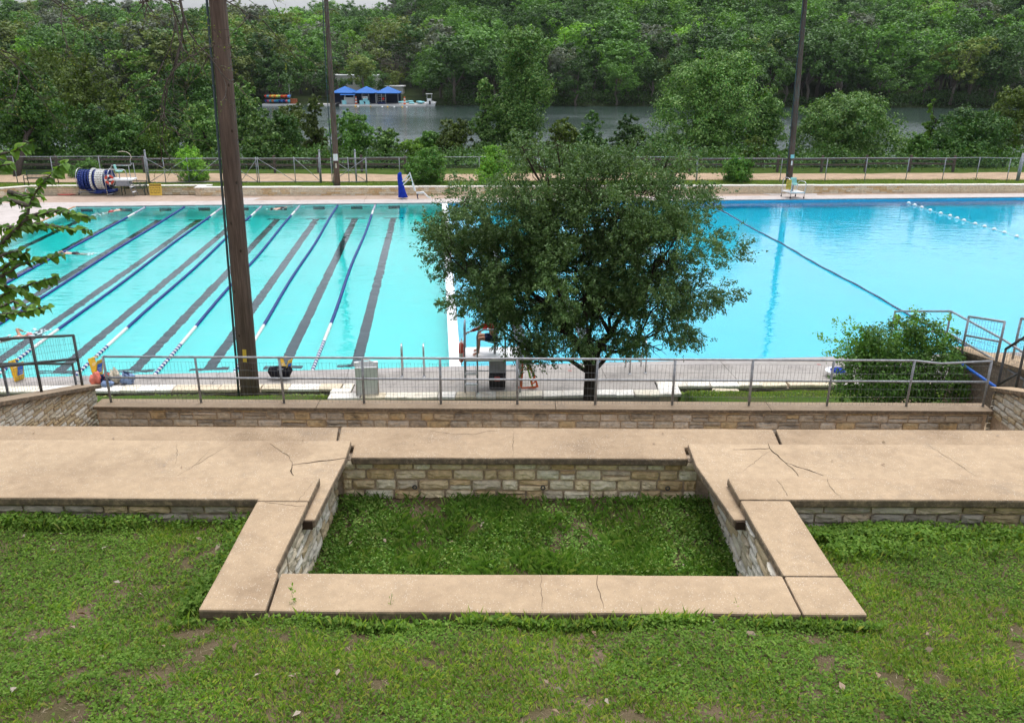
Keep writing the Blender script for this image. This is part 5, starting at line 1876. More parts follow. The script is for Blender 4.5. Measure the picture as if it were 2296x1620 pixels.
def blades(x, y, zf, h0, h1, wid, lean=0.5):
    n = len(x)
    a = R8.uniform(0, 6.28, n)
    h = R8.uniform(h0, h1, n)
    l = R8.uniform(0.1, 1.0, n) * lean * h
    z = zf(x, y)
    ca, sa = np.cos(a), np.sin(a)
    w = wid * R8.uniform(0.6, 1.4, n)
    v = np.empty((n, 4, 3))
    v[:, 0] = np.stack([x - sa * w, y + ca * w, z - 0.004], -1)
    v[:, 1] = np.stack([x + sa * w, y - ca * w, z - 0.004], -1)
    v[:, 2] = np.stack([x + ca * l * .45 + sa * w * .6, y + sa * l * .45 - ca * w * .6, z + h * .65], -1)
    v[:, 3] = np.stack([x + ca * l, y + sa * l, z + h * (1 - 0.25 * (l / np.maximum(h, 1e-4)))], -1)
    return v.reshape(-1, 3), np.arange(n * 4).reshape(n, 4)


def clover(x, y, zf, h0, h1, size):
    n = len(x)
    z = zf(x, y) + R8.uniform(h0, h1, n)
    return leaf_quads(np.stack([x, y, z], -1), R8.normal(size=(n, 3)) * 0.42 + np.array([0, -0.12, 1.0]), R8.uniform(0.7, 1.35, n) * size, 0.72, R8)


def tufts(x, y, k, spread):
    x, y = np.repeat(x, k), np.repeat(y, k)
    return x + R8.normal(size=len(x)) * spread, y + R8.normal(size=len(x)) * spread


clump = lambda x, y: sstep(0.30, 0.62, vnoise(x + 9, y + 3, 1.15))
gm, cm = [], []
x, y = scatter(60000, -7.0, 7.0, 3.4, 7.3, lambda x, y: lawn_ok(x, y) * bare(x, y) * (0.25 + 0.75 * (1 - clump(x, y))))
x, y = tufts(x, y, 4, 0.014)
ok = lawn_ok(x, y)
gm.append(blades(x[ok], y[ok], lawn_z, 0.02, 0.065, 0.0026, 0.9))
x, y = scatter(100000, -7.0, 7.0, 3.4, 7.3, lambda x, y: lawn_ok(x, y) * (0.03 + 0.97 * bare(x, y)) * (0.22 + 0.78 * clump(x, y)))
x, y = tufts(x, y, 3, 0.022)
ok = lawn_ok(x, y)
cm.append(clover(x[ok], y[ok], lawn_z, 0.006, 0.042, 0.022))
# taller growth along the walls and the caps
for (xa, xb, ya, yb, n) in ((-2.6, 2.9, 5.38, 5.47, 1100), (-2.62, -2.46, 5.5, 7.2, 900), (-7.5, -2.6, 7.05, 7.24, 1500), (2.8, 7.5, 7.0, 7.26, 4200), (2.95, 7.5, 6.6, 7.2, 2500)):
    x, y = scatter(n, xa, xb, ya, yb, lambda x, y: 0.25 + 0.75 * sstep(0.4, 0.6, vnoise(x, y, 2.2)))
    x, y = tufts(x, y, 4, 0.02)
    ok = lawn_ok(x, y)
    cm.append(clover(x[ok], y[ok], lawn_z, 0.02, 0.13 if yb > 6 else 0.085, 0.034))
    gm.append(blades(x[ok][::3], y[ok][::3], lawn_z, 0.05, 0.16, 0.003, 0.6))
# pit
x, y = scatter(15000, -1.98, 2.28, 6.0, 8.5, lambda x, y: (0.35 + 0.65 * (1 - clump(x * 1.5, y))) * (0.15 + 0.85 * sstep(0.25, 0.42, vnoise(x * 1.3, y, 2.6))))
x, y = tufts(x, y, 5, 0.02)
pm = [blades(x, y, pit_z, 0.04, 0.15, 0.0030, 0.9)]
x, y = scatter(9500, -1.98, 2.28, 6.0, 8.5, lambda x, y: 0.06 + 0.94 * sstep(0.34, 0.56, vnoise(x, y, 1.3) * 0.45 + vnoise(x, y, 4.0) * 0.2 + 0.4 * (np.abs(x - 0.2) / 2.2)))
x, y = tufts(x, y, 3, 0.025)
pc2 = clover(x, y, pit_z, 0.01, 0.10, 0.030)
for (cx, cy, n) in ((0.32, 7.25, 260), (0.5, 7.35, 120), (-0.9, 7.3, 160), (-1.2, 7.9, 120), (-0.6, 8.0, 120), (1.1, 7.7, 110), (-0.3, 7.2, 120), (0.42, 7.22, 420), (0.15, 7.42, 200)):
    x, y = cx + R8.normal(size=n) * 0.09, cy + R8.normal(size=n) * 0.09
    pm.append(blades(x, y, pit_z, 0.08, 0.21, 0.0036, 1.0))
for (cx, cy) in ((-3.6, 5.6), (-3.0, 4.9), (0.9, 4.75), (-0.5, 4.35), (-4.4, 5.4), (1.6, 4.5), (3.3, 4.6), (4.2, 5.6), (-4.9, 6.3), (-3.1, 6.9), (3.4, 6.9), (5.1, 6.1), (-1.3, 4.95), (2.3, 4.25), (-2.2, 4.4), (-5.6, 6.6), (4.6, 7.0)):
    x, y = cx + R8.normal(size=170) * 0.15, cy + R8.normal(size=170) * 0.15
    ok = lawn_ok(x, y)
    gm.append(blades(x[ok], y[ok], lawn_z, 0.03, 0.09, 0.0026, 0.9))


def joinmesh(parts):
    vs, fs, o = [], [], 0
    for v, f in parts:
        vs.append(v); fs.append(f + o); o += len(v)
    return np.concatenate(vs), np.concatenate(fs)


v, f = joinmesh(pm + [pc2])
tag(link('pit_grass', np_mesh('pit_grass', v, f, M['grass_deep'])), kind='stuff')
v, f = joinmesh(gm)
tag(link('lawn_grass', np_mesh('lawn_grass', v, f, M['grass'])), kind='stuff')
v, f = joinmesh(cm)
tag(link('clover', np_mesh('clover', v, f, M['clover'])), kind='stuff')
x, y = scatter(26000, -7.5, 7.5, 3.2, 7.3, lambda x, y: lawn_ok(x, y) * (1.0 - bare(x, y)) * 0.8 + 0.05 * lawn_ok(x, y))
n = len(x)
a = R8.uniform(0, 6.28, n)
v, f = leaf_quads(np.stack([x, y, lawn_z(x, y) + R8.uniform(0.003, 0.012, n)], -1), R8.normal(size=(n, 3)) * 0.25 + np.array([0, 0, 1.0]), R8.uniform(0.02, 0.07, n), 0.05, R8)
tag(link('dry_straw', np_mesh('dry_straw', v, f, M['straw'])), kind='stuff')
x, y = scatter(170, -6, 6, 3.4, 7.2, lambda x, y: lawn_ok(x, y) * 1.0)
v1 = leaf_quads(np.stack([x, y, lawn_z(x, y) + 0.035], -1), R8.normal(size=(len(x), 3)) * 0.5 + np.array([0, 0, .8]), R8.uniform(0.03, 0.085, len(x)), 0.5, R8, fold=0.35)
x, y = R8.uniform(-1.9, 2.2, 26), R8.uniform(6.9, 8.3, 26)
v2 = leaf_quads(np.stack([x, y, pit_z(x, y) + 0.07], -1), R8.normal(size=(26, 3)) * 0.5 + np.array([0, 0, .8]), R8.uniform(0.04, 0.08, 26), 0.5, R8, fold=0.35)
x, y = np.concatenate([R8.uniform(-6, 6, 26), R8.uniform(-6, 8, 18)]), np.concatenate([R8.uniform(7.8, 9.2, 26), R8.uniform(16.1, 16.28, 18)])
zz = np.where(y > 10, RZ + 0.012, np.where(y > 8.78, LZ + 0.012, MZ + 0.012))
ok = ~((x > -2) & (x < 2.1) & (y < 8.6))
v3 = leaf_quads(np.stack([x, y, zz], -1)[ok], (R8.normal(size=(len(x), 3)) * 0.3 + np.array([0, 0, 1]))[ok], R8.uniform(0.02, 0.06, len(x))[ok], 0.45, R8, fold=0.3)
v, f = joinmesh([v1, v2, v3])
tag(link('fallen_leaves', np_mesh('fallen_leaves', v, f, M['dead_leaf'])), kind='stuff')
# strip of grass in front of the pool wall
x, y = scatter(60000, -13, 14, 21.3, 23.6, lambda x, y: ((y < lwf(x) + 0.05) & ~((x > -5.25) & (x < 4.9) & (y > 21.95))) * 1.0)
g1 = blades(x, y, slope_z, 0.02, 0.065, 0.006, 0.9)
x, y = scatter(9000, -13, 14, 21.3, 23.4, lambda x, y: ((y < lwf(x) + 0.02) & ~((x > -5.25) & (x < 4.9) & (y > 21.95))) * (vnoise(x, y, 0.9) > 0.55))
g2 = clover(x, y, slope_z, 0.02, 0.08, 0.055)
v, f = joinmesh([g1, g2])
tag(link('strip_grass', np_mesh('strip_grass', v, f, M['grass'])), kind='stuff')
x = R8.uniform(-40, 45, 60000)
y = FW0(x) + 0.5 + R8.uniform(0, 2.2, 60000)
v, f = blades(x, y, fl_z, 0.03, 0.09, 0.012, 0.8)
tag(link('far_grass', np_mesh('far_grass', v, f, M['grass'])), kind='stuff')
# weed stalks in front of the near cap
for k, (px, lab) in enumerate(((658, 'tall leafy weed stalk at the left end of the front coping'), (448, 'short weed at the front left coping corner'), (872, 'thin seeding weed stalk against the front coping, left of its middle'), (1652, 'slim weed stalk against the front coping, right of its middle'))):
    b = at(px, 1372 if k else 1370, UZ - 0.08)
    t = thing('weed_stalk', lab, 'weed', b)
    h = (0.20, 0.12, 0.16, 0.13)[k]
    q = limb_path((0, 0, 0), (R8.uniform(-.03, .03), 0.02, h), R8, 4, 0.06)
    MB().tube(q, [0.0025, 0.002, 0.0018, 0.0015, 0.001], 4).build('stem', M['leaf_mid'], t)
    pts = np.array([q[int(i)] + Vector(R8.normal(size=3)) * 0.012 for i in R8.integers(1, 5, 26)])
    v, f = leaf_quads(pts, R8.normal(size=pts.shape) + np.array([0, 0, .5]), R8.uniform(0.012, 0.035, len(pts)) * (1.3 if k == 0 else 0.6), 0.5, R8)
    link('leaves', np_mesh('leaves', v, f, M['clover']), t, kind='stuff')


# ------------------------------------------------------------------ wooden poles
def pole(label, bpx, bY, bz, tpx, topz, r0, r1, cond=-1, cond_gap=0.0):
    b = aty(bpx[0], bpx[1], bY)
    b.z = bz
    t = aty(tpx[0], tpx[1], bY)
    d = (t - b) / (t.z - b.z)
    top = b + d * (topz - b.z)
    o = thing('wooden_pole', label, 'pole', b)
    n = 10
    pts = [b + d * ((topz - bz) * i / n) - Vector((0, 0, 0.3 if i == 0 else 0)) for i in range(n + 1)]
    MB(b).tube(pts, [r0 + (r1 - r0) * i / n for i in range(n + 1)], 18).build('shaft', M['pole'], o, True)
    rr = lambda z: r0 + (r1 - r0) * (z - bz) / (topz - bz)
    at_z = lambda z: b + d * (z - bz)
    cp = []
    for i in range(n + 1):
        z = bz + (topz - bz) * i / n
        cp.append(at_z(z) + Vector((cond * (rr(z) * 0.93 + 0.03 + cond_gap * math.sin(math.pi * i / n)), -rr(z) * 0.55, 0)))
    MB(b).tube(cp, 0.032, 8).build('conduit', M['conduit'], o, True)
    return o, at_z, rr


Yp = 22.05
big, pz, pr = pole('big dark brown wooden utility pole standing in front of the lap lanes', (562, 897), Yp, 0.02, (488, 0), 13.5, 0.265, 0.19)
for (px, py) in ((524, 129), (541, 222), (547, 313), (556, 408), (565, 494)):
    z = aty(px - 15, py, Yp).z
    c = pz(z)
    MB(big.location).tube([c + Vector((pr(z) * 0.8, -0.03, 0)), c + Vector((pr(z) + 0.13, -0.03, 0)), c + Vector((pr(z) + 0.15, -0.03, 0.025))], 0.009, 6).build('step_bolt', M['steel_dark'], big, True)
for k in range(9):
    z = 1.0 + k * 1.07 + random.uniform(-.2, .2)
    c = pz(z)
    a = random.uniform(-0.9, 0.9)
    MB(big.location).ell(c + Vector((math.sin(a) * pr(z) * 0.985, -math.cos(a) * pr(z) * 0.985, 0)), (0.028, 0.010, 0.045), 8, 5, Matrix.Rotation(a, 3, 'Z')).build('knot', M['crack'], big, True)
z = aty(560, 790, Yp).z
MB(big.location).box(pz(z) + Vector((0.02, -pr(z) - 0.012, 0)), (0.10, 0.012, 0.36), M=Matrix.Rotation(0.05, 3, 'Y')).build('marker_tag', M['yellow_sign'], big)
Ys = at(757, 419, 0.62).y + 0.4
slim, pz, pr = pole('slim dark wooden pole with loose conduit on the far lawn left of centre', (757, 420), Ys, 0.6, (731, 0), 13.6, 0.20, 0.13, -1, 0.10)
z = aty(757, 352, Ys).z
MB(slim.location).box(pz(z) + Vector((0.03, -pr(z) - 0.03, 0)), (0.30, 0.05, 0.44)).build('sign_plate', M['white'], slim)
MB(slim.location).box(pz(z - .55) + Vector((0.03, -pr(z) - 0.02, 0)), (0.09, 0.03, 0.3)).build('marker_tag', M['linen'], slim)
for py in (22, 60, 130, 230, 300):
    z = aty(735, py, Ys).z
    MB(slim.location).tube([pz(z) + Vector((pr(z) * .7, -.05, 0)), pz(z) + Vector((pr(z) + 0.3, -.05, 0))], 0.02, 5).build('step_bolt', M['steel_dark'], slim)
MB(slim.location).box(pz(13.3) + Vector((-0.32, -0.1, 0.0)), (0.5, 0.35, 0.4)).build('lamp_head', M['steel_dark'], slim, bevel=0.04)
Yr = at(1768, 412, 0.62).y + 0.3
lampp, pz, pr = pole('tall grey-brown lamp pole on the far lawn behind the low lifeguard chair', (1768, 413), Yr, 0.6, (1805, 4), 12.85, 0.235, 0.15, -1)
z = aty(1770, 350, Yr).z
MB(lampp.location).box(pz(z) + Vector((0.02, -pr(z) - 0.03, 0)), (0.24, 0.05, 0.24)).build('sign_plate', M['aqua'], lampp)
MB(lampp.location).box(pz(z - .45) + Vector((0.02, -pr(z) - 0.02, 0)), (0.1, 0.03, 0.3)).build('marker_tag', M['white_dirty'], lampp)
MB(lampp.location).box(pz(12.75) + Vector((0.0, -0.2, 0.05)), (0.55, 0.4, 0.22)).build('lamp_head', M['aqua'], lampp, bevel=0.04)

# ------------------------------------------------------------------ pool furniture: lane ropes, float lines
ROPE_LAB = ['lane rope nearest the white divider wall', 'second lane rope from the divider, wholly blue at far end', 'third lane rope from the white divider wall', 'fourth lane rope from the white divider wall',
            'fifth lane rope from the divider, left of the big wooden pole', 'sixth lane rope from the divider, solid blue at its far end', 'seventh lane rope, farthest left, passing under the hanging branch']


def float_ring(m, c, ax, r, L):
    d = ax * L / 2
    m.tube([c - d, c - d * 0.62, c + d * 0.62, c + d], [r * 0.62, r, r, r * 0.62], 7)


for k in range(7):
    u = -4.235 - 2.37 * k
    o = thing('lane_rope', 'blue and white float ' + ROPE_LAB[k], 'lane rope', PW(u, VL / 2, 0.02), 'lane ropes in the lap pool')
    mb, mw = MB(o.location), MB(o.location)
    v = 0.15
    i = 0
    solid = k in (1, 5)
    while v < VL - 0.1:
        near, far = v, VL - v
        if near < 2.9: white = i % 2 == 0
        elif near < 4.9: white = True
        elif solid: white = False
        elif far < 2.2: white = i % 2 == 0
        elif far < 3.4: white = True
        else: white = False
        sag = 0.05 * math.sin(v * 0.35 + k) * math.sin(math.pi * v / VL)
        float_ring(mw if white else mb, PW(u + sag, v, 0.025), VV, 0.066, 0.092)
        v += 0.118
        i += 1
    MB(o.location).tube([PW(u + 0.05 * math.sin(q * 0.35 + k) * math.sin(math.pi * q / VL), q, 0.025) for q in np.linspace(0, VL, 40)], 0.012, 5).build('cable', M['steel'], o)
    mb.build('blue_floats', M['blue_float'], o, True, kind='stuff')
    mw.build('white_floats', M['white_float'], o, True, kind='stuff')
a, b = at(1598, 462, 0.02), at(2236, 815, 0.02)
o = thing('float_line', 'dark slate float line running diagonally across the open swimming pool', 'float line', a)
m, d = MB(a), (b - a).normalized()
L = (b - a).length
s = 0.3
while s < L:
    float_ring(m, a + d * s + Vector((0, 0, 0.01 + 0.01 * math.sin(s * 3))) + Vector((0.05 * math.sin(s * 0.7), 0, 0)), d, 0.042, 0.15)
    s += 0.19
m.build('floats', M['grey_blue'], o, True, kind='stuff')
MB(a).tube([a + d * (L * i / 30) + Vector((0.05 * math.sin(L * i / 30 * 0.7), 0, 0.01)) for i in range(31)], 0.012, 5).build('cable', M['navy'], o)
MB(a).cyl(a + Vector((0, 0, -0.1)), a + Vector((0, 0, 0.20)), 0.11, n=10).build('anchor_float', M['navy'], o, True)
bp = [(1590, 450), (1627, 462), (1670, 477), (1722, 494), (1785, 513), (1843, 528), (1887, 543), (1928, 556), (1997, 577), (2054, 594), (2113, 611), (2176, 631), (2252, 655)]
bp = [at((2500 + x / 1.59) / 1.7178, (500 + y / 1.59) / 1.7178, 0.03) for x, y in bp]
o = thing('buoy_line', 'thin white rope with round white buoys across the far right of the pool', 'buoy line', bp[0])
MB(bp[0]).tube(bp + [bp[-1] + (bp[-1] - bp[-2]) * 2.5], 0.012, 5).build('rope', M['white_float'], o)
for p in bp: MB(bp[0]).ell(p + Vector((0, 0, 0.02)), (0.115, 0.115, 0.10), 12, 8).build('buoy', M['white'], o, True)


def ladder(label, pa, pb, h=0.98):
    pa, pb = Vector(pa), Vector(pb)
    o = thing('pool_ladder', label, 'ladder', pa)
    for p in (pa, pb):
        q = [p + Vector((0, 0, 0.0)), p + Vector((0, 0, h - 0.14)), p + VV * 0.05 + Vector((0, 0, h - 0.04)), p + VV * 0.16 + Vector((0, 0, h)), p + VV * 0.34 + Vector((0, 0, h - 0.05)), p + VV * 0.46 + Vector((0, 0, h - 0.2)), p + VV * 0.60 + Vector((0, 0, 0.3)), p + VV * 0.62 + Vector((0, 0, -0.95))]
        MB(pa).tube(q, 0.024, 10).build('grab_rail', M['steel_bright'], o, True)
        MB(pa).lathe(p + Vector((0, 0, 0.0)), [(0.055, 0), (0.055, 0.012), (0.03, 0.02)], 12).build('flange', M['steel_bright'], o, True)
    for z in (-0.15, -0.45, -0.75):
        MB(pa).beam(pa + VV * 0.62 + Vector((0, 0, z - 0.1)), pb + VV * 0.62 + Vector((0, 0, z - 0.1)), 0.09, 0.03).build('tread', M['white_dirty'], o)
    return o


ladder('stainless pool ladder rails at the near edge left of the divider wall', at(902, 844, DZ - .014), at(951, 844, DZ - .014))
ladder('stainless pool ladder rails behind the live oak trunk', at(1412, 838, DZ - .014), at(1447, 836, DZ - .014))
p = at(62, 452, DZ)
ladder('low white grab rails at the far left corner of the lap pool', p, p + UU * 0.6, 0.8)


def text(body, size, p, rz, mat, parent=None, name='lettering', flat=True, M3=None, ax='LEFT'):
    cu = bpy.data.curves.new(name, 'FONT')
    cu.body = body
    cu.size = size
    cu.align_x = ax
    cu.extrude = 0.0008
    cu.offset = 0.004 if size < 0.16 and flat and M3 is None else 0.0
    cu.resolution_u = 2
    cu.materials.append(mat)
    tmp = bpy.data.objects.new('lettering_curve', cu)
    me = bpy.data.meshes.new_from_object(tmp)
    bpy.data.objects.remove(tmp)
    o = link(name, me)
    R = M3 if M3 is not None else Matrix.Rotation(rz, 3, 'Z')
    o.matrix_basis = Matrix.Translation(p) @ R.to_4x4()
    if parent is not None:
        o.parent = parent
        o.location = Vector(p) - parent.location
    return o


ZT = DZ - 0.02 + 0.0035
for (px, py, body, no, lab) in ((1213, 834, 'NO DIVING', True, 'faded NO DIVING lettering left of the live oak trunk'), (1362, 829, '3 FT 6 IN', False, '3 FT 6 IN lettering right of the live oak trunk'),
                                (1776, 820, 'NO DIVING', True, 'faded NO DIVING lettering on the coping left of the dark bush'), (1881, 817, '3 FT 6 IN', False, '3 FT 6 IN lettering at the left edge of dark bush')):
    p = at(px, py, ZT)
    o = thing('deck_lettering', lab, 'lettering', p)
    text(body, 0.15, p, TH, M['ink_grey'], o)
    if no:
        c = p + UU * 0.90 + VV * 0.055
        mm = MB(p)
        mm.torus(c, 0.055, 0.009, 'Z', 20, 6)
        mm.box(c, (0.10, 0.014, 0.006), rz=-0.75)
        mm.build('no_entry_mark', M['ink_red'], o)

# ------------------------------------------------------------------ people
def skin_body(name, pts, bones, mat, parent, root='pelvis', sub=2, loc=None):
    keys = list(pts)
    keys.remove(root)
    keys = [root] + keys
    me = bpy.data.meshes.new(name)
    ix = {k: i for i, k in enumerate(keys)}
    me.from_pydata([tuple(pts[k][0]) for k in keys], [(ix[a], ix[b]) for a, b in bones], [])
    me.materials.append(mat)
    o = link(name, me, parent, loc)
    md = o.modifiers.new('skin', 'SKIN')
    md.use_smooth_shade = True
    sv = me.skin_vertices[0].data
    for k in keys:
        r = pts[k][1]
        sv[ix[k]].radius = r if hasattr(r, '__len__') else (r, r)
    sv[0].use_root = True
    s = o.modifiers.new('subsurf', 'SUBSURF')
    s.levels = s.render_levels = sub
    return o


def hand(parent, wrist, d, nrm, mat, s=1.0, curl=0.5):
    "palm and five bent fingers from the wrist along d"
    d, nrm = Vector(d).normalized(), Vector(nrm)
    nrm = (nrm - d * nrm.dot(d)).normalized()
    sd = d.cross(nrm)
    w = Vector(wrist)
    m = MB()
    m.ell(w + d * 0.05 * s, (0.052 * s, 0.042 * s, 0.018 * s), 10, 6, Matrix((d, sd, nrm)).transposed())
    for i, (off, L) in enumerate(((-0.030, 0.062), (-0.010, 0.074), (0.010, 0.070), (0.029, 0.055))):
        a = w + (d * 0.088 + sd * off) * s
        b = a + (d * math.cos(curl * .5) - nrm * math.sin(curl * .5)) * L * 0.55 * s
        c = b + (d * math.cos(curl * 1.4) - nrm * math.sin(curl * 1.4)) * L * 0.5 * s
        m.tube([a, b, c], [0.0095 * s, 0.0085 * s, 0.0065 * s], 6)
    a = w + (d * 0.03 - sd * 0.035) * s
    m.tube([a, a + (d * 0.6 - sd * 0.7) * 0.04 * s, a + (d * 0.95 - sd * 0.75) * 0.07 * s], [0.012 * s, 0.010 * s, 0.007 * s], 6)
    return m.build('hand', mat, parent, True)


BODY = [('pelvis', 'waist'), ('waist', 'chest'), ('chest', 'neck'), ('neck', 'head'), ('head', 'crown'), ('chest', 'shl'), ('shl', 'ell'), ('ell', 'wrl'), ('chest', 'shr'), ('shr', 'elr'), ('elr', 'wrr'),
        ('pelvis', 'hil'), ('hil', 'knl'), ('knl', 'anl'), ('anl', 'tol'), ('pelvis', 'hir'), ('hir', 'knr'), ('knr', 'anr'), ('anr', 'tor')]
RAD = dict(pelvis=(.15, .11), waist=(.13, .10), chest=(.16, .115), neck=.055, head=(.085, .10), crown=(.07, .08), shl=.065, ell=.045, wrl=.030, shr=.065, elr=.045, wrr=.030, hil=.088, knl=.062, anl=.04, tol=.03, hir=.088, knr=.062, anr=.04, tor=.03)


def swimmer(label, p, ang, pose, skin, suit, capm, foam):
    "freestyle swimmer, body along +x before turning by ang"
    o = thing('person', label, 'person', p, None, ang)
    J = dict(pelvis=(0, 0, -.07), waist=(.18, 0, -.06), chest=(.42, 0, -.05), neck=(.56, 0, -.03), head=(.66, 0, -.02), crown=(.74, 0, -.01), shl=(.45, .18, -.03), shr=(.45, -.18, -.03),
             hil=(-.04, .10, -.08), knl=(-.46, .12, -.12), anl=(-.86, .13, -.10), tol=(-1.03, .14, -.12), hir=(-.04, -.10, -.08), knr=(-.46, -.12, -.16), anr=(-.86, -.13, -.22), tor=(-1.02, -.14, -.24))
    if pose == 0:
        J.update(ell=(.40, .40, .20), wrl=(.62, .45, .03), elr=(.70, -.2, -.10), wrr=(.95, -.2, -.12))
    elif pose == 1:
        J.update(ell=(.73, .20, .02), wrl=(.98, .2, -.02), elr=(.30, -.36, .16), wrr=(.12, -.42, .0))
    else:
        J.update(ell=(.62, .28, -.05), wrl=(.86, .22, -.06), elr=(.62, -.28, -.05), wrr=(.86, -.22, -.06))
    skin_body('body', {k: (Vector(v), RAD[k]) for k, v in J.items()}, BODY, skin, o)
    hand(o, J['wrl'], Vector(J['wrl']) - Vector(J['ell']), (0, 0, 1), skin, 1.0, 0.15)
    hand(o, J['wrr'], Vector(J['wrr']) - Vector(J['elr']), (0, 0, 1), skin, 1.0, 0.15)
    MB().ell((.71, 0, -.005), (.115, .09, .10), 12, 8).build('swim_cap', capm, o, True)
    MB().tube([(.56, 0, -.055), (.62, 0, -.125)], [0.015, 0.006], 6).build('nose', skin, o, True)
    MB().tube([(-.22, 0, -.09), (-.08, 0, -.075), (.1, 0, -.065)], [.10, .165, .145], 12).build('swimsuit', suit, o, True)
    rr = np.random.default_rng(int(abs(p[0] * 100)) % 9999)
    m = MB()
    for _ in range(foam):
        a = rr.normal(size=2) * np.array([.32, .22]) + np.array([rr.choice([.75, -.95]), 0])
        s = rr.uniform(.015, .07)
        m.ell((a[0], a[1], 0.005 + abs(rr.normal()) * 0.02), (s, s * .8, s * .35), 6, 4)
    m.build('splash', M['foam'], o, True, kind='stuff')
    return o


swimmer('swimmer in a dark cap at the far left end of the lap lanes', at(250, 474, 0.0), 1.2, 2, M['skin_pale'], M['suit_red'], M['cap_black'], 22)
swimmer('swimmer on front stroke in mid lane beyond the hanging branch, in dark trunks', at(168, 568, 0.0), math.pi * 0.98, 0, M['skin_pale'], M['suit'], M['cap_yellow'], 36)
swimmer('swimmer with black cap close to the far wall, right of the big pole', at(630, 466, 0.0), math.radians(235), 2, M['skin_pale'], M['suit'], M['cap_black'], 18)
swimmer('swimmer in a pink cap nearest the camera, arm raised above the stair handrail', at(14, 760, 0.0), math.radians(38), 0, M['skin'], M['suit'], M['cap_red'], 70)

# ------------------------------------------------------------------ lifeguard stand by the pool, and its guard
g0, g1 = at(1043, 882, 0.12), at(1166, 881, 0.12)
Lx = (g1 - g0).length
gs = thing('lifeguard_stand', 'tubular lifeguard stand with white platform half hidden under the live oak', 'lifeguard chair', g0, None, math.atan2(g1.y - g0.y, g1.x - g0.x))
PZ = 0.98
D_ = 1.05


def chair_shell(m, c, rz, s=1.0):
    "moulded shell seat: pan and back as one bent sheet"
    R = Matrix.Rotation(rz, 3, 'Z')
    prof = [(0.24, 0.02), (0.20, -0.02), (0.0, -0.03), (-0.14, 0.0), (-0.20, 0.10), (-0.24, 0.30), (-0.26, 0.42)]
    vs, fs = [], []
    n = 7
    for x, z in prof:
        w = 0.23 if z < 0.25 else 0.20
        for i in range(n):
            t = i / (n - 1) * 2 - 1
            lift = 0.07 * abs(t) ** 2.5
            back = max(0, min(1, (-x - 0.12) / 0.1))
            vs.append(Vector(c) + R @ Vector((x + lift * back, t * w, z + lift * (1 - back))) * s)
    k = len(prof)
    off = len(vs)
    vs += [v + R @ Vector((-0.02, 0, -0.025)) * s for v in vs]
    for j in range(k - 1):
        for i in range(n - 1):
            a = j * n + i
            fs.append((a, a + 1, a + n + 1, a + n))
            fs.append((off + a + n, off + a + n + 1, off + a + 1, off + a))
    ring = [i for i in range(n)] + [j * n + n - 1 for j in range(1, k)] + [(k - 1) * n + i for i in range(n - 2, -1, -1)] + [j * n for j in range(k - 2, 0, -1)]
    for a, b in zip(ring, ring[1:] + ring[:1]): fs.append((b, a, off + a, off + b))
    return m.add(vs, fs)


def parts(o, specs):
    for nm, pts, r, mat in specs: MB().tube(pts, r, 8).build(nm, mat, o, True)


parts(gs, [('leg', [(0, 0, 0), (0, 0, 2.0)], .024, M['steel']), ('leg', [(.36, 0, 0), (.36, 0, 1.72), (.40, 0.0, 1.86), (.52, 0, 1.92), (1.0, 0, 1.92), (1.12, 0, 1.86), (1.15, 0.02, 1.7), (1.15, .04, PZ)], .024, M['steel']),
           ('leg', [(Lx, 0, 0), (Lx, 0, PZ)], .024, M['steel']), ('leg', [(0, D_, 0), (0, D_, PZ)], .024, M['steel']), ('leg', [(Lx, D_, 0), (Lx, D_, PZ)], .024, M['steel']),
           ('hand_rail', [(0, 0, 1.98), (0, D_ * .5, 1.98), (0, D_, 1.9), (0, D_, PZ)], .022, M['steel'])])
for z in (0.30, 0.62): MB().box((.18, -0.02, z), (.36, .14, .035)).build('step', M['white_dirty'], gs)
MB().box((Lx / 2, D_ / 2, PZ + .03), (Lx + .04, D_ + .04, .06)).build('platform', M['white_dirty'], gs, bevel=0.01)
parts(gs, [('brace', [(0, D_, .3), (Lx, D_, .3)], .018, M['steel']), ('brace', [(Lx, 0, .35), (Lx, D_, .35)], .018, M['steel']), ('seat_post', [(.86, .5, PZ), (.86, .5, PZ + .42)], .04, M['steel'])])
m = MB()
chair_shell(m, (.86, .5, PZ + .46), math.pi)
m.build('seat', M['teal_seat'], gs, True)


def ring_buoy(label, c, R, r, axis, parentname='ring_buoy', rz=0.0):
    o = thing(parentname, label, 'ring buoy', c, 'red ring buoys on the lifeguard chairs', rz)
    for k in range(4):
        a = math.pi / 2 * k
        MB().torus((0, 0, 0), R, r, axis, 10, 10, a + 0.32, a + math.pi / 2 - 0.16).build('buoy_arc', M['red_ring'], o, True)
        MB().torus((0, 0, 0), R, r * 1.03, axis, 5, 10, a - 0.16, a + 0.32).build('white_band', M['white'], o, True)
    q = []
    for k in range(24):
        a = 2 * math.pi * k / 24
        rr = R + r + 0.02 + 0.045 * abs(math.sin(2 * a))
        p = Vector((rr * math.cos(a), 0, rr * math.sin(a)))
        if axis == 'X': p = Vector((0, p.x, p.z))
        q.append(p)
    MB().tube(q + [q[0]], 0.008, 5).build('grab_rope', M['linen'], o)
    return o


rb = gs.matrix_basis
wp = lambda v: Matrix.Translation(g0) @ Matrix.Rotation(gs.rotation_euler.z, 4, 'Z') @ Vector(v)
ring_buoy('red ring buoy hung on the side of the stand under the live oak', wp((-0.09, 0.10, 1.25)), 0.255, 0.062, 'X')
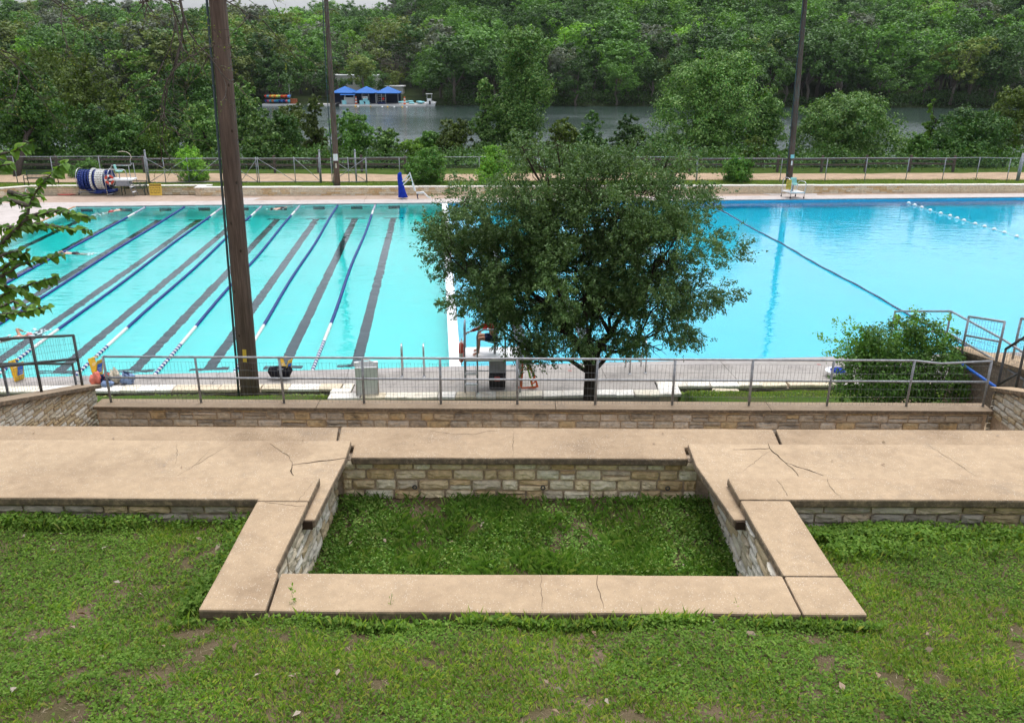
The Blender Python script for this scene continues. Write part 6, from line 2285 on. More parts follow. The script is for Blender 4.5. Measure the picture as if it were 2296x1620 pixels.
# the guard, seated and leaning left with one arm on the rail
gd = thing('person', 'seated lifeguard in a red long-sleeved shirt leaning on the stand rail', 'person', wp((.82, .48, PZ + .50)), None, gs.rotation_euler.z)
J = dict(pelvis=(.06, 0, .05), waist=(0, .02, .24), chest=(-.07, .04, .46), neck=(-.08, .05, .62), head=(-.09, .06, .73), crown=(-.10, .06, .82), shl=(-.14, -.14, .53), ell=(-.42, -.28, .42), wrl=(-.66, -.38, .36), shr=(-.06, .24, .52), elr=(-.16, .34, .28), wrr=(-.34, .28, .16),
         hil=(.0, -.09, .04), knl=(-.42, -.16, .08), anl=(-.44, -.16, -.36), tol=(-.60, -.18, -.41), hir=(.0, .10, .04), knr=(-.42, .15, .08), anr=(-.42, .16, -.36), tor=(-.58, .18, -.41))
JR = {k: (Vector(v), RAD[k]) for k, v in J.items()}
skin_body('body', JR, BODY, M['skin'], gd)
SH_ = [('waist', 'chest'), ('chest', 'shl'), ('shl', 'ell'), ('ell', 'wrm'), ('chest', 'shr'), ('shr', 'elr'), ('elr', 'wrn')]
S = {k: (Vector(J[k]), tuple(x * 1.14 for x in (RAD[k] if hasattr(RAD[k], '__len__') else (RAD[k],) * 2))) for k in ('waist', 'chest', 'shl', 'ell', 'shr', 'elr')}
S['wrm'] = (Vector(J['ell']).lerp(Vector(J['wrl']), .78), (.044, .044))
S['wrn'] = (Vector(J['elr']).lerp(Vector(J['wrr']), .78), (.044, .044))
skin_body('shirt', S, SH_, M['red'], gd, root='waist')
T = {k: (Vector(J[k]), tuple(x * 1.15 for x in (RAD[k] if hasattr(RAD[k], '__len__') else (RAD[k],) * 2))) for k in ('pelvis', 'hil', 'hir')}
T['kl'] = (Vector(J['hil']).lerp(Vector(J['knl']), .7), (.085, .085))
T['kr'] = (Vector(J['hir']).lerp(Vector(J['knr']), .7), (.085, .085))
skin_body('shorts', T, [('pelvis', 'hil'), ('hil', 'kl'), ('pelvis', 'hir'), ('hir', 'kr')], M['navy'], gd)
hand(gd, J['wrl'], Vector(J['wrl']) - Vector(J['ell']), (0, 0, 1), M['skin'], 1.0, 0.8)
hand(gd, J['wrr'], Vector(J['wrr']) - Vector(J['elr']), (0, 0, 1), M['skin'], 1.0, 0.7)
MB().ell((-.075, .065, .795), (.115, .105, .11), 14, 9).build('hair', M['hair'], gd, True)
MB().tube([(-.175, .055, .755), (-.205, .052, .735), (-.18, .055, .722)], [.012, .016, .008], 6).build('nose', M['skin'], gd, True)
for s in (-1, 1): MB().ell((-.172, .058 + s * .035, .765), (.01, .013, .009), 8, 5).build('eye', M['hair'], gd, True)
for s in (-1, 1): MB().ell((-.085, .06 + s * .098, .745), (.02, .010, .032), 8, 6).build('ear', M['skin'], gd, True)

# rescue pole and webbing leaning on the stand
p0, p1 = at(1194, 867, 0.115), wp((Lx + .05, .25, PZ + .42))
o = thing('rescue_pole', 'lime green rescue pole leaning against the lifeguard stand', 'rescue pole', p0)
MB(p0).tube([p0, p1], 0.028, 8).build('shaft', M['lime'], o, True)
for t in (.45, .62, .8): MB(p0).tube([p0.lerp(p1, t - .012), p0.lerp(p1, t + .012)], .034, 8).build('clamp', M['red'], o, True)


def strap(name, label, pts, w, mat, cat):
    pts = [Vector(p) for p in pts]
    vs, fs = [], []
    for i, p in enumerate(pts):
        d = (pts[min(i + 1, len(pts) - 1)] - pts[max(i - 1, 0)]).normalized()
        s = d.cross(Vector((0.1, -1, 0.2))).normalized() * w / 2
        b = s.cross(d).normalized() * 0.008
        vs += [p + s + b, p - s + b, p - s - b, p + s - b]
        if i:
            for k in range(4): fs.append((4 * i - 4 + k, 4 * i - 4 + (k + 1) % 4, 4 * i + (k + 1) % 4, 4 * i + k))
    fs += [(0, 3, 2, 1), tuple(len(vs) - 4 + k for k in range(4))]
    return tag(MB().add(vs, fs).build(name, mat), label, cat)


q = p0.lerp(p1, .5)
strap('webbing', 'orange webbing strap with loops draped down the lime rescue pole', [q + Vector((.06, -.06, .02)), p0.lerp(p1, .3) + Vector((.13, -.06, 0)), p0.lerp(p1, .14) + Vector((.10, -.06, .02)), p0.lerp(p1, .18) + Vector((.02, -.1, .05)), p0 + Vector((-.02, -.08, .12)), p0 + Vector((.10, -.05, .20)), p0 + Vector((.14, -.08, .05)), p0 + Vector((.02, -.10, .02)), p0 + Vector((-.3, -.12, .0)), p0 + Vector((-.42, -.1, .012))], 0.075, M['orange'], 'strap')
c = at(1178, 858, .12)
strap('webbing', 'straight orange strap hanging from the right corner of the lifeguard stand', [wp((Lx + .06, -.03, PZ)), wp((Lx + .05, -.05, .6)), wp((Lx + .03, -.06, .22))], 0.06, M['orange'], 'strap')

# black tote with a raised grey lid
c = at(1115, 872, 0.115)
tb = thing('storage_tote', 'black storage tote with red latch and raised grey lid under the stand', 'tote', c)
MB().box((0, .15, .17), (.46, .34, .34), taper=1.08).build('bin', M['black'], tb, bevel=0.025)
MB().box((0, .15, .355), (.50, .38, .05)).build('rim', M['black'], tb, bevel=0.015)
MB().box((0, -.045, .34), (.16, .03, .14)).build('latch', M['red_paint'], tb, bevel=0.01)
MB().box((0, .345, .56), (.50, .05, .38), M=Matrix.Rotation(-.14, 3, 'X')).build('lid', M['grey_lid'], tb, bevel=0.02)

# white A-frame sign
c = at(823, 887, 0.115)
af = thing('folding_sign', 'blank white plastic A-frame sign standing on the near deck', 'sign', c + Vector((0, .16, 0)), None, 0.10)


def panel(s):
    R = Matrix.Rotation(-s * 0.17, 3, 'X')
    m = MB()
    m.box(Vector((0, s * .175, .45)), (.62, .035, .92), M=R)
    return m


panel(-1).build('front_panel', M['white'], af, bevel=0.012)
panel(1).build('back_panel', M['white'], af, bevel=0.012)
for sx in (-1, 1):
    MB().box((sx * .27, -.085, .945), (.13, .10, .13)).build('hinge_cap', M['white'], af, bevel=0.02)
    MB().add([(sx * .312, -.25, .0), (sx * .312, .25, .0), (sx * .312, .04, .93), (sx * .312, -.09, .93), (sx * .300, -.25, .0), (sx * .300, .25, .0), (sx * .300, .04, .93), (sx * .300, -.09, .93)],
             [(0, 1, 2, 3), (7, 6, 5, 4), (0, 4, 5, 1), (1, 5, 6, 2), (2, 6, 7, 3), (3, 7, 4, 0)]).build('side_web', M['cream_side'], af)
MB().tube([(-.12, -.07, .93), (-.11, -.07, 1.03), (-.06, -.07, 1.06), (.06, -.07, 1.06), (.11, -.07, 1.03), (.12, -.07, .93)], .024, 8).build('handle', M['white'], af, True)
MB().box((0, -.192, .80), (.58, .006, .012), M=Matrix.Rotation(.17, 3, 'X')).build('crease', M['grey_lid'], af)


def wet_sign(label, p, rz):
    o = thing('wet_floor_sign', label, 'floor sign', p, 'yellow folding signs along the near pool edge', rz)
    for s in (-1, 1):
        R = Matrix.Rotation(-s * 0.30, 3, 'X')
        b = MB()
        b.box(Vector((0, s * .10, .30)), (.30, .02, .62), M=R, taper=0.72)
        b.build('panel', M['yellow'], o, bevel=0.006)
        c0 = Vector((0, s * .118, .33))
        MB().box(c0 + Vector((0, s * .003, 0)), (.17, .006, .30), M=R).build('blue_notice', M['denim'] if False else M['blue_bright'], o)
        for k in range(5):
            h = .44 - k * .055
            MB().box(Vector((0, s * (.124 + (.33 - h) * .31), h)), (.13 - .015 * (k % 2), .004, .014), M=R).build('print_line', M['white_dirty'], o)
    MB().tube([(-.10, 0, .60), (-.05, 0, .655), (.05, 0, .655), (.10, 0, .60)], .018, 8).build('handle', M['yellow'], o, True)
    return o


wet_sign('yellow wet-floor sign at the far left, seen through the stair handrail', at(44, 852, .125), 1.15)
wet_sign('yellow wet-floor sign behind the heap of clothes', at(221, 846, .125), 1.15)
wet_sign('yellow wet-floor sign half behind the black sports bag', at(643, 846, .125), 1.15)

# clothes and bag on the low wall
R9 = np.random.default_rng(77)


def cloth_heap(name, label, p, r, mats, cat='clothing'):
    o = thing(name, label, cat, p, 'clothes heaped on the low wall')
    for k, mt in enumerate(mats):
        me = bpy.data.meshes.new('fold')
        bm = bmesh.new()
        bmesh.ops.create_icosphere(bm, subdivisions=3, radius=1)
        ph = R9.uniform(0, 6, 6)
        for v in bm.verts:
            q = v.co
            n_ = 1 + 0.20 * math.sin(5 * q.x + ph[0] + 3 * q.z) + 0.16 * math.sin(7 * q.y + ph[1] + 4 * q.x) + 0.10 * math.sin(13 * q.z + ph[2] + 9 * q.x)
            v.co = Vector((q.x * r[0] * n_, q.y * r[1] * n_, max(0.0, q.z * n_ * 0.75 + 0.42) * r[2]))
        bm.to_mesh(me); bm.free()
        me.materials.append(mt)
        me.polygons.foreach_set('use_smooth', [True] * len(me.polygons))
        l = link('fold', me, o, Vector((R9.uniform(-.3, .3) * r[0], R9.uniform(-.2, .2) * r[1], 0.0)) if k else None)
        if k: l.scale = (.7, .7, 1.12)
    return o


cloth_heap('towel', 'crumpled salmon pink towel at the left end of the clothes heap', at(217, 858, .158), (.15, .14, .26), [M['salmon']])
cloth_heap('jacket', 'dark navy clothing heaped between the pink towel and cream hat', at(241, 855, .158), (.24, .16, .22), [M['navy'], M['salmon']])
cloth_heap('shirt', 'pale blue garment lying in front of the navy clothing', at(240, 865, .150), (.17, .10, .13), [M['denim']])
cloth_heap('hat', 'cream coloured cloth bundle in the middle of the clothes heap', at(258, 856, .158), (.16, .14, .30), [M['linen'], M['linen']])
cloth_heap('jeans', 'blue and navy garments at the right end of the clothes heap', at(287, 858, .158), (.20, .15, .25), [M['denim'], M['navy']])
c = at(628, 849, .158)
bg = thing('sports_bag', 'black sports bag with grey opening on the low wall by the big pole', 'bag', c)
m = MB()
m.tube([(-.32, .1, .15), (-.29, .1, .17), (-.1, .1, .19), (.1, .1, .18), (.28, .1, .19), (.33, .1, .16)], [.10, .16, .18, .175, .17, .09], 14)
m.build('body', M['black_cloth'], bg, True)
MB().ell((.03, .02, .31), (.13, .07, .02), 12, 5).build('opening', M['grey_lid'], bg, True)
for s in (-.10, .14): MB().tube([(s - .1, -.02, .26), (s - .06, -.02, .38), (s + .05, -.02, .40), (s + .1, -.02, .27)], .014, 6).build('handle', M['black_cloth'], bg, True)
c = at(1880, 846, .158)
o = thing('tub', 'shallow white tub with blue cloth inside, beside the dark bush', 'tub', c + Vector((0, .2, 0)))
MB().lathe((0, 0, 0), [(.20, 0), (.27, .03), (.33, .13), (.34, .15), (.31, .15), (.25, .06)], 20).build('basin', M['white'], o, True)
MB().ell((.06, .05, .15), (.24, .2, .07), 12, 7).build('cloth', M['blue_cover'], o, True)
c = at(1625, 897, .10)
c.z = float(slope_z(c.x, c.y)) + 0.03
tag(MB().prism(wobble([(c.x - .4, c.y - .04), (c.x + .38, c.y - .06), (c.x + .36, c.y + .12), (c.x - .34, c.y + .16)], .03, .2), c.z - .02, c.z + .04).build('stone_slab', M['flag']), 'flat broken white stone slab lying in the grass strip', 'stone')

# ------------------------------------------------------------------ far deck furniture
def lw(o, v):
    return Vector(o.location) + Matrix.Rotation(o.rotation_euler.z, 3, 'Z') @ Vector(v)


# rope reel
c = at(215, 437.5, DZ)
rl = thing('rope_reel', 'wheeled reel wound with blue and white lane ropes on the far deck', 'reel', c + Vector((0, .45, 0)), None, 0.02)
AX = 1.02
Lr = 2.25


def wheel(x):
    return MB().torus((x, 0, AX), .70, .022, 'X', 28, 6)


wind = [(-1.02, -.62, .62, 'blue_float'), (-.60, -.40, .60, 'blue_float'), (-.38, -.20, .63, 'blue_float'), (-.19, -.03, .71, 'white_float'), (-.03, .13, .62, 'blue_float'), (.13, .37, .64, 'white_float'), (.37, .52, .63, 'white_float'), (.53, .67, .62, 'white_float'), (.68, 1.02, .62, 'blue_float')]
for (x0, x1, r, mt) in wind:
    m = MB()
    nring = max(1, int((x1 - x0) / .12))
    for j in range(nring):
        xc = x0 + (j + .5) * (x1 - x0) / nring
        sag = random.uniform(0, .04)
        m.torus((xc, 0, AX - .02 - sag), r - .07 + sag, .065, 'X', 40, 6)
        for q in range(26):
            a = 2 * math.pi * q / 26 + j
            R_ = Matrix.Rotation(-a, 3, 'X')
            p = Vector((xc, (r + sag) * math.cos(a), AX - .02 - sag + (r + sag) * math.sin(a)))
            m.box(p, (.115, .03, .085), M=Matrix.Rotation(a, 3, 'X'))
    m.build('wound_rope', M[mt], rl, True)
MB().cyl((-1.08, 0, AX), (1.08, 0, AX), .48, n=20).build('drum', M['navy'], rl, True)
m = MB()
for k in range(26): m.torus((random.uniform(-.55, 1.0), random.uniform(-.2, .25), .12 + random.uniform(0, .22)), random.uniform(.25, .42), .06, 'Z', 18, 5)
m.build('slack_rope', M['blue_float'], rl, True, kind='stuff')
for x in (-Lr / 2, Lr / 2):
    wheel(x * .93).build('end_ring', M['steel_bright'], rl, True)
    MB().tube([(x, -.42, .06), (x * .98, 0, AX), (x, .42, .06)], .026, 8).build('end_frame', M['steel'], rl, True)
    MB().tube([(x, -.42, .09), (x, .42, .09)], .026, 8).build('foot_bar', M['steel'], rl, True)
    for y in (-.42, .42): MB().cyl((x - .025, y, .055), (x + .025, y, .055), .055, n=12).build('caster', M['black'], rl, True)
MB().tube([(-Lr / 2, -.42, .22), (Lr / 2, -.42, .22)], .024, 8).build('front_bar', M['steel'], rl, True)

# tall lifeguard chair beside it
c = at(242, 440.5, DZ)
tc = thing('lifeguard_chair', 'tall tubular lifeguard chair with ladder and pale teal seat beside the rope reel', 'lifeguard chair', c, None, 0.04)
PZ2 = 1.02
parts(tc, [('leg', [(0, 0, 0), (-.06, .05, 1.55), (0, .06, 1.70), (.12, .06, 1.75), (1.2, .06, 1.75), (1.34, .06, 1.68), (1.38, .06, 1.55), (1.42, .06, PZ2)], .026, M['steel_bright']),
           ('leg', [(.12, .95, 0), (.06, .95, 1.7), (.14, .95, 1.9), (1.3, .95, 1.9), (1.45, .95, 1.95), (1.50, .95, 2.05)], .026, M['steel_bright']),
           ('foot_bar', [(0, 0, .12), (.45, .9, .12)], .026, M['steel']), ('ladder_rail', [(1.42, .06, PZ2), (1.72, -.05, .0)], .024, M['steel']), ('ladder_rail', [(1.46, .42, 1.9), (1.50, .42, PZ2), (1.90, .30, 0)], .024, M['steel']),
           ('leg', [(1.58, .95, 2.06), (1.62, .95, PZ2), (2.12, .95, 0)], .024, M['steel']), ('canopy_pole', [(1.50, .7, 1.9), (1.52, .7, 2.25)], .02, M['steel']),
           ('canopy_arm', [(1.50, .7, 2.25), (1.62, .7, 2.45), (1.56, .7, 2.66), (1.36, .7, 2.80), (1.1, .7, 2.84), (.78, .7, 2.80)], .024, M['linen'])])
MB().box((.95, .5, PZ2 + .04), (1.5, .95, .09)).build('platform', M['white'], tc, bevel=0.015)
MB().box((1.0, .42, PZ2 - .18), (.78, .7, .34)).build('locker', M['grey_lid'], tc, bevel=0.015)
for t in (.40, .72):
    MB().box((1.44 + .36 * t, .14, PZ2 * (1 - t)), (.14, .36, .05)).build('step', M['white'], tc, bevel=0.01)
MB().cyl((.75, .5, PZ2 + .08), (.75, .5, PZ2 + .50), .03, n=8).build('seat_post', M['steel'], tc, True)
m = MB()
chair_shell(m, (.75, .5, PZ2 + .56), 0.15)
m.build('seat', M['teal_seat'], tc, True)
ring_buoy('red ring buoy with white bands hung on the tall chair by the rope reel', lw(tc, (.28, -.03, 1.10)), 0.24, 0.068, 'Y', rz=.04)


def bench(label, p, rz, L=1.35):
    o = thing('park_bench', label, 'bench', p, 'dark green slatted benches on the far deck', rz)
    n = int(L / .085)
    for i in range(n):
        x = -L / 2 + L * (i + .5) / n
        MB().tube([(x, -.22, .46), (x, .0, .43), (x, .17, .44), (x, .23, .52), (x, .30, .90)], .016, 5).build('slat', M['green_bench'], o)
    for y, z in ((-.22, .46), (.19, .47), (.30, .90), (.26, .68)):
        MB().tube([(-L / 2, y, z), (L / 2, y, z)], .024, 6).build('rail', M['green_bench'], o, True)
    for x in (-L / 2, L / 2):
        MB().tube([(x, -.24, 0), (x, -.22, .64), (x, .05, .66), (x, .28, .62)], .028, 6).build('arm_frame', M['green_bench'], o, True)
        MB().tube([(x, .32, 0), (x, .24, .45), (x, .32, .92)], .028, 6).build('leg', M['green_bench'], o, True)
    return o


bp_ = at(317, 431.5, DZ)
bench('dark green slatted bench right of the tall lifeguard chair', (bp_.x, FW0(bp_.x) + 0.9 - 0.45, DZ), 0.05, 1.5)
bench('dark green slatted bench at far left, half hidden by the hanging branch', (at(78, 420, .6).x, FW0(-32) + 1.7, .62), 0.05, 2.0)
# yellow notice leaning on the far wall
c = at(350, 439.5, DZ)
ys_ = thing('notice_board', 'yellow caution notice board leaning against the far stone wall', 'sign', c, None, 0.05)
Rt = Matrix.Rotation(-0.12, 3, 'X')
MB().box(Rt @ Vector((0, 0, .42)), (.80, .025, .76), M=Rt).build('board', M['yellow_sign'], ys_, bevel=0.006)
MB().box(Rt @ Vector((0, -.016, .70)), (.74, .006, .13), M=Rt).build('header_band', M['ink_soft'], ys_)
Rx = Rt @ Matrix.Rotation(math.pi / 2, 3, 'X')
text('CAUTION', .135, c + Rt @ Vector((0, -.022, .652)), 0, M['yellow_sign'], ys_, 'lettering', M3=Rx, ax='CENTER').location = Rt @ Vector((0, -.022, .652))
for k in range(4):
    zc = .545 - k * .115
    x = -.34
    while x < .32:
        w = random.uniform(.08, .2)
        w = min(w, .34 - x)
        MB().box(Rt @ Vector((x + w / 2, -.0145, zc)), (w, .004, .045), M=Rt).build('print_line', M['ink_soft'], ys_)
        x += w + .035

# pool lift
c = at(903, 446, DZ)
pl = thing('pool_lift', 'disabled pool lift with blue cover and white folding arm on far deck', 'pool lift', c)
prof = [(-.28, .14, .12), (-.27, .30, .16), (-.16, .14, .45), (-.17, .03, .9), (-.18, -.08, 1.3), (-.16, -.12, 1.60), (-.08, -.06, 1.70)]
m = MB()
rings = [(.02, .06, .33, .22, .10), (.0, .03, .30, .2, .20), (-.05, 0, .22, .16, .55), (-.09, 0, .185, .15, 1.0), (-.13, 0, .16, .13, 1.35), (-.14, 0, .13, .11, 1.60), (-.10, 0, .07, .07, 1.72)]
n = 14
vs, fs = [], []
for (x, y, a, b, z) in rings:
    for k in range(n):
        t = 2 * math.pi * k / n
        w = 1 + .07 * math.sin(5 * t + z * 3)
        vs.append((x + a * w * math.cos(t), y + b * w * math.sin(t), z))
for i in range(len(rings) - 1):
    for k in range(n):
        q, r_ = i * n + k, i * n + (k + 1) % n
        fs.append((q, r_, r_ + n, q + n))
fs += [tuple(range(n))[::-1], tuple((len(rings) - 1) * n + k for k in range(n))]
m.add(vs, fs).build('cover', M['blue_cover'], pl, True)
MB().cyl((0, 0, 0), (0, 0, .15), .06, n=10).build('mast_foot', M['white'], pl, True)
for nm, a, b, w in (('upper_arm', (.0, -.05, 1.12), (.54, -.05, 1.66), .085), ('lower_arm', (.06, -.05, .92), (.56, -.05, 1.40), .085), ('drop_arm', (.52, -.05, 1.72), (.84, -.05, .60), .085), ('actuator', (.70, -.06, 1.0), (.84, -.06, .55), .15),
                    ('seat_link', (.84, -.05, .60), (.95, -.05, .36), .05), ('seat', (.95, -.05, .40), (1.40, -.05, .44), .14), ('leg_rest', (1.38, -.05, .44), (1.68, -.05, .14), .10), ('foot_plate', (1.66, -.05, .14), (1.86, -.05, .10), .10)):
    MB().beam(a, b, w, w * .8).build(nm, M['white'], pl, bevel=0.012)
MB().tube([(.97, -.05, .38), (.98, -.05, .15), (1.02, -.05, .0)], .035, 6).build('strap', M['navy'], pl, True)

# low wheeled lifeguard chair on the right
c = at(1791, 446, DZ)
lc = thing('lifeguard_chair', 'low wheeled lifeguard chair with white platform by the tall lamp pole', 'lifeguard chair', c + Vector((-.55, .1, 0)), None, .05)
parts(lc, [('hoop', [(0, 0, .06), (0, 0, 1.0), (-.02, .08, 1.12), (-.10, .38, 1.30), (-.20, .72, 1.30), (-.28, .86, 1.16), (-.30, .88, .06)], .026, M['steel_bright']), ('hoop', [(.92, 0, .06), (.98, 0, .92), (.95, .14, 1.08), (.82, .6, 1.08), (.72, .8, .98), (.68, .88, .06)], .026, M['steel_bright']),
           ('brace', [(.1, .8, .22), (.66, .82, .22)], .022, M['steel_dark']), ('seat_post', [(.28, .5, .42), (.30, .5, .82)], .05, M['grey_lid'])])
MB().add([(-.02, -.02, .36), (.98, -.02, .36), (.72, .92, .36), (-.32, .92, .36), (-.02, -.02, .43), (.98, -.02, .43), (.72, .92, .43), (-.32, .92, .43)], [(3, 2, 1, 0), (4, 5, 6, 7), (0, 1, 5, 4), (1, 2, 6, 5), (2, 3, 7, 6), (3, 0, 4, 7)]).build('platform', M['white'], lc, bevel=0.008)
for x, y in ((0, 0), (.92, 0), (-.30, .88), (.68, .88)): MB().cyl((x - .03, y, .06), (x + .03, y, .06), .06, n=12).build('wheel', M['black'], lc, True)
m = MB()
chair_shell(m, (.33, .5, .88), math.radians(-95), 1.0)
m.build('seat', M['teal_seat'], lc, True)
o = thing('notice_board', 'small yellow notice board hung on the low wheeled lifeguard chair', 'sign', lw(lc, (-.16, .10, .95)), None, -.55)
MB().box((0, 0, -.02), (.34, .02, .62)).build('board', M['yellow_sign'], o, bevel=0.006)
for k in range(5): MB().box((0, -.012, .2 - k * .1), (.26, .004, .03)).build('print_line', M['ink_soft'], o)
ring_buoy('red ring buoy tucked behind the small yellow notice on the low chair', lw(lc, (.02, .40, .82)), .24, .06, 'X', rz=.05)

# ------------------------------------------------------------------ fences beyond the pool
def fxy(px, z=0.66):
    "point on the chain link fence line in photo column px"
    lo, hi = -70.0, 80.0
    for _ in range(40):
        mid = (lo + hi) / 2
        x, y = mid, FN(mid)
        q = Vector((x, y, z - HC))
        f_ = q.y * math.cos(PITCH) - q.z * math.sin(PITCH)
        u = F * q.x / f_
        v = F * (q.y * math.sin(PITCH) + q.z * math.cos(PITCH)) / f_
        if CX + u * math.cos(ROLL) + v * math.sin(ROLL) < px: lo = mid
        else: hi = mid
    x = (lo + hi) / 2
    return Vector((x, FN(x), float(fl_z(x, FN(x)))))


def chain(parent, a, b, h):
    "chain link as fine crossing wires"
    vs, fs = [], []
    L = (b - a).length
    n = int((L + h) / .10)
    d = (b - a).normalized()
    for s in (1, -1):
        for i in range(-int(h / .10), int(L / .10) + 1):
            x0, x1 = i * .10, i * .10 + h
            z0, z1 = (0, h) if s > 0 else (h, 0)
            if x0 < 0: z0 += (-x0) * s; x0 = 0
            if x1 > L: z1 -= (x1 - L) * s; x1 = L
            if x1 <= x0: continue
            p, q = a + d * x0 + Vector((0, 0, z0 + .04)), a + d * x1 + Vector((0, 0, z1 + .04))
            k = len(vs)
            w = Vector((0, 0, .0022))
            vs += [p + w, p - w, q - w, q + w]
            fs.append((k, k + 1, k + 2, k + 3))
    return MB(parent.location).add(vs, fs).build('chain_link', M['wire'], parent, kind='stuff')


def fence(label, pxs, h, rails=(1.0,), tall=(), name='chain_link_fence', lean=.04, link_=True):
    P_ = [fxy(px) for px in pxs]
    o = thing(name, label, 'fence' if 'fence' in name else 'gate', P_[0])
    for i, p in enumerate(P_):
        MB(o.location).tube([p - Vector((0, 0, .1)), p + Vector((random.uniform(-lean, lean), 0, h + .03))], .03, 7).build('post', M['steel'], o, True)
    for r_ in rails:
        MB(o.location).tube([p + Vector((0, 0, h * r_)) for p in P_], .024, 6).build('rail', M['steel'], o, True)
    if link_: chain(o, P_[0], P_[-1], h - .06)
    return o, P_


FH = 1.80
fence('grey chain-link fence section behind the rope reel, left of the gates', [-120, -40, 40, 122, 229, 330], FH)
fence('grey chain-link fence section between gate posts and the live oak, around the lift', [823, 897, 985, 1075, 1165, 1258, 1350, 1455, 1560], 1.72)
fence('long grey chain-link fence right of the live oak as far as the end post', [1562, 1655, 1748, 1849, 1938, 2030, 2112, 2187, 2257, 2278], 1.60)


def gate(label, pxs, h, braces, rails=(.04, .97)):
    o, P_ = fence(label, pxs, h, rails, name='pipe_gate', lean=0)
    for (i, za, j, zb) in braces:
        MB(o.location).tube([P_[i] + Vector((0, -.03, h * za)), P_[j] + Vector((0, -.03, h * zb))], .02, 6).build('brace', M['steel'], o, True)
    return o


gate('braced pipe gate left of the big pole, behind the round bright shrub', [336, 372, 425, 497], 1.72, [(0, .97, 2, .05), (0, .05, 2, .97), (2, .05, 3, .97)], (.04, .5, .97))
gate('braced pipe gate right of the big pole with diagonal tubes', [499, 540, 578, 582, 663, 718], 1.72, [(0, .97, 2, .05), (2, .05, 2, .97), (1, .05, 3, .97), (3, .97, 4, .04), (4, .97, 5, .1)], (.04, .97))
gate('short braced gate leaf with crossed tubes right of the slim pole', [745, 783, 822], 1.72, [(0, .97, 2, .05), (0, .05, 2, .97)], (.04, .5, .97))
GP = 'tall square gate posts in the far fence'
for px, lab in ((333, 'thick gate post left of the round bright shrub, at the left gate'), (720, 'thick gate post just left of the slim wooden pole'), (799, 'thick gate post behind the crossed gate leaf right of the slim pole')):
    p = fxy(px)
    o = thing('gate_post', lab, 'post', p, GP)
    MB().tube([(0, .06, -.1), (0, .06, 2.15)], .058, 10).build('shaft', M['steel'], o, True)
    MB().lathe((0, .06, 2.15), [(.075, 0), (.075, .05), (.03, .12)], 10).build('finial', M['steel'], o, True)
p = fxy(2281)
o = thing('gate_post', 'thick pale end post of the far fence at the right edge', 'post', p)
MB().tube([(0, 0, -.2), (.06, 0, 1.95)], .11, 12).build('shaft', M['steel'], o, True)

# split rail fence along the path
WN = lambda x: 64.75 + 0.043 * x


def wfence(label, px0, px1, step, h=1.25):
    pts = []
    px = px0
    while px <= px1:
        p = fxy(px)
        x = p.x * 64.75 / 60.15
        y = WN(x)
        pts.append(Vector((x, y, float(fl_z(x, min(y, 66))) - .0)))
        px += step
    o = thing('rail_fence', label, 'fence', pts[0])
    for p in pts: MB(o.location).box(p + Vector((0, 0, h / 2 - .05)), (.17, .17, h + .1)).build('post', M['wood_old'], o, bevel=.015)
    for a, b in zip(pts[:-1], pts[1:]):
        for hh in (.58, .98):
            MB(o.location).beam(a + Vector((random.uniform(-.1, .1), -.03, hh + random.uniform(-.04, .04))), b + Vector((.1, -.03, hh + random.uniform(-.04, .04))), .07, .14).build('rail', M['wood_old'], o)


wfence('weathered two-rail timber fence behind the path on the left half', -60, 930, 97)
wfence('weathered two-rail timber fence behind the path on the right half', 1250, 2225, 98)
for px, py, Y_, lab, sz in ((1214, 364, None, 'white board on the far fence, glimpsed through the live oak crown', (1.0, .05, .55)), (1311, 393, None, 'small white board leaning on the lawn, glimpsed through the live oak', (.42, .05, .42))):
    p = fxy(px)
    z = aty(px, py, p.y).z
    tag(MB().box((p.x, p.y - .12, max(z, .85)), sz, M=Matrix.Rotation(.12 if sz[0] > .9 else .75, 3, 'Y')).build('white_board', M['white'], bevel=.01), lab, 'board')

# ------------------------------------------------------------------ the boat hire dock across the lake
DY, DKZ = 208.5, -3.05
ppm_d = lambda px: aty(px, 235, DY).x


def dk(px): return aty(px, 235, DY).x


m = MB()
dock = thing('floating_dock', 'long pale floating dock on the far side of the lake', 'dock', (dk(800), DY, LAKE_Z))
for (a, b, d0, d1) in ((588, 668, 0, 3), (690, 760, 0, 4), (752, 955, 0, 7.5)):
    MB(dock.location).box(((dk(a) + dk(b)) / 2, DY + (d0 + d1) / 2, DKZ - .15), (dk(b) - dk(a), d1 - d0, .3)).build('deck', M['dock'], dock)
    MB(dock.location).box(((dk(a) + dk(b)) / 2, DY + d0 - .06, DKZ - .2), (dk(b) - dk(a), .1, .45)).build('edge_board', M['dock_edge'], dock)


def hut(label, cx, front, w=5.9):
    c = Vector((dk(cx), DY + 4.2, DKZ))
    o = thing('dock_hut', label, 'hut', c, 'blue roofed huts on the boat dock')
    hw, e, ap = w / 2, 2.55, 3.95
    vs = [(-hw, -hw, e), (hw, -hw, e), (hw, hw, e), (-hw, hw, e), (0, 0, ap), (-hw, -hw, e - .12), (hw, -hw, e - .12), (hw, hw, e - .12), (-hw, hw, e - .12)]
    MB().add(vs, [(0, 1, 4), (1, 2, 4), (2, 3, 4), (3, 0, 4), (5, 6, 1, 0), (6, 7, 2, 1), (7, 8, 3, 2), (8, 5, 0, 3), (8, 7, 6, 5)]).build('roof', M['tarp_blue'], o)
    for x in (-hw + .3, hw - .3):
        for y in (-hw + .3, hw - .3): MB().cyl((x, y, 0), (x, y, e), .07, n=6).build('post', M['steel'], o)
    MB().box((0, hw - .5, 1.2), (w - .5, .1, 2.4)).build('back_wall', M['dark_wall'], o)
    front(o, hw)
    return o


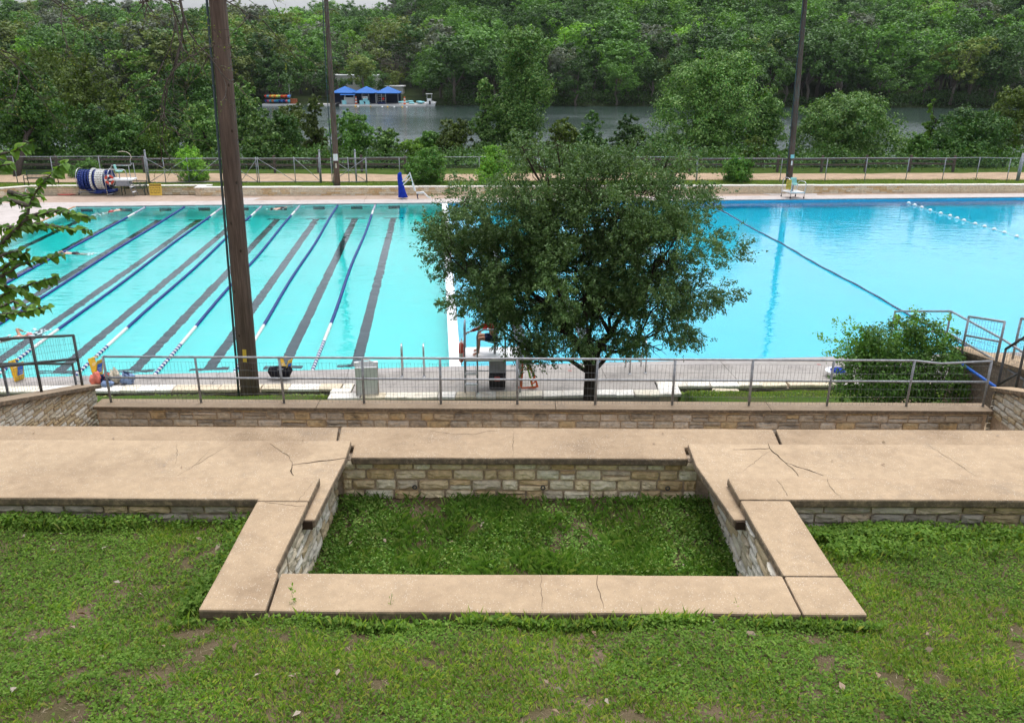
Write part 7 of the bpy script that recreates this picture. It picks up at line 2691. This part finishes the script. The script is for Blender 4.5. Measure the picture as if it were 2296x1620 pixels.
def f1(o, hw):
    MB().box((-1.55, -.2, 1.15), (2.3, .1, 2.3)).build('side_wall', M['dark_wall'], o)
    for k in range(6): MB().box((1.35, -hw + .6, .18 + k * .24), (2.5, .08, .17)).build('plank', M['white_dirty'], o)
    for s in (.28, 2.45):
        for k in range(4): MB().box((s + .05, -hw + .6, 1.62 + k * .2), (.35, .08, .13)).build('plank', M['white_dirty'], o)
    MB().box((-.3, -hw + .55, .45), (.6, .3, .85)).build('cool_box', M['grey_lid'], o, bevel=.03)
    MB().add([(-.6, -hw - .5, 2.1), (2.9, -hw - .5, 2.1), (2.9, -hw + .5, 2.42), (-.6, -hw + .5, 2.42), (-.6, -hw - .5, 2.05), (2.9, -hw - .5, 2.05), (2.9, -hw + .5, 2.37), (-.6, -hw + .5, 2.37)], [(0, 1, 2, 3), (7, 6, 5, 4), (0, 4, 5, 1), (1, 5, 6, 2), (2, 6, 7, 3), (3, 7, 4, 0)]).build('awning', M['tarp_blue'], o)


def f2(o, hw):
    MB().box((-1.9, -.4, 1.2), (1.6, .1, 2.35)).build('side_wall', M['dark_wall'], o)
    MB().box((1.85, -.4, 1.2), (1.7, .1, 2.35)).build('side_wall', M['dark_wall'], o)
    for x in (-.75, .85): MB().cyl((x, -hw + .5, 0), (x, -hw + .5, 2.5), .05, n=6).build('frame_post', M['steel_bright'], o)
    for z in (.2, .6, 2.0, 2.35): MB().beam((-.75, -hw + .5, z), (.85, -hw + .5, z), .05, .06).build('shelf_bar', M['steel'], o)
    sh = [(-.58, 1.75), (.58, 1.75), (.58, 1.0), (.45, .72), (.2, .55), (0, .5), (-.2, .55), (-.45, .72), (-.58, 1.0)]
    n = len(sh)
    for nm, poly, mt, y in (('sign_board', sh, M['aqua'], -hw + .38), ('sign_top', [(-.56, 1.73), (.56, 1.73), (.56, 1.27), (-.56, 1.27)], M['white'], -hw + .375)):
        q = len(poly)
        MB().add([(x, y - .03, z) for x, z in poly] + [(x, y + .02, z) for x, z in poly], [tuple(range(q)), tuple(range(2 * q - 1, q - 1, -1))] + [((i + 1) % q, i, i + q, (i + 1) % q + q) for i in range(q)]).build(nm, mt, o)
    MB().box((-.32, -hw + .335, 1.52), (.36, .01, .2), M=Matrix.Rotation(.2, 3, 'Y')).build('red_mark', M['red_paint'], o)
    MB().box((.18, -hw + .335, 1.48), (.42, .01, .12)).build('dark_mark', M['ink'], o)


def f3(o, hw):
    for x in (-2.3, -1.3, -.3): MB().cyl((x, -hw + .5, 0), (x, -hw + .5, 2.5), .05, n=6).build('rack_post', M['steel_bright'], o)
    for z in (.3, .75, 1.2, 1.65, 2.1): MB().beam((-2.3, -hw + .5, z), (-.3, -hw + .5, z + random.uniform(-.1, .1)), .05, .06).build('rack_bar', M['steel_bright'], o)
    MB().box((-1.3, -hw + .6, .25), (1.9, .6, .5)).build('blue_bin', M['navy'], o, bevel=.05)
    MB().ell((-.9, -hw + .4, 1.25), (.3, .1, .3), 8, 6).build('life_vest', M['red'], o)
    for k in range(7): MB().cyl((-.1 + k * .45, -hw + .4, 2.2), (-.1 + k * .45, -hw + .4, 2.5), .03, n=5).build('baluster', M['steel_bright'], o)


hut('blue roofed dock hut with white plank counter beside the slim pole', 768, f1)
hut('middle blue roofed dock hut with a shield-shaped sign', 817, f2)
hut('right-hand blue roofed dock hut with metal racks', 866, f3)
CHG = 'aqua chairs on the dock edge'
for px, lab in ((771, 'aqua deck chair in front of the plank counter hut'), (810, 'aqua deck chair at the gap between the plank hut and the shield-sign hut'), (823, 'aqua deck chair below the shield-shaped sign')):
    o = thing('deck_chair', lab, 'chair', (dk(px), DY + .9, DKZ), CHG)
    MB().box((0, .1, .42), (.75, .7, .08)).build('seat', M['aqua'], o)
    MB().box((0, -.25, .45), (.95, .08, .9)).build('backrest', M['aqua'], o)
    for sx in (-.4, .4): MB().box((sx, .15, .22), (.1, .6, .42)).build('leg', M['aqua'], o)
for px, lab in ((955 - 49, 'orange and white safety drum at the right end of the huts'), (796, 'orange and white marker post between the first two huts')):
    o = thing('safety_drum', lab, 'safety drum', (dk(px), DY + 1.2 if px > 900 else DY + 1.6, DKZ))
    for k in range(5): MB().cyl((0, 0, k * .34), (0, 0, k * .34 + .335), .30 - k * .035, n=10).build('band', M['orange'] if k % 2 == 0 else M['white'], o, True)
o = thing('float_pile', 'heap of pale green floats at the right end of the dock', 'floats', (dk(922), DY + 3, DKZ))
for k in range(9): MB().torus((R9.uniform(-3.4, 3.2), R9.uniform(-1, 1), .2 + R9.uniform(0, .4)), .55, .16, 'Z', 12, 5).build('float_ring', M['aqua'], o, True)
# work boat
o = thing('work_boat', 'small white centre-console boat moored at the right end of the dock', 'boat', (dk(962), DY + 3.5, LAKE_Z))
MB().add([(-1.1, -2.2, -.1), (1.1, -2.2, -.1), (1.0, 1.5, -.1), (0, 3, -.1), (-1.0, 1.5, -.1), (-1.35, -2.3, .75), (1.35, -2.3, .75), (1.3, 1.6, .85), (0, 3.4, 1.0), (-1.3, 1.6, .85)],
         [(4, 3, 2, 1, 0), (5, 6, 7, 8, 9), (0, 1, 6, 5), (1, 2, 7, 6), (2, 3, 8, 7), (3, 4, 9, 8), (4, 0, 5, 9)]).build('hull', M['white'], o)
MB().box((-.2, -.3, 1.25), (.9, .9, .9)).build('console', M['white'], o, bevel=.05)
for x in (-.75, .35):
    for y in (-.8, .3): MB().cyl((x, y, .8), (x, y, 2.75), .04, n=6).build('canopy_post', M['steel_bright'], o)
MB().box((-.2, -.25, 2.78), (1.5, 1.6, .08)).build('canopy', M['white'], o)
MB().box((.1, -2.45, .9), (.4, .4, .8)).build('outboard_motor', M['black'], o, bevel=.05)
# kayak rack
o = thing('kayak_rack', 'two-tier timber rack of coloured kayaks on the left part of dock', 'rack', (dk(620), DY + 2, DKZ))
X0, X1 = dk(590) - dk(620), dk(650) - dk(620)
for x in np.linspace(X0, X1, 5): MB().box((x, 0, 1.2), (.12, .12, 2.4)).build('post', M['wood_dark'], o)
for z in (.25, 1.25, 2.35): MB().box(((X0 + X1) / 2, 0, z), (X1 - X0, .5, .1)).build('shelf', M['wood_dark'], o)
KC = [('red', (.55, .05, .03)), ('aqua', (.05, .42, .55)), ('orange', (.75, .22, .04)), ('yellow', (.75, .62, .12)), ('lime green', (.45, .68, .18)), ('dark blue', (.02, .06, .30)), ('sky blue', (.10, .32, .70)), ('pink', (.70, .14, .20))]
KM = {n_: plain('kayak_' + n_.replace(' ', '_'), c_, .4, .4, var=.05) for n_, c_ in KC}
rowcol = [['sky blue', 'red', 'orange', 'red', 'lime green', 'yellow', 'orange', 'yellow', 'orange', 'aqua', 'red'], ['aqua', 'pink', 'dark blue', 'sky blue', 'dark blue', 'aqua', 'sky blue', 'orange', 'aqua', 'pink', 'dark blue']]
ORD = ['first', 'second', 'third', 'fourth', 'fifth', 'sixth', 'seventh', 'eighth', 'ninth', 'tenth', 'eleventh']
for r_ in range(2):
    for k, cn in enumerate(rowcol[r_]):
        x = X1 - .35 - k * (X1 - X0 - .6) / 10.6
        p = Vector((dk(620) + x, DY + 1.3, DKZ + .62 + (1 - r_) * 1.06))
        m = MB()
        m.tube([(0, -1.7, .1), (0, -1.1, .02), (0, 0, 0), (0, 1.1, .02), (0, 1.7, .1)], [.05, .17, .21, .17, .05], 10)
        for i in range(len(m.v)): m.v[i] = (m.v[i][0] * .8, m.v[i][1], m.v[i][2] * 1.75)
        kk = m.build('kayak', KM[cn], None, True)
        kk.location = p
        tag(kk, '%s kayak, %s from the right in the %s row of the rack' % (cn, ORD[k], 'upper' if r_ == 0 else 'lower'), 'kayak', 'kayaks on the dock rack')
tag(MB().box((dk(656), DY + 1.6, DKZ + .55), (1.5, .8, 1.1)).build('crate', M['rust_box'], bevel=.03), 'rusty red crate on the dock right of the kayak rack', 'crate')
tag(MB().cyl((dk(648), DY + 1.5, DKZ), (dk(648), DY + 1.5, DKZ + 4.4), .05, n=6).build('flag_pole', M['steel_bright']), 'thin pale pole rising at the right end of the kayak rack', 'pole')
for k, (px, py, cl) in enumerate(((797, 239, 'yellow'), (803, 239.5, 'white'), (831, 239, 'yellow'), (857, 240, 'white'), (869, 240, 'yellow'), (884, 240.5, 'white'), (902, 240.5, 'yellow'), (912, 241, 'white'))):
    p = at(px, py, LAKE_Z)
    bo = MB().ell((0, 0, 0), (.24, .24, .22), 8, 6).build('lake_buoy', M['yellow'] if cl == 'yellow' else M['white'], None, True)
    bo.location = p
    tag(bo, '%s marker buoy in the lake, %s from the left along the dock front' % (cl, ORD[k]), 'buoy', 'marker buoys in front of the dock')
# buildings among the far trees
b0 = Vector((dk(752), 238, float(terrain_z(dk(752), 238))))
o = thing('low_building', 'low white building showing through the trees behind the plank-counter hut', 'building', b0)
MB().box((0, 0, 1.4), (13, 6, 6.4)).build('wall', M['building'], o)
MB().box((0, 0, 4.75), (13.6, 6.6, .3)).build('roof', M['white_dirty'], o)
for k in range(6): MB().box((-5 + k * 2.0, -3.03, 3.0), (1.2, .06, 1.1)).build('window', M['glass_dark'], o)
b0 = Vector((dk(856), 234, float(terrain_z(dk(856), 234))))
b0.z -= 2.2
o = thing('low_building', 'small pale hut showing through the trees above the metal-rack hut', 'building', b0)
MB().box((0, 0, 1.9), (4.4, 4, 4.4)).build('wall', M['building'], o)
MB().box((0, 0, 4.25), (5.0, 4.6, .3)).build('roof', M['white_dirty'], o)
MB().box((.8, -2.03, 2.7), (1.1, .06, 1.1)).build('window', M['glass_dark'], o)
yb = 640.0
c0, c1 = aty(524, 33, yb), aty(742, 33, yb)
o = thing('long_building', 'long pinkish flat-roofed building on the skyline right of the big pole', 'building', ((c0.x + c1.x) / 2, yb, 10))
MB(o.location).box(((c0.x + c1.x) / 2, yb, c0.z - 7), (c1.x - c0.x, 20, 14)).build('wall', M['far_brick'], o)
MB(o.location).box(((c0.x + c1.x) / 2, yb, c0.z + .1), (c1.x - c0.x + .6, 20.6, .5)).build('roof', M['white_dirty'], o)
for k in range(26): MB(o.location).box((c0.x + 1.5 + k * (c1.x - c0.x - 2) / 26, yb - 10.05, c0.z - 3.2), (1.5, .2, 4.6)).build('window', M['glass_dark'], o)
# power line on the far hill
pu = aty(1876, 60, 330.0)
gz = float(terrain_z(pu.x, 330))
o = thing('utility_pole', 'distant utility pole with white insulators on the far hillside', 'pole', (pu.x, 330, gz))
ht = pu.z - gz + 1.2
MB().cyl((0, 0, -1), (0, 0, ht), .2, .14, 8).build('shaft', M['wood_old'], o, True)
MB().box((0, 0, ht - .8), (4.5, .2, .2)).build('crossarm', M['wood_old'], o)
for x in (-2, -.9, 1.0, 2): MB().cyl((x, 0, ht - .7), (x, 0, ht - .1), .16, n=6).build('insulator', M['white'], o)
for k, (x, t) in enumerate(((-2, (2340, 114)), (1.0, (2340, 126)), (2, (2340, 142)))):
    e = aty(t[0], t[1], 262.0)
    s = Vector((pu.x + x, 330, gz + ht - .2))
    pts = [s.lerp(e, i / 16) - Vector((0, 0, 3.2 * math.sin(math.pi * i / 16))) for i in range(17)]
    w = MB().tube(pts, .028, 4).build('power_line', M['steel'])
    tag(w, 'power line over the far hillside, %s of the three wires' % ('topmost', 'middle one', 'lowest')[k], 'cable')


# ------------------------------------------------------------------ thin haze over the lake and hills
hm, hnt = new_mat('haze_air')
pv = N(hnt, 'ShaderNodeVolumePrincipled')
pv.inputs['Color'].default_value = (0.86, 0.92, 1.0, 1)
pv.inputs['Density'].default_value = 0.00006
pv.inputs['Anisotropy'].default_value = 0.2
ho = N(hnt, 'ShaderNodeOutputMaterial')
hnt.links.new(pv.outputs[0], ho.inputs['Volume'])
tag(MB().box((0, 770, 46), (3300, 1900, 110)).build('haze', hm), kind='stuff')
